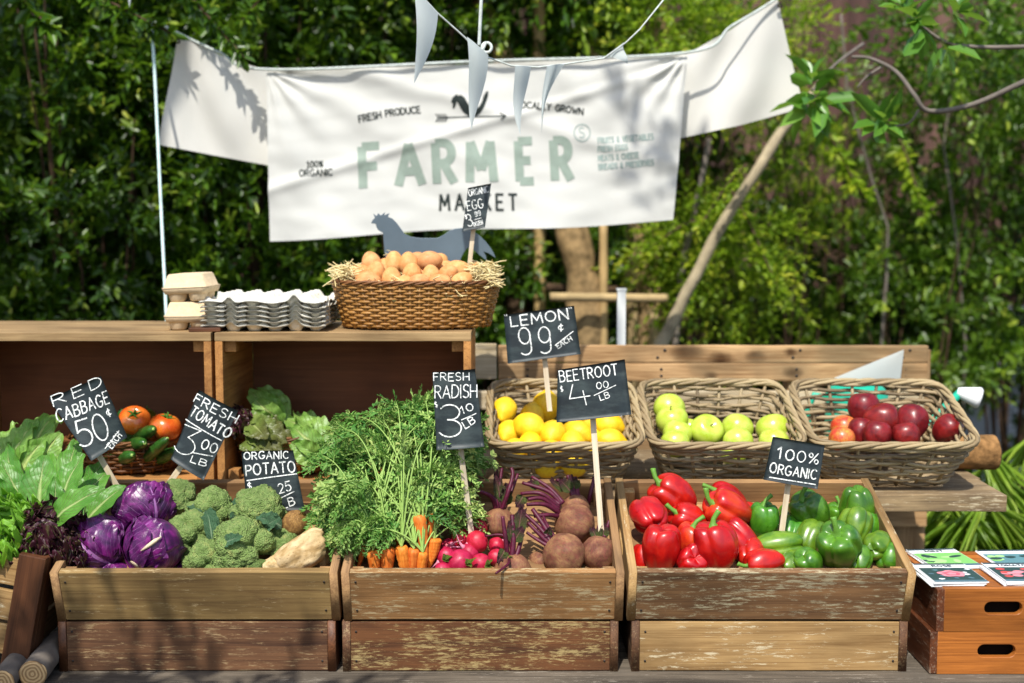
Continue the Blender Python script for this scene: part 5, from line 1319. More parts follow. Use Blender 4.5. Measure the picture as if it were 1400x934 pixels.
# ------------------------------------------------------------------ shapes
def lump(v, s, amp, o): return np.array([np.array(p)*(1+amp*n3(p, s, o)) for p in v])
def pepper_mesh(lob, seed, taper=.22, dip=.16, groove=.17):
    nt_, nz = 56, 30; rng = random.Random(seed); ph = rng.uniform(0, 6); w = [rng.uniform(.75, 1.2) for _ in range(lob)]
    vs = []
    for i in range(nz+1):
        f = i/nz; a = PI*f
        prof = max(1e-4, math.sin(a))**.50; z = math.cos(a)
        z = math.copysign(abs(z)**1.15, z)
        for j in range(nt_):
            t = 2*PI*j/nt_; l = abs(math.cos(lob*(t+.12*math.sin(t+ph))/2)); g = 1-(1-l)**2.6
            wi = w[int(((t+PI/lob)/(2*PI)*lob)) % lob]; wi = 1+(wi-1)*l*.5
            gr = 1-groove*(1-g)*(.75+.5*abs(z))
            r = prof*gr*(1-taper*(1-z)/2)*wi
            zz = z*(1+.10*(l-.4))-dip*math.exp(-(prof/.42)**2)*(1 if z > 0 else -1.0)
            vs.append((r, t, zz))
    out = [(r*math.cos(t), r*math.sin(t), z) for r, t, z in vs]; bx, by = rng.uniform(-.12, .12), rng.uniform(-.12, .12)
    out = [(x*(1+.07*n3((x, y, z), 1.3, seed))+bx*z*z, y*(1+.07*n3((y, x, z), 1.3, seed+5))+by*z*z, z) for x, y, z in out]
    fs = [(i*nt_+j, (i+1)*nt_+j, (i+1)*nt_+(j+1) % nt_, i*nt_+(j+1) % nt_) for i in range(nz) for j in range(nt_)]
    return mesh('pepper', out, fs)
def pstem_mesh(seed):
    rng = random.Random(seed); mb = MB(); a = rng.uniform(0, 6); c, s = math.cos(a), math.sin(a); k = rng.uniform(.15, .4)
    pts = [(0, 0, .74), (0, 0, .84), (0, 0, .98), (c*k*.3, s*k*.3, 1.16), (c*k, s*k, 1.34), (c*k*1.3, s*k*1.3, 1.40)]
    mb.tube(pts, [.34, .22, .12, .105, .115, .13], 10); m = mb.me('stem')
    return m
PM = [(pepper_mesh(l, s, t, d, g), pstem_mesh(s)) for l, s, t, d, g in ((3, 1, .2, .18, .20), (4, 2, .26, .2, .18), (4, 3, .16, .22, .15), (3, 4, .3, .15, .16))]
def pepper(lab, px, py, wpx, hpx, axis, Y, col, var, roll=0.0, group=None, stem=True):
    bm_, sm_ = PM[var]; me = bm_ if (col, var) not in pepper.c else pepper.c[(col, var)]
    if (col, var) not in pepper.c: me = bm_.copy(); me.materials.clear(); me.materials.append(M[col]); pepper.c[(col, var)] = me
    r = SZ(wpx/2, Y)*1.21; h = SZ(hpx/2, Y)*1.09; o = link('bell_pepper', me, None, None, P(px, py, Y), None, quat_axis(axis, roll), (r, r, h)); tag(o, lab, 'bell pepper', group)
    if stem:
        if not sm_.materials: sm_.materials.append(M['pepper_stem'])
        link('stem', sm_, None, o)
pepper.c = {}
GR, GG = 'red bell peppers in the right crate', 'green bell peppers in the right crate'
for a in [
 ('upright red pepper in the front left corner of the crate', 905, 750, 50, 60, (.05, -.15, 1), 2.70, 'pepper_red', 0, .5, 0),
 ('red pepper showing its blunt end at the left side of the crate', 890, 707, 50, 50, (-.2, .9, .3), 2.79, 'pepper_red', 1, .2, 0),
 ('topmost red pepper against the back board, its stem pointing up left', 922, 677, 50, 60, (-.72, -.1, .62), 2.89, 'pepper_red', 2, .8, 1),
 ('red pepper in the middle of the pile with a long stem pointing up left', 945, 712, 46, 56, (-.8, -.25, .5), 2.83, 'pepper_red', 3, 1.3, 1),
 ('orange red pepper with an upright stem between the two front red ones', 945, 742, 46, 50, (.12, -.15, 1), 2.76, 'pepper_orange', 1, .3, 1),
 ('large glossy red pepper standing in front with its curved stem on top', 981, 746, 56, 62, (-.22, -.02, 1), 2.69, 'pepper_red', 2, .3, 1),
 ('big orange streaked pepper lying across the top of the pile', 995, 700, 50, 62, (-.78, -.3, .5), 2.83, 'pepper_orange', 0, 1.0, 1),
 ('dark red pepper half hidden behind the big orange streaked one', 996, 684, 44, 56, (-.75, -.2, .55), 2.92, 'pepper_red', 3, 2.2, 1),
 ('red pepper leaning right beside the large glossy front one', 1009, 741, 46, 58, (-.6, .3, .72), 2.76, 'pepper_red', 0, 2.0, 0),
 ('small red pepper low at the front between the two tall ones', 944, 768, 42, 40, (.2, -.7, .4), 2.685, 'pepper_red', 1, 1.1, 0),
 ('red pepper lying at the front with its stem pointing left', 1046, 769, 40, 52, (-.95, -.2, -.12), 2.68, 'pepper_red', 3, .6, 1),
 ('sliver of a red pepper deep in the left front corner', 880, 766, 34, 40, (.2, .3, 1), 2.74, 'pepper_red', 0, 0, 0),
 ('red pepper peeking out beneath the long stemmed one', 917, 722, 40, 40, (.3, .6, .4), 2.86, 'pepper_orange', 2, 0, 0),
 ('red pepper filling the gap behind the leaning one', 1018, 712, 44, 44, (.4, .6, .4), 2.88, 'pepper_red', 1, 0.7, 0), ('red pepper low between the end of the pile and the lying front one', 1026, 757, 36, 40, (.2, .8, .3), 2.73, 'pepper_red', 0, 0.2, 0),
 ('deep red pepper in shade under the orange streaked one', 968, 728, 42, 44, (-.2, .7, .4), 2.84, 'pepper_red', 2, 0.2, 0), ('deep red pepper in shade behind the front left one', 925, 757, 40, 46, (.1, .5, .8), 2.78, 'pepper_red', 3, 0.2, 0)]: pepper(*a[:10], GR, a[10])
for a in [
 ('upright green pepper with a curved stem next to the red ones', 1043, 713, 40, 48, (.02, -.1, 1), 2.83, 'pepper_green', 1, .8, 1),
 ('green pepper with a pale cut stem behind the sign stick', 1106, 700, 50, 50, (-.45, -.25, .8), 2.86, 'pepper_green', 0, .4, 1),
 ('large dark green pepper upside down in the back right corner', 1174, 694, 48, 56, (.1, .25, -.95), 2.88, 'pepper_green', 1, .0, 0),
 ('small green pepper with a cream stem tip left of the dark upside down one', 1146, 706, 36, 36, (.0, -.3, 1), 2.92, 'pepper_green', 2, .6, 1),
 ('green pepper lying on its side in front of the sign stick', 1066, 749, 42, 62, (-.92, .1, -.15), 2.75, 'pepper_lime', 0, 1.2, 0),
 ('mid green pepper behind the large front one', 1107, 735, 44, 50, (.5, .6, .5), 2.80, 'pepper_lime', 3, .9, 0),
 ('biggest green pepper in front with a curled stem in its dimple', 1147, 745, 58, 66, (-.28, -.62, .72), 2.71, 'pepper_green', 2, .5, 1),
 ('green pepper tucked behind the biggest one', 1170, 722, 46, 48, (.3, .5, .8), 2.81, 'pepper_lime', 1, 1.7, 0),
 ('bright lime tinted pepper at the right end of the crate', 1199, 748, 44, 48, (.5, .75, -.1), 2.74, 'pepper_lime', 3, .2, 0),
 ('dark green pepper low in the front right corner', 1216, 763, 36, 36, (.3, .5, .6), 2.72, 'pepper_green', 0, .2, 0),
 ('small green pepper low at the front edge', 1107, 771, 40, 40, (-.4, -.3, .6), 2.685, 'pepper_green', 3, .4, 0),
 ('dark green pepper in shade right behind the sign stick', 1080, 708, 34, 36, (.2, .3, 1), 2.93, 'pepper_green', 2, 0, 0),
 ('dark green pepper deep between the lying one and the mid green one', 1085, 728, 38, 40, (.3, .7, .4), 2.84, 'pepper_green', 0, 0.9, 0), ('green pepper low behind the front edge, left of the biggest one', 1082, 773, 34, 36, (.7, .5, .2), 2.70, 'pepper_lime', 1, 0.9, 0),
 ('green pepper in shade between the biggest and the bright lime one', 1177, 766, 34, 36, (.2, .6, .6), 2.71, 'pepper_green', 1, 0.4, 0), ('dark green pepper against the right side board behind the lime one', 1188, 722, 36, 40, (.1, .4, 1), 2.84, 'pepper_green', 3, 1.4, 0)]: pepper(*a[:10], GG, a[10])

# lemons
def lemon_mesh(seed):
    v, f = ico(4); out = []
    for p in v:
        z = p[2]; r = math.hypot(p[0], p[1]); k = abs(z); e = 1+.0*k
        zz = z*1.18; nip = max(0, (k-.86)/.14)
        zz += math.copysign(.17*nip**1.5, z); s_ = 1-.10*nip
        q = np.array((p[0]*s_, p[1]*s_, zz)); out.append(q*(1+.035*n3(p, 1.6, seed)))
    return mesh('lemon', out, f)
LM = [lemon_mesh(s) for s in (1, 2, 3)]
for m in LM: m.materials.append(M['lemon'])
tipm = MB(); tipm.lathe([(.0001, 1.40), (.055, 1.385), (.075, 1.34), (.05, 1.28)], 10); tipm = tipm.me('tip'); tipm.materials.append(M['lemon_tip'])
def lemon(lab, px, py, r, axis, Y, k):
    R = SZ(r, Y)*.95; o = link('lemon', LM[k % 3], None, None, P(px, py, Y), None, quat_axis(axis, k*1.3), (R, R, R)); tag(o, lab, 'lemon', 'lemons in the willow basket'); link('tip', tipm, None, o, scale=(1, 1, .95))
for k, a in enumerate([
 ('round lemon highest at the left of the basket', 689.6, 561, 18.5, (.2, .9, .5), 3.27), ('lemon on the left edge under the highest left one', 696, 592, 18.5, (-.3, -.8, -.3), 3.19),
 ('lemon peeking up behind the central left one', 727, 571, 18, (.1, .3, 1), 3.27), ('lemon with a dark tip lying on top of the left half', 723, 583, 20.5, (.75, -.5, -.1), 3.17),
 ('tall lemon standing under the lemon sign stick', 746, 556, 20, (.1, -.1, 1), 3.31), ('lemon facing the viewer with its brown tip in the middle of the basket', 756, 593, 19.5, (-.2, -.9, -.25), 3.15),
 ('lemon just left of the beetroot sign stick', 790, 592, 19, (-.7, .5, .3), 3.20), ('lemon in the front row under the one with a dark tip', 725, 608, 18, (.2, .8, .4), 3.13),
 ('lemon low at the front left, cut off by the rim', 705, 615, 17, (-.6, -.6, .2), 3.10), ('lemon in the front row right of the middle', 783, 608, 19, (.1, .7, .6), 3.12),
 ('lemon at the front centre just above the rim', 751, 619, 18, (.6, .6, .4), 3.09), ('lemon high at the right under the beetroot sign', 832, 581, 19, (-.8, .3, .2), 3.24),
 ('large knobbly lemon lying at the right end', 834, 604, 19.5, (.93, -.2, -.05), 3.15), ('lemon hidden behind the lower edge of the beetroot sign', 805, 576, 18, (.3, .5, .6), 3.28),
 ('lemon glimpsed through the front weave on the left', 748, 638, 17, (.9, .1, 0), 3.07), ('lemon glimpsed through the front weave beside the sign stick', 786, 637, 17, (.8, .3, 0), 3.07),
 ('lemon behind the beetroot sign stick', 811, 607, 17, (.2, .4, .8), 3.20)]): lemon(*a, k)

# apples
def apple_mesh(seed, tall=.92, shoulder=1.0, lobes=5, lob=.0):
    prof = []; n = 32
    for i in range(n+1):
        a = PI*i/n; r = math.sin(a)**.82; z = math.cos(a)*tall
        r *= 1+.10*math.cos(a)*shoulder
        z -= .26*math.exp(-(r/.30)**2)*(1 if math.cos(a) > 0 else -.55); prof.append((max(r, .0005), z))
    mb = MB(); mb.lathe(prof, 36)
    out = [(x*(1+.03*n3((x, y, z), 1.2, seed)+lob*math.cos(lobes*math.atan2(y, x))*(1 if z < 0 else .3)), y*(1+.03*n3((y, z, x), 1.2, seed)+lob*math.cos(lobes*math.atan2(y, x))*(1 if z < 0 else .3)), z*(1+.03*n3((x, y, z), .9, seed+3))) for x, y, z in mb.v]
    return mesh('apple', out, mb.f)
stk = MB(); stk.tube([(0, 0, .58), (.01, 0, .72), (.05, .01, .86), (.1, .02, .96)], [.035, .03, .03, .045], 7); stk = stk.me('stalk'); stk.materials.append(M['stalk'])
AG = apple_mesh(2, .9, .6); AG.materials.append(M['apple_green']); AR = apple_mesh(5, 1.16, 1.7, 5, .045); AR.materials.append(M['apple_red']); AB = apple_mesh(7, .92, .6); AB.materials.append(M['apple_blush'])
def apple(lab, px, py, r, axis, Y, me, k, group, stem=True):
    R = SZ(r, Y)*1.08; o = link('apple', me, None, None, P(px, py, Y), None, quat_axis(axis, k*1.1), (R, R, R)); tag(o, lab, 'apple', group)
    if stem: link('stalk', stk, None, o)
for k, a in enumerate([
 ('topmost green apple in the left corner of its basket', 915, 560, 20.5, (.2, .8, .6), 3.26), ('green apple resting just below the topmost one', 919, 576, 21, (-.2, -.1, 1), 3.20),
 ('green apple in front of the stacked pair at the left', 926, 594, 19, (.3, .5, .8), 3.14), ('green apple low at the left front, cut by the rim', 923, 607, 19, (0, .4, .8), 3.09),
 ('green apple with its dimple and stalk facing the viewer', 966, 590, 22, (.25, -.72, .65), 3.15), ('small green apple half hidden left of the dimpled one', 943, 587, 15, (.3, .3, .9), 3.24),
 ('green apple alone in the middle of the basket', 1008, 587, 20.5, (.2, .6, .7), 3.17), ('green apple low in front of the middle one', 1009, 605, 19.5, (0, .5, .8), 3.10),
 ('highest green apple at the right end', 1057, 588, 22, (-.2, .5, .8), 3.19), ('green apple at the right partly hidden by the 100% organic sign', 1058, 606, 20, (.2, .5, .8), 3.11),
 ('green apple just behind the dimpled one on its right', 984, 597, 15, (.1, .4, .9), 3.22), ('green apple seen through the front weave', 1003, 622, 17, (0, .4, .8), 3.08)]): apple(*a, AG, k, 'green apples in the willow basket')
for k, a in enumerate([
 ('tall dark red apple on top at the back', 1181, 561, 20, (-.05, .2, 1), 3.25, 'r'), ('dark red apple lying on its side on top of the others', 1204, 573, 20, (.9, -.25, .15), 3.17, 'r'),
 ('round dark red apple right of the lying one', 1246, 578, 20.5, (.3, .4, .8), 3.19, 'r'), ('dark red apple alone in the right corner', 1295, 588, 18, (.5, -.3, .7), 3.17, 'r'),
 ('orange blushed apple at the left', 1154, 586, 17.5, (.1, .5, .8), 3.20, 'b'), ('orange apple in front of the blushed one, cut by the rim', 1151, 601, 17, (.2, .4, .8), 3.10, 'b'),
 ('dark apple in the shade behind the lying one', 1177, 592, 17, (.2, .3, 1), 3.16, 'r'), ('dusty red apple with its dimple up in the front row', 1199, 597, 18, (.1, .1, 1), 3.11, 'r'),
 ('bright red apple in the front row under the round one', 1239, 599, 18, (-.2, .2, 1), 3.11, 'r'), ('small orange apple between the two front red ones', 1221, 596, 15, (.2, .5, .8), 3.18, 'b')]):
    apple(*a[:6], {'r': AR, 'b': AB}[a[6]], k, 'red and orange apples in the right willow basket')

# eggs
def egg_mesh():
    prof = []; n = 24
    for i in range(n+1):
        a = PI*i/n; z = math.cos(a); r = math.sin(a)*(1-.10*z-.03*z*z); prof.append((max(r, .0005)*.80, z))
    mb = MB(); mb.lathe(prof, 28); return mb.me('egg')
EM = egg_mesh(); EM.materials.append(M['egg'])
for k, (lab, px, py, h, ax, Y) in enumerate([
 ('egg at the top left of the heap', 508, 360, 17, (-.3, .3, .9), 3.24), ('egg in front of the top left one', 514, 373, 16.5, (.2, -.2, 1), 3.19), ('leftmost egg of the heap, beside the straw', 491, 374, 16, (.8, .3, .3), 3.21),
 ('upright egg second from the left in the top row', 538.5, 359.5, 16.5, (.05, .1, 1), 3.25), ('upright egg in the middle of the top row', 559, 361, 17, (-.1, .1, 1), 3.24), ('egg half hidden behind the top row', 569, 356, 14, (.6, .5, .5), 3.30),
 ('large egg lying sideways at the top right', 588, 357, 17.5, (.9, -.1, .1), 3.23), ('egg just behind the sideways top right one', 600, 358, 15, (.5, .6, .3), 3.29), ('large upright egg in the middle row on the left', 535.5, 382, 17.5, (-.05, .0, 1), 3.16),
 ('round faced egg at the centre of the heap', 563.5, 375, 17, (.1, -.5, .8), 3.18), ('pale egg right of the centre one', 589.5, 378, 16.5, (-.1, .1, 1), 3.17), ('egg below the sign, lying right of the pale one', 613, 375, 16, (.6, -.5, .4), 3.18),
 ('large egg near the sign stick', 625, 370, 18, (.9, .2, .2), 3.24), ('egg low in the front row at the centre left', 551, 391, 16, (.5, .2, .8), 3.13), ('egg low in the front row at the centre', 572, 388, 17, (.8, -.2, .4), 3.13),
 ('long egg lying in the front row at the left', 503, 386, 19, (.95, -.1, .1), 3.15), ('egg under straw in the front row at the right', 602, 388, 17, (.8, -.3, .2), 3.13), ('rightmost egg of the front row', 631, 386, 17, (.7, .1, .5), 3.14),
 ('egg wedged behind the two left upright eggs', 525, 366, 14, (.2, .4, .8), 3.25), ('egg at the right end behind the sign stick', 648, 372, 16, (.6, .4, .4), 3.26), ('egg in the shade between the centre and the pale egg', 580, 373, 14, (.1, .3, .9), 3.24), ('egg tucked between the sideways egg and the large right one', 607, 368, 14, (.5, .3, .5), 3.27)]):
    R = SZ(h, Y); tag(link('egg', EM, None, None, P(px, py, Y), None, quat_axis(ax, k), (R, R, R)), lab, 'egg', 'brown eggs in the oval basket')

# cabbages
def cabbage_mat():
    s = NT('cabbage'); uv = s.n('UVMap').outputs[0]; sep = s.n('SeparateXYZ', None, Vector=uv); u, v = sep.outputs[0], sep.outputs[1]
    o = s.co(); d = s.math('ABSOLUTE', s.math('SUBTRACT', u, .5))
    a = s.noise(s.shift(o), 3.0, 4, .6, .4)
    c = s.ramp(a, [(.3, hexc('2c0a35')), (.5, hexc('50124f')), (.72, hexc('7f2273'))])
    bl = s.noise(s.shift(o), 1.6, 3, .5); c = s.mix(s.ramp(bl, [(.5, 0.0), (.8, .16)]), c, hexc('8a7aa8'))
    rib = s.ramp(s.math('DIVIDE', d, s.math('ADD', .008, s.math('MULTIPLY', .045, s.math('SUBTRACT', 1.0, v)))), [(.5, 1.0), (1.0, 0.0)])
    wob = s.math('MULTIPLY', s.noise(o, 3.5, 3), .9)
    ph = s.math('ABSOLUTE', s.math('SUBTRACT', s.math('FRACT', s.math('ADD', s.math('SUBTRACT', s.math('MULTIPLY', v, 7), s.math('MULTIPLY', d, 9)), wob)), .5))
    ve = s.math('MULTIPLY', s.ramp(ph, [(.015, 1.0), (.06, 0.0)]), s.ramp(d, [(.1, .75), (.5, .25)]))
    k = s.math('MAXIMUM', rib, ve); c = s.mix(s.math('MULTIPLY', k, .62), c, hexc('b57bb8'))
    s.set(Base_Color=c, Roughness=.33); s.b.inputs['Specular IOR Level'].default_value = .45
    s.bump(s.math('ADD', s.math('MULTIPLY', k, .8), s.math('MULTIPLY', a, .5)), .5, .007); return s.m
M['cabbage'] = cabbage_mat(); M['cabbage_cut'] = plain('cabbage_cut', 'd3bfa0', .8, .2, 20, .2)
def cabbage_mesh(seed):
    rng = random.Random(seed); mb = MB(); v, f = ico(3)
    mb.add([tuple(np.array(p)*.93) for p in v], f, [(.9, .2)]*len(v))
    for k in range(9):
        ax = Vector((rng.gauss(0, 1), rng.gauss(0, 1), rng.gauss(0, .8))).normalized() if k > 2 else Vector((math.cos(k*2.1), math.sin(k*2.1), .1)).normalized()
        b = Vector((0, 0, -1)); tdir = (ax*1.0+Vector((0, 0, .75))).normalized(); side = b.cross(tdir).normalized(); out = side.cross(b).normalized()
        span = rng.uniform(2.0, 2.45); wid = rng.uniform(1.0, 1.3); lift0 = .955+.012*k
        def fn(u, v_, k=k, out=out, side=side, span=span, wid=wid, lift0=lift0):
            a = v_*span; c = b*math.cos(a)+out*math.sin(a)
            s_ = (u-.5)*2*wid*math.sin(min(a*1.1+.25, PI*.9))**.8
            p = (c*math.cos(s_)+side*math.sin(s_)); edge = max(abs(u-.5)*2, max(0, v_-.55)/.45)
            curl = .075*max(0, edge-.80)/.20*(1+.6*math.sin(u*23+v_*17+k)); 
            return tuple(p*(lift0+curl+.012*n3((p.x, p.y, p.z), 3.0, seed+k)))
        mb.grid(fn, 26, 26)
    mb.uv = mb.uv; return mb.me('cabbage')
for k, (lab, px, py, r, ax, Y, sd) in enumerate([
 ('red cabbage on top, nearest the middle of the crate', 196, 692, 42, (-.3, .3, .8), 2.84, 1), ('red cabbage in front with a torn pale rib and a cut stalk', 211, 745, 44, (.35, .25, .6), 2.70, 2),
 ('dark red cabbage at the left, under the romaine leaves', 138, 744, 40, (-.5, .5, .5), 2.74, 3), ('red cabbage glimpsed low between the two front ones', 160, 792, 30, (.2, .3, .7), 2.72, 4)]):
    R = SZ(r, Y)*.98; o = link('red_cabbage', cabbage_mesh(sd), M['cabbage'], None, P(px, py, Y), None, quat_axis(ax, 1.0+k), (R, R, R*.92)); tag(o, lab, 'red cabbage', 'red cabbages in the left crate')
    if k == 1:
        b = MB(); b.lathe([(.001, 0), (.16, 0), (.18, .03), (.2, .25)], 14); q = link('cut_stalk', b.me('cut_stalk'), M['cabbage_cut'], o)
        d = (o.rotation_quaternion.inverted() @ Vector((-.52, -.72, -.55))).normalized(); q.location = d*1.02; q.rotation_mode = 'QUATERNION'; q.rotation_quaternion = (-d).to_track_quat('Z', 'Y')
        b = MB(); c = [o.rotation_quaternion.inverted() @ Vector(x) for x in ((-.12, -.92, .05), (.1, -.97, .22), (.3, -.93, .38), (.5, -.84, .52))]
        b.tube([x.normalized()*1.075 for x in c], [.02, .06, .07, .02], 8); b.build('torn_rib', M['cabbage_cut'], o)

# broccoli
def broc_mat():
    s = NT('broccoli'); o = s.shift(s.co()); a = s.noise(o, 3.0, 3, .6)
    v = s.n('TexVoronoi', {'feature': 'F1'}, Vector=o, Scale=20.0).outputs['Distance']; v2 = s.n('TexVoronoi', {'feature': 'F1'}, Vector=o, Scale=9.0)
    c = s.ramp(a, [(.3, hexc('627d3c')), (.55, hexc('819a56')), (.75, hexc('a6aa64'))])
    c = s.mix(s.ramp(v, [(.1, .5), (.5, 0.0)]), c, hexc('b2c080'))
    c = s.n('HueSaturation', None, Color=c, Value=s.math('ADD', .9, s.math('MULTIPLY', s.rnd(), .25))).outputs[0]
    s.set(Base_Color=c, Roughness=.75); s.b.inputs['Specular IOR Level'].default_value = .2
    s.bump(s.math('MULTIPLY', v, -1.0), .9, .006); return s.m
M['broccoli'] = broc_mat(); M['broc_stem'] = plain('broc_stem', '8fae66', .6, .3, 12, .2)
M['broc_leaf'] = vegleaf('broc_leaf', '3a5e40', '5f8a62', 'b4cda4', '6fa86a', .15, 7)
def broc_mesh(seed, nl=30):
    r = np.random.RandomState(seed); v, f = ico(6); keep = v
    c = unit(r.normal(size=(nl, 3))+np.array([0, 0, .75])); cr = r.uniform(.34, .44, nl)
    rr = np.full(len(v), .55)
    for ci, ri in zip(c*.72, cr):
        b = v@ci; disc = b*b-(ci@ci-ri*ri); t = np.where(disc > 0, b+np.sqrt(np.maximum(disc, 0)), 0); rr = np.maximum(rr, t)
    g = unit(r.normal(size=(900, 3))); d = np.zeros(len(v))
    for i in range(0, len(v), 4000):
        q = v[i:i+4000]@g.T; m = q.max(1); d[i:i+4000] = np.arccos(np.clip(m, -1, 1))
    rr = rr*(1+.032*np.clip(1-(d/.055)**2, -.4, 1)+.02*r.normal(size=len(v))*.6)
    z = v[:, 2]; rr = np.where(z < -.25, rr*np.clip(1-(-.25-z)*1.3, .25, 1), rr)
    return mesh('head', v*rr[:, None], f)
bst = MB(); bst.tube([(0, 0, -.3), (0, .02, -.7), (.03, .05, -1.15)], [.3, .22, .2], 12); bst = bst.me('stem'); bst.materials.append(M['broc_stem'])
BR = [broc_mesh(s) for s in (1, 2, 3, 4)]
for m in BR: m.materials.append(M['broccoli'])
for k, (lab, px, py, w_, h_, ax, Y) in enumerate([
 ('broccoli head at the back left, touching the top cabbage', 243, 678, 46, 40, (-.1, -.1, 1), 2.88), ('large round broccoli against the back board left of the potato sign', 288, 694, 54, 50, (.1, -.3, 1), 2.84),
 ('broccoli in the left middle beside the front cabbage', 260, 724, 54, 44, (-.1, -.4, 1), 2.77), ('big pale broccoli in front of the potato sign', 354, 694, 64, 50, (.05, -.35, 1), 2.80),
 ('largest broccoli head in the middle of the heap', 332, 742, 74, 58, (.1, -.45, 1), 2.71), ('broccoli low at the front left of the largest one', 281, 762, 50, 44, (-.1, -.5, 1), 2.70),
 ('flat broccoli head at the front edge of the crate', 308, 774, 56, 34, (0, -.25, 1), 2.695), ('yellow green broccoli right of the largest one', 385, 745, 42, 42, (.4, -.4, .9), 2.74),
 ('small yellowish broccoli at the front right of the heap', 349, 777, 30, 26, (.2, -.4, .9), 2.67), ('broccoli half hidden beside the front cabbage', 250, 757, 30, 40, (-.2, -.4, .9), 2.74)]):
    R = SZ(w_/2, Y)*1.15; H = SZ(h_/2, Y)*1.3; o = link('broccoli', BR[k % 4], None, None, P(px, py+h_*.12, Y), None, quat_axis(ax, k*1.7), (R, R, H)); tag(o, lab, 'broccoli', 'broccoli heads in the left crate'); link('stem', bst, None, o)

# single leaves
def leaf_grid(mb, base, tip, width, nrm, arch=.15, ruf=.02, fr=7, fold=.12, shape=.6, tipw=.25, seed=0, curl=.0, nu=14, nv=22, frill=0.0):
    base, tip, nrm = Vector(base), Vector(tip), Vector(nrm); d = tip-base; L = d.length; d.normalize(); nrm = (nrm-d*nrm.dot(d)).normalized(); sd = d.cross(nrm)
    def fn(u, v):
        x = (u-.5)*2; w_ = width/2*(math.sin(PI*min(1, v**shape*.93+.035))**.75*(1-tipw*0)+.10*(1-v))
        rf = ruf*(abs(x)**2)*math.sin(v*fr*2*PI+seed*1.7+x*1.3)*(.3+v)+ruf*.8*abs(x)**1.5*n3((v*6, x*2, seed), 1.0)+frill*v**3*(math.sin(x*8+seed)+.7*math.sin(x*17+seed*2+v*6))
        p = base+d*(L*v)+sd*(x*w_)+nrm*(arch*L*(4*v*(1-v)*.5-curl*v*v)+fold*abs(x)**1.5*w_+rf*L)
        p += d*(.5*rf*L*abs(x))+Vector([n3((u*4, v*5, seed+i*7), 1.0)*.012*L for i in range(3)])
        return tuple(p)
    mb.grid(fn, nu, nv)
M['romaine'] = vegleaf('romaine', '3f7a22', '689c38', 'cbdc92', '96c844', .24, 9, ribw=.06)
M['romaine_pale'] = vegleaf('romaine_pale', '5f8f34', '8fb556', 'cfdc8c', 'b4d860', .28, 8, ribw=.09)
M['bokchoy'] = vegleaf('bokchoy', '5d8a34', '93b458', 'cfdb90', 'a8cf58', .22, 8, ribw=.11)
M['redleaf'] = vegleaf('redleaf', '506228', '7f9446', 'b4c078', '8aa44a', .2, 9, tipcol='5c5f30')
M['lollo'] = vegleaf('lollo', '5a5a26', '869a3e', '9aa858', '7a6a3a', .18, 6, tipcol='3f1a26')
M['frilly'] = vegleaf('frilly', '5f9a26', '8fc23e', 'b4d868', 'b8e04a', .38, 6)
def head(label, name, cat, leaves, m, group=None, **kw):
    mb = MB(); 
    for i, L in enumerate(leaves):
        b, t_, w_, nr = L[:4]; k = dict(kw); k.update(L[4] if len(L) > 4 else {}); leaf_grid(mb, b, t_, w_, nr, seed=i*3.1, **k)
    o = mb.build(name, m); return tag(o, label, cat, group)
def PL(bx, by, bY, tx, ty, tY, wpx, nr=(0, -.8, .5), **k): return (P(bx, by, bY), P(tx, ty, tY), SZ(wpx, (bY+tY)/2), nr, k)
head('romaine lettuce with broad fresh leaves fanning out at the left', 'lettuce', 'lettuce', [
 PL(88, 690, 2.86, 105, 602, 2.97, 40), PL(110, 685, 2.86, 140, 632, 2.96, 34, (.3, -.6, .6)), PL(60, 690, 2.88, 60, 610, 3.0, 46), PL(30, 690, 2.86, 10, 610, 2.95, 40, (-.3, -.8, .4)),
 PL(37, 705, 2.76, 2, 630, 2.80, 38, (.35, -.8, .4)), PL(52, 708, 2.76, 62, 622, 2.82, 50, (.05, -.9, .35)), PL(78, 706, 2.75, 114, 620, 2.82, 44, (-.3, -.8, .4)), PL(76, 712, 2.73, 76, 652, 2.75, 26, (.2, -.9, .3)),
 PL(70, 716, 2.70, 144, 668, 2.70, 42, (-.25, -.75, .6), arch=.2), PL(118, 712, 2.76, 172, 664, 2.80, 36, (.0, -.6, .8)), PL(20, 706, 2.74, -22, 650, 2.72, 40, (.3, -.8, .4)), PL(95, 708, 2.80, 150, 642, 2.90, 40, (0, -.7, .6)), PL(10, 706, 2.72, -15, 690, 2.62, 36, (.2, -.5, .8))],
 M['romaine'], arch=.14, ruf=.02, fr=3.5, fold=.22, shape=.75)
head('upper romaine lettuce bundle with a pale yellow rib, lying on the fanned leaves', 'lettuce', 'lettuce', [
 PL(12, 640, 2.96, 52, 572, 3.02, 40, (-.3, -.8, .5)), PL(30, 640, 2.97, 72, 566, 3.04, 46, (.2, -.7, .6), curl=.3), PL(20, 625, 2.99, 84, 574, 3.08, 44, (.1, -.5, .8)), PL(8, 640, 2.98, 22, 578, 3.05, 36, (-.5, -.7, .4)), PL(45, 640, 2.96, 84, 592, 3.0, 40, (.3, -.8, .4)), PL(25, 650, 2.95, 60, 600, 2.97, 40, (0, -.9, .3), curl=.4), PL(-5, 640, 2.97, 12, 596, 3.0, 36, (-.4, -.8, .4))],
 M['romaine_pale'], arch=.18, ruf=.045, fr=4, fold=.3, shape=.7)
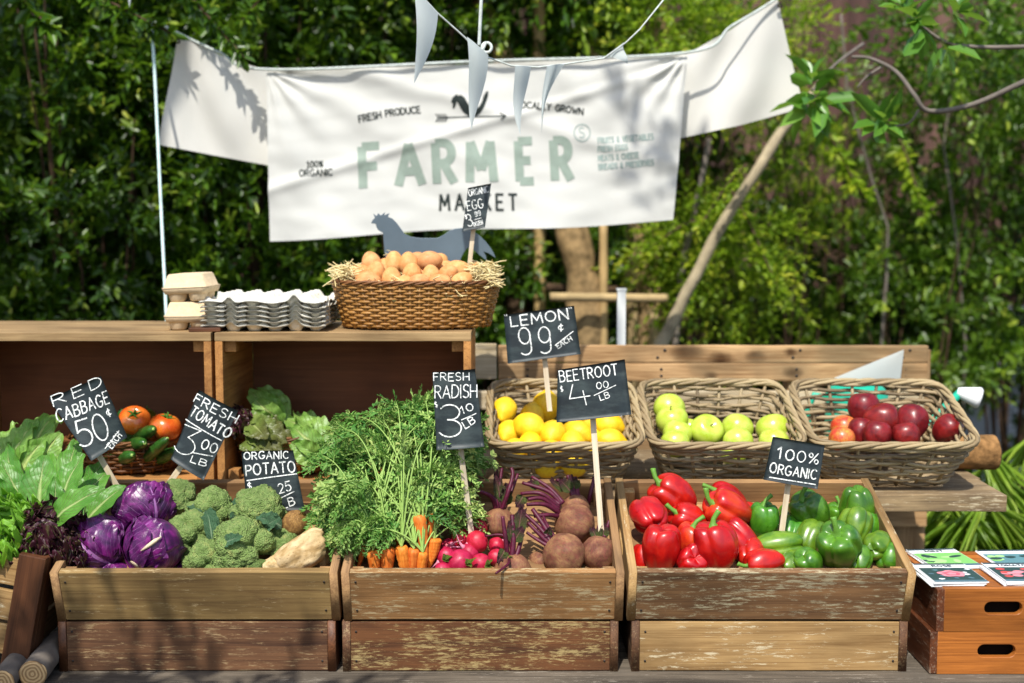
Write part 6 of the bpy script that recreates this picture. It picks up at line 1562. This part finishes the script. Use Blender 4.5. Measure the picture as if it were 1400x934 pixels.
def rosette(label, name, cat, c, R, n, m, seed, up=.5, ls=1.0, tiltc=(0, -.4, .9), wr=.9, **k):
    rng = random.Random(seed); L = []; ax = Vector(tiltc).normalized(); x = ax.orthogonal().normalized(); y = ax.cross(x); c = Vector(c)
    for i in range(n):
        a = i*2.4; f = (i+.5)/n; e = (1-f)*1.25+.1
        d = (x*math.cos(a)+y*math.sin(a))*math.sin(e)+ax*math.cos(e)*(.8+.3*f)
        b = c-ax*R*.25+(x*math.cos(a)+y*math.sin(a))*R*.08; t_ = b+d.normalized()*R*rng.uniform(.85, 1.15)*ls
        L.append((b, t_, R*wr*rng.uniform(.8, 1.1), (ax*.9-(x*math.cos(a)+y*math.sin(a))*.5)))
    return head(label, name, cat, L, m, **k)
rosette('bright green frilly lettuce at the left edge above the crate corner', 'lettuce', 'lettuce', P(0, 735, 2.70), .10, 48, M['frilly'], 3, ruf=.16, fr=5, arch=.1, fold=.2, shape=1.7, wr=.8, frill=.12, nu=28, nv=26)
rosette('dark red frilly lollo lettuce in front of the romaine', 'lettuce', 'lettuce', P(62, 735, 2.71), .088, 54, M['lollo'], 5, ruf=.16, fr=5, arch=.1, fold=.2, shape=1.7, wr=.75, frill=.13, tiltc=(.1, -.6, .8), nu=28, nv=26)
rosette('second dark red lollo lettuce tucked beside the dark cabbage', 'lettuce', 'lettuce', P(96, 750, 2.71), .07, 40, M['lollo'], 8, ruf=.16, fr=5, arch=.1, fold=.2, shape=1.7, wr=.75, frill=.13, tiltc=(.2, -.6, .7), nu=24, nv=24)
head('pale green leafy head with thick stems lying to the right in the small basket', 'leafy_greens', 'leafy greens', [
 PL(448, 622, 3.12, 392, 570, 3.20, 46, (.3, -.7, .5), curl=.3), PL(445, 618, 3.13, 404, 562, 3.22, 44, (.4, -.5, .7), curl=.2), PL(440, 626, 3.11, 384, 592, 3.16, 40, (.0, -.9, .3)), PL(436, 628, 3.10, 398, 606, 3.1, 34, (-.2, -.9, .3)), PL(446, 616, 3.15, 425, 572, 3.22, 36, (.6, -.5, .5)), PL(442, 624, 3.10, 400, 582, 3.13, 34, (.1, -.9, .4), curl=.5)],
 M['bokchoy'], arch=.22, ruf=.05, fr=4, fold=.35, shape=.8)
head('pale leaf bundle standing up against the dark crate back', 'leafy_greens', 'leafy greens', [
 PL(388, 575, 3.20, 340, 534, 3.22, 34, (-.4, -.7, .6)), PL(384, 580, 3.19, 348, 545, 3.19, 30, (-.2, -.9, .4)), PL(392, 572, 3.22, 352, 530, 3.25, 34, (.2, -.5, .8)), PL(380, 588, 3.17, 346, 560, 3.16, 28, (-.3, -.9, .2)), PL(390, 580, 3.2, 366, 536, 3.24, 28, (.4, -.7, .5))],
 M['bokchoy'], arch=.2, ruf=.04, fr=4, fold=.3, shape=.8)
head('olive brown leaf lettuce in the middle of the small basket', 'lettuce', 'lettuce', [
 PL(338, 580, 3.12, 392, 606, 3.08, 34, (.2, -.7, .7)), PL(342, 590, 3.12, 386, 618, 3.06, 32, (.0, -.8, .5)), PL(340, 575, 3.14, 384, 584, 3.14, 34, (.1, -.4, .9)), PL(344, 600, 3.10, 372, 618, 3.05, 30, (-.1, -.9, .4)), PL(346, 580, 3.12, 366, 600, 3.05, 34, (-.2, -.8, .5)), PL(340, 600, 3.11, 352, 620, 3.06, 30, (-.2, -.8, .4)), PL(344, 588, 3.12, 400, 598, 3.12, 30, (.2, -.6, .7))],
 M['redleaf'], arch=.2, ruf=.06, fr=5, fold=.3, shape=.7)
rosette('dark red curly lettuce beside the crate post behind the tomato sign', 'lettuce', 'lettuce', P(322, 585, 3.15), .065, 18, M['lollo'], 9, ruf=.14, fr=5, arch=.1, fold=.2, shape=1.7, wr=1.2, frill=.1, nu=20, nv=20)
# broccoli leaves lying in the heap: parts of the heads
bl = [o for o in C.objects if o.name.startswith('broccoli')]
def broc_leaf(i, L):
    o = bl[i]; bpy.context.view_layer.update(); mb = MB(); leaf_grid(mb, *L[:4], arch=.25, ruf=.05, fr=4, fold=.3, shape=.8, seed=i)
    inv = (Matrix.Translation(o.location) @ o.rotation_quaternion.to_matrix().to_4x4() @ Matrix.Diagonal((*o.scale, 1))).inverted()
    mb.v = [tuple(inv @ Vector(p)) for p in mb.v]; mb.build('leaf', M['broc_leaf'], o)
for i, L in ((1, PL(275, 700, 2.80, 300, 722, 2.74, 20, (0, -.6, .8))), (2, PL(290, 742, 2.72, 282, 698, 2.76, 18, (.4, -.8, .4))), (3, PL(385, 720, 2.74, 350, 708, 2.71, 24, (0, -.7, .7))), (3, PL(362, 722, 2.73, 383, 708, 2.70, 20, (.3, -.8, .5))), (4, PL(305, 745, 2.66, 332, 734, 2.64, 18, (-.1, -.8, .6))), (1, PL(325, 720, 2.78, 316, 700, 2.76, 18, (.2, -.8, .5))), (3, PL(322, 700, 2.83, 332, 680, 2.86, 18, (.0, -.8, .5))), (0, PL(262, 690, 2.84, 275, 700, 2.78, 16, (.1, -.8, .5))), (0, PL(232, 672, 2.90, 224, 660, 2.90, 12, (-.2, -.8, .5)))): broc_leaf(i, L)

# roots
def root_mesh(seed, elong=1.0, sub=4, amp=.10, taper=0.0, bend=0.0):
    v, f = ico(sub); out = []
    for p in v:
        q = np.array(p)*(1+amp*n3(p, 1.5, seed)+amp*.35*n3(p, 4, seed+4)); z = q[2]
        s_ = 1-taper*(1-z)/2; out.append((q[0]*s_+bend*z*z, q[1]*s_, z*elong))
    return mesh('root', out, f)
JM = root_mesh(3, 1.0, 5, .22); JM.materials.append(M['jicama'])
GJ = 'pale roots at the right of the left crate'
for k, (lab, px, py, a, b, ax, Y) in enumerate([('large pale lumpy root lying aslant at the front', 410, 758, 44, 25, (.75, .1, .55), 2.69), ('slender pale root standing behind the large one at the crate side', 436, 752, 30, 15, (-.2, .3, 1), 2.74), ('small pale root end left of the large one', 376, 775, 20, 16, (.8, .1, .3), 2.68)]):
    tag(link('pale_root', JM, None, None, P(px, py, Y), None, quat_axis(ax, k), (SZ(b, Y), SZ(b, Y), SZ(a, Y))), lab, 'root vegetable', GJ)
TM = root_mesh(6, 1.0, 4, .07); TM.materials.append(M['turnip'])
o = tag(link('turnip', TM, None, None, P(404, 716, 2.76), None, quat_axis((.3, -.4, .8)), (SZ(19, 2.76),)*3), 'round brown turnip below the potato sign', 'turnip')
b = MB(); b.tube([(0, 0, .9), (.05, 0, 1.05), (.12, .02, 1.12)], [.22, .12, .05], 8); b.build('root_tip', M['turnip'], o)

# radishes
RM = root_mesh(4, .95, 4, .05); RM.materials.append(M['radish'])
tl = MB(); tl.tube([(0, 0, .80), (.02, 0, 1.1), (.12, .03, 1.6), (.35, .02, 2.1), (.5, .1, 2.6)], [.36, .14, .07, .04, .015], 8); tl = tl.me('root_tail'); tl.materials.append(M['radish_tail'])
M['sprout'] = vegleaf('sprout', '5a7a24', '8aa63c', 'b9c46a', '9fc04a', .2, 5)
for k, (lab, px, py, r, ax, Y) in enumerate([
 ('radish at the top of the heap touching the sign stick', 653, 722, 13, (.3, .5, .4), 2.80), ('radish on the upper left of the heap', 630, 736, 13.5, (.6, -.4, .2), 2.77), ('pointed radish lying across the middle, tail to the left', 652, 741, 15, (-.85, -.4, -.2), 2.74),
 ('radish at the left with its tail trailing down to the carrots', 610, 761, 13, (-.75, -.3, -.45), 2.71), ('radish behind the left one', 613, 749, 12, (.4, -.5, .5), 2.75), ('biggest round radish at the front', 629, 768, 17, (.15, .3, -.8), 2.69),
 ('radish between the biggest and the pointed one', 641, 756, 14, (-.5, -.3, .6), 2.73), ('bright radish at the front right of the heap', 657, 770, 13, (.4, .2, -.8), 2.69), ('radish at the very front left, cut off by the crate edge', 606, 781, 12, (-.5, .3, -.4), 2.675),
 ('dark pink radish beneath the beetroot stems', 679, 746, 11, (.5, .3, .3), 2.76), ('radish low on the right, half hidden by leaf sprouts', 678, 762, 11, (.3, .4, -.3), 2.72)]):
    R = SZ(r, Y)*1.08; o = tag(link('radish', RM, None, None, P(px, py, Y), None, quat_axis(ax, k*1.3), (R, R, R)), lab, 'radish', 'radishes in the middle crate'); link('root_tail', tl, None, o)
    if k in (5, 7, 10, 3):
        inv = (Matrix.Translation(o.location) @ o.rotation_quaternion.to_matrix().to_4x4() @ Matrix.Diagonal((*o.scale, 1))).inverted(); mb = MB(); c = P(px+(10 if k != 3 else -2), py+4, Y-.03); rg = random.Random(k)
        for j in range(7): leaf_grid(mb, c, c+Vector((rg.uniform(-.3, 1), rg.uniform(-1, .2), rg.uniform(-.2, .8)))*.022, .011, (0, -.5, .8), seed=j, nu=4, nv=6, ruf=.05)
        mb.v = [tuple(inv @ Vector(p)) for p in mb.v]; mb.build('leaf_sprout', M['sprout'], o)

# beetroots
BM = root_mesh(8, .95, 4, .07); BM.materials.append(M['beet'])
M['beet_leaf'] = vegleaf('beet_leaf', '33401f', '6a7a3c', 'a06a6a', '7a8a40', .15, 6, tipcol='4a2430')
def beet(lab, px, py, r, ax, Y, stems=(), tail=None, leaves=()):
    R = SZ(r, Y)*1.08; o = tag(link('beetroot', BM, None, None, P(px, py, Y), None, quat_axis(ax, px), (R, R, R)), lab, 'beetroot', 'beetroots in the middle crate')
    inv = (Matrix.Translation(o.location) @ o.rotation_quaternion.to_matrix().to_4x4() @ Matrix.Diagonal((*o.scale, 1))).inverted()
    for pts, w_ in stems:
        pts = [P(*q) for q in pts]; out = []
        for i in range(len(pts)-1):
            p0, p1, p2, p3 = pts[max(i-1, 0)], pts[i], pts[i+1], pts[min(i+2, len(pts)-1)]
            for j in range(6):
                t = j/6; out.append(.5*((2*p1)+(-p0+p2)*t+(2*p0-5*p1+4*p2-p3)*t*t+(-p0+3*p1-3*p2+p3)*t**3))
        out.append(pts[-1]); n = len(out); mb = MB(); mb.tube(out, [SZ(w_/2, Y)*(1.15-.4*i/n) for i in range(n)], 8)
        mb.v = [tuple(inv @ Vector(p)) for p in mb.v]; mb.build('stem', M['beet_stem'], o)
    if tail:
        mb = MB(); mb.tube([P(*q) for q in tail], [SZ(w, Y) for w in np.linspace(4, .8, len(tail))], 7); mb.v = [tuple(inv @ Vector(p)) for p in mb.v]; mb.build('root_tail', M['beet_stem'], o)
    if leaves:
        mb = MB()
        for j, (a, b_, w_) in enumerate(leaves): leaf_grid(mb, P(*a), P(*b_), SZ(w_, Y), (.2, -.9, .4), seed=j+px, ruf=.14, fr=4, fold=.4, arch=.2, nu=10, nv=14)
        mb.v = [tuple(inv @ Vector(p)) for p in mb.v]; mb.build('leaf', M['beet_leaf'], o)
beet('beetroot behind the radishes with stems curving up and to the left', 681, 715, 21, (.1, .1, 1), 2.84, [
 ([(678, 697, 2.84), (672, 680, 2.83), (655, 672, 2.81), (631, 668, 2.79)], 6), ([(681, 696, 2.84), (678, 684, 2.84), (668, 676, 2.85), (656, 673, 2.86)], 5), ([(684, 696, 2.85), (683, 670, 2.86), (686, 640, 2.88)], 5.5), ([(686, 697, 2.84), (695, 672, 2.84), (701, 650, 2.86), (699, 640, 2.87)], 6), ([(689, 697, 2.86), (700, 670, 2.88), (708, 648, 2.9)], 5)],
 leaves=[((684, 690, 2.85), (677, 645, 2.88), 16), ((690, 690, 2.86), (692, 660, 2.86), 18)])
beet('large beetroot on the right of the heap with a fan of stems to the left', 786, 717, 27, (-.8, -.1, .4), 2.82, [
 ([(765, 702, 2.82), (745, 690, 2.80), (720, 690, 2.79)], 6.5), ([(764, 698, 2.82), (742, 682, 2.81), (722, 683, 2.80)], 6), ([(765, 694, 2.83), (740, 675, 2.83), (712, 675, 2.84)], 6), ([(768, 690, 2.84), (750, 672, 2.85), (714, 660, 2.86)], 6.5), ([(770, 688, 2.84), (752, 668, 2.86), (727, 652, 2.88)], 6), ([(763, 706, 2.81), (750, 704, 2.79), (730, 706, 2.78)], 6), ([(766, 690, 2.83), (745, 680, 2.84), (710, 682, 2.85)], 5)],
 leaves=[((735, 668, 2.86), (722, 658, 2.87), 14), ((715, 678, 2.84), (706, 694, 2.83), 16)])
beet('beetroot at the back touching the large one, dark stems standing up', 787, 694, 18, (-.1, .3, 1), 2.90, [
 ([(783, 680, 2.90), (776, 662, 2.91), (760, 656, 2.92)], 6), ([(786, 680, 2.9), (781, 662, 2.92), (776, 650, 2.93)], 7), ([(790, 681, 2.9), (788, 665, 2.92), (786, 652, 2.93)], 7)], leaves=[((780, 672, 2.9), (764, 655, 2.91), 18), ((786, 670, 2.91), (779, 650, 2.92), 18), ((772, 672, 2.9), (752, 656, 2.93), 12)])
beet('biggest beetroot at the front with scarred skin', 771, 758, 28, (-.7, -.2, .6), 2.71, [
 ([(753, 745, 2.72), (735, 728, 2.73), (722, 715, 2.74)], 6.5), ([(757, 740, 2.72), (742, 716, 2.75), (728, 696, 2.77)], 7.5), ([(754, 742, 2.72), (738, 722, 2.74), (714, 700, 2.76)], 6.5), ([(752, 748, 2.71), (735, 738, 2.72), (720, 728, 2.73)], 5.5), ([(760, 738, 2.73), (748, 718, 2.76), (741, 702, 2.79)], 5)], leaves=[((748, 730, 2.72), (752, 720, 2.71), 12)])
beet('beetroot in the front right corner', 818, 757, 24, (.2, .3, .8), 2.73, [([(826, 735, 2.76), (830, 722, 2.79), (833, 712, 2.80)], 6), ([(820, 736, 2.77), (818, 722, 2.79), (822, 714, 2.80)], 5)], leaves=[((824, 735, 2.76), (826, 716, 2.77), 14), ((816, 738, 2.75), (808, 722, 2.78), 14)])
beet('dark small beetroot in the shade left of the biggest one', 739, 768, 16, (-.3, .2, .8), 2.75)
beet('beetroot cut off by the crate edge in the middle, stems standing up', 701, 782, 25, (.05, -.1, 1), 2.69, [
 ([(694, 762, 2.69), (691, 735, 2.69), (687, 706, 2.70)], 6.5), ([(700, 762, 2.69), (702, 735, 2.70), (700, 704, 2.72)], 7.5), ([(705, 763, 2.69), (712, 740, 2.71), (716, 710, 2.74)], 6.5), ([(696, 765, 2.67), (694, 772, 2.62), (678, 784, 2.575)], 4), ([(702, 760, 2.70), (690, 733, 2.71), (663, 733, 2.72)], 4)],
 leaves=[((702, 740, 2.70), (715, 720, 2.71), 18), ((706, 735, 2.71), (714, 690, 2.75), 18), ((698, 740, 2.70), (696, 712, 2.71), 12), ((690, 752, 2.69), (680, 770, 2.67), 14)])
mb = MB(); mb.tube([P(803, 694, 2.93), P(807, 676, 2.93), P(813, 652, 2.94)], [.006, .005, .0045], 8); tag(mb.build('beet_stalk', M['beet_stem']), 'single cut dark red stalk standing beside the beetroot sign stick', 'stalk')

# carrots with greens
def carrot_mesh(seed):
    rng = random.Random(seed); prof = []; n = 26
    for i in range(n+1):
        f = i/n; r = (1-f)**.55*(1 if f > .06 else .75+.25*f/.06)*(1+.03*math.sin(f*60+seed)); prof.append((max(r, .02), -f))
    prof = [(.12, -.008), (.7, -.004)]+prof[1:]; mb = MB(); mb.lathe(prof, 18); b = rng.uniform(-.3, .3)
    out = [(x+b*z*z*3+.08*n3((x, y, z*6), .8, seed), y, z) for x, y, z in mb.v]; return mesh('carrot', out, mb.f)
CM = [carrot_mesh(s) for s in (1, 2, 3)]
for m in CM: m.materials.append(M['carrot'])
M['carrot_leaf'] = leafmat('carrot_leaf', ['2a5220', '467a30', '6b9844', '98b660', 'bcc676'], '7fbf3a', .24, .5, .3)
def frond(base, mid, tip, rng, pos, ax, nm, ln, stems, leaf_from=.45, size=1.0, tones=None):
    base, mid, tip = Vector(base), Vector(mid), Vector(tip); N = 26; tb = rng.random()
    pts = [base*(1-u)**2+mid*2*u*(1-u)+tip*u*u for u in np.linspace(0, 1, N)]
    stems.append((pts, [.0024*(1-.75*i/N) for i in range(N)]))
    for i in range(int(N*leaf_from), N):
        f = (i/N-leaf_from)/(1-leaf_from); d = (pts[min(i+1, N-1)]-pts[i-1]).normalized(); rv = Vector((rng.gauss(0, 1), rng.gauss(0, 1), rng.gauss(0, 1))); s = d.cross(rv).normalized()
        L = .052*size*(1-.75*f)*rng.uniform(.6, 1.25)+.012; tn = tb*.65+.25*f
        for sg in (-1, 1):
            a = (d*.65+s*sg+Vector((0, 0, -.25))).normalized(); nn = d.cross(s)
            K = 7
            for k in range(1, K+1):
                p = pts[i]+a*L*k/K+Vector((0, 0, -.25*L*(k/K)**2)); side = a.cross(nn)
                for s2 in (-1, 1):
                    pos.append(p[:]); ax.append((a*.8+side*s2*.8+Vector((rng.gauss(0, .25), rng.gauss(0, .25), rng.gauss(0, .25))))[:]); nm.append((nn+Vector((rng.gauss(0, .4), rng.gauss(0, .4), rng.gauss(0, .4))))[:]); ln.append(.0145*size*(1-.35*k/K)*rng.uniform(.6, 1.45)); tones.append(min(1, tn+rng.uniform(0, .3)))
            stems.append(([pts[i], pts[i]+a*L*.5+Vector((0, 0, -.06*L)), pts[i]+a*L+Vector((0, 0, -.25*L))], [.0007, .0006, .0004]))
def pxr(rng, x0, x1, y0, y1, Y0, Y1): return P(rng.uniform(x0, x1), rng.uniform(y0, y1), rng.uniform(Y0, Y1))
CARS = [  # crown px,py,Y, radius px, length m, axis (root direction is -axis), heap boxes
 ('carrot at the front with a broad crown, second from the left', 531, 775, 2.675, 11, .13, (.05, .5, .8)), ('carrot at the front in the middle, beside the broad crowned one', 549, 773, 2.675, 11, .13, (-.1, .5, .8)),
 ('front carrot right of the middle', 566, 776, 2.68, 10, .12, (.1, .5, .8)), ('long orange carrot standing up in the middle of the bunch', 573, 730, 2.70, 11, .12, (-.15, .05, 1)),
 ('thin twisted carrot beside the long standing one', 590, 728, 2.715, 6, .10, (.12, .1, 1)), ('stubby carrot at the right end next to the radishes', 594, 762, 2.71, 12, .07, (.1, .1, 1)),
 ('leftmost pale carrot crown at the crate corner', 510, 778, 2.68, 11, .12, (-.1, .5, .8)), ('thin dark orange carrot at the left end under drooping leaves', 499, 766, 2.70, 6, .08, (.25, .2, 1)),
 ('small carrot crown high among the pale stems', 545, 730, 2.78, 8.5, .10, (0, .1, 1)), ('carrot crown tucked low between the two left ones', 519, 781, 2.70, 8, .1, (0, .4, .8)), ('carrot crown at the front right beside the radishes', 578, 781, 2.68, 9, .1, (.1, .4, .8))]
HB = [  # target boxes for the greens: x0,x1,y0,y1,Y0,Y1, height of the arch
 (425, 470, 660, 730, 2.66, 2.78), (430, 480, 610, 660, 2.74, 2.86), (455, 520, 560, 620, 2.86, 2.98), (510, 590, 552, 600, 2.88, 3.0), (590, 660, 575, 640, 2.84, 2.96), (480, 560, 600, 670, 2.76, 2.9), (560, 640, 600, 680, 2.76, 2.9),
 (600, 655, 650, 720, 2.74, 2.84), (640, 678, 590, 640, 2.86, 2.96), (440, 490, 590, 640, 2.8, 2.92), (440, 480, 690, 740, 2.72, 2.8), (455, 480, 715, 750, 2.66, 2.72), (540, 600, 640, 690, 2.74, 2.84), (470, 640, 548, 580, 2.9, 3.0), (560, 615, 555, 600, 2.86, 2.98)]
rngc = random.Random(12); hb = 0
for k, (lab, px, py, Y, r, Lc, ax) in enumerate(CARS):
    c = P(px, py-26, Y-.008); R = SZ(r, Y)*.95; o = tag(link('carrot', CM[k % 3], None, None, c, None, quat_axis((ax[0], -.12 if ax[1] > .1 else .02, 1), k), (R, R, Lc)), lab, 'carrot', 'carrots with their greens in the middle crate')
    inv = (Matrix.Translation(o.location) @ o.rotation_quaternion.to_matrix().to_4x4() @ Matrix.Diagonal((*o.scale, 1))).inverted()
    pos, axs, nm, ln, stems, tones = [], [], [], [], [], []
    nf = 13 if k not in (4, 7) else 3
    for j in range(nf):
        B = HB[hb % len(HB)]; hb += 1; tip = pxr(rngc, *B)
        mid = c.lerp(tip, .30)+Vector((rngc.uniform(-.02, .02), rngc.uniform(-.03, .02), 0)); mid.z = max(c.z, tip.z)+rngc.uniform(.0, .09)
        frond(c, mid, tip, rngc, pos, axs, nm, ln, stems, rngc.uniform(.52, .74) if B[2] < 640 else rngc.uniform(.36, .58), rngc.uniform(.85, 1.15), tones)
    loc = lambda A: np.array([tuple(inv @ Vector(p)) for p in A])
    ln = np.array(ln); me = leaves_mesh(pos, axs, nm, ln, ln*.36, tones)
    co = np.empty(len(me.vertices)*3, dtype=np.float32); me.vertices.foreach_get('co', co); co = co.reshape(-1, 3); im = np.array(inv); co = co@im[:3, :3].T+im[:3, 3]; me.vertices.foreach_set('co', co.astype(np.float32).ravel()); me.update()
    link('greens', me, M['carrot_leaf'], o)
    mb = MB()
    for pts, rr in stems: mb.tube(pts, rr, 5 if len(pts) > 5 else 3, False)
    mb.v = [tuple(inv @ Vector(p)) for p in mb.v]; mb.build('stalks', M['stem_pale'], o)

# tomatoes and cucumbers
TMm = apple_mesh(4, .80, .2, 5, .03); TMm.materials.append(M['tomato']); TG = apple_mesh(9, .8, .2); TG.materials.append(M['tomato_green'])
cal = MB()
for k in range(5):
    a = k*2*PI/5; cal.tube([(0, 0, .62), (.22*math.cos(a), .22*math.sin(a), .72), (.5*math.cos(a+.2), .5*math.sin(a+.2), .74)], [.06, .07, .015], 5)
cal.tube([(0, 0, .6), (.02, 0, .8), (.1, .03, .98)], [.05, .045, .05], 6); cal = cal.me('calyx'); cal.materials.append(M['calyx'])
for k, (lab, px, py, r, ax, Y, me) in enumerate([('orange tomato with its green calyx towards the viewer, beside the cabbage sign', 184, 575, 22, (.15, -.62, .7), 3.18, TMm), ('orange tomato half hidden by the tomato sign', 226, 584, 22, (.3, -.1, 1), 3.17, TMm), ('dark unripe tomato behind the orange one', 198, 572, 18, (.2, .2, 1), 3.27, TG), ('small red tomato deep between the cucumbers', 207, 598, 12, (.1, .2, 1), 3.20, TMm)]):
    R = SZ(r, Y); o = tag(link('tomato', me, None, None, P(px, py, Y), None, quat_axis(ax, k), (R, R, R)), lab, 'tomato', 'tomatoes in the low basket'); link('calyx', cal, None, o)
def cuc_mesh():
    mb = MB(); n = 22; pts = [(.35*math.sin(PI*i/n)*.35, 0, 2*i/n-1) for i in range(n+1)]; rr = [max(.02, (1-abs(2*i/n-1)**5))**.5*(.92+.05*math.sin(i*1.9)) for i in range(n+1)]
    mb.tube(pts, [.22*q for q in rr], 14); return mb.me('cucumber')
CU = cuc_mesh(); CU.materials.append(M['cucumber']); ct = MB(); ct.lathe([(.001, 1.0), (.03, 1.0), (.05, .99), (.055, .97)], 10); ct = ct.me('tip'); ct.materials.append(M['stem_pale'])
for k, (lab, a, b, w_) in enumerate([('topmost cucumber slanting up to the right', (165, 605, 3.22), (207, 588, 3.10), 19), ('cucumber in the middle of the pile, its end to the viewer', (170, 618, 3.24), (196, 607, 3.09), 19), ('cucumber pointing up right in front of the red tomato', (188, 634, 3.20), (226, 602, 3.09), 17), ('cucumber lying low at the left of the basket', (140, 630, 3.22), (178, 623, 3.09), 19), ('cucumber standing between the cabbage sign and the orange tomato', (166, 612, 3.24), (167, 566, 3.2), 15), ('cucumber at the right behind the tomato sign', (200, 634, 3.24), (240, 616, 3.12), 18)]):
    A, B = P(*a), P(*b); L = (B-A).length+.03; o = link('cucumber', CU, None, None, (A+B)/2, None, quat_axis(B-A, k*2), (SZ(w_/2, a[2])/.22, SZ(w_/2, a[2])/.22, L/2)); tag(o, lab, 'cucumber', 'cucumbers in the low basket'); link('tip', ct, None, o)
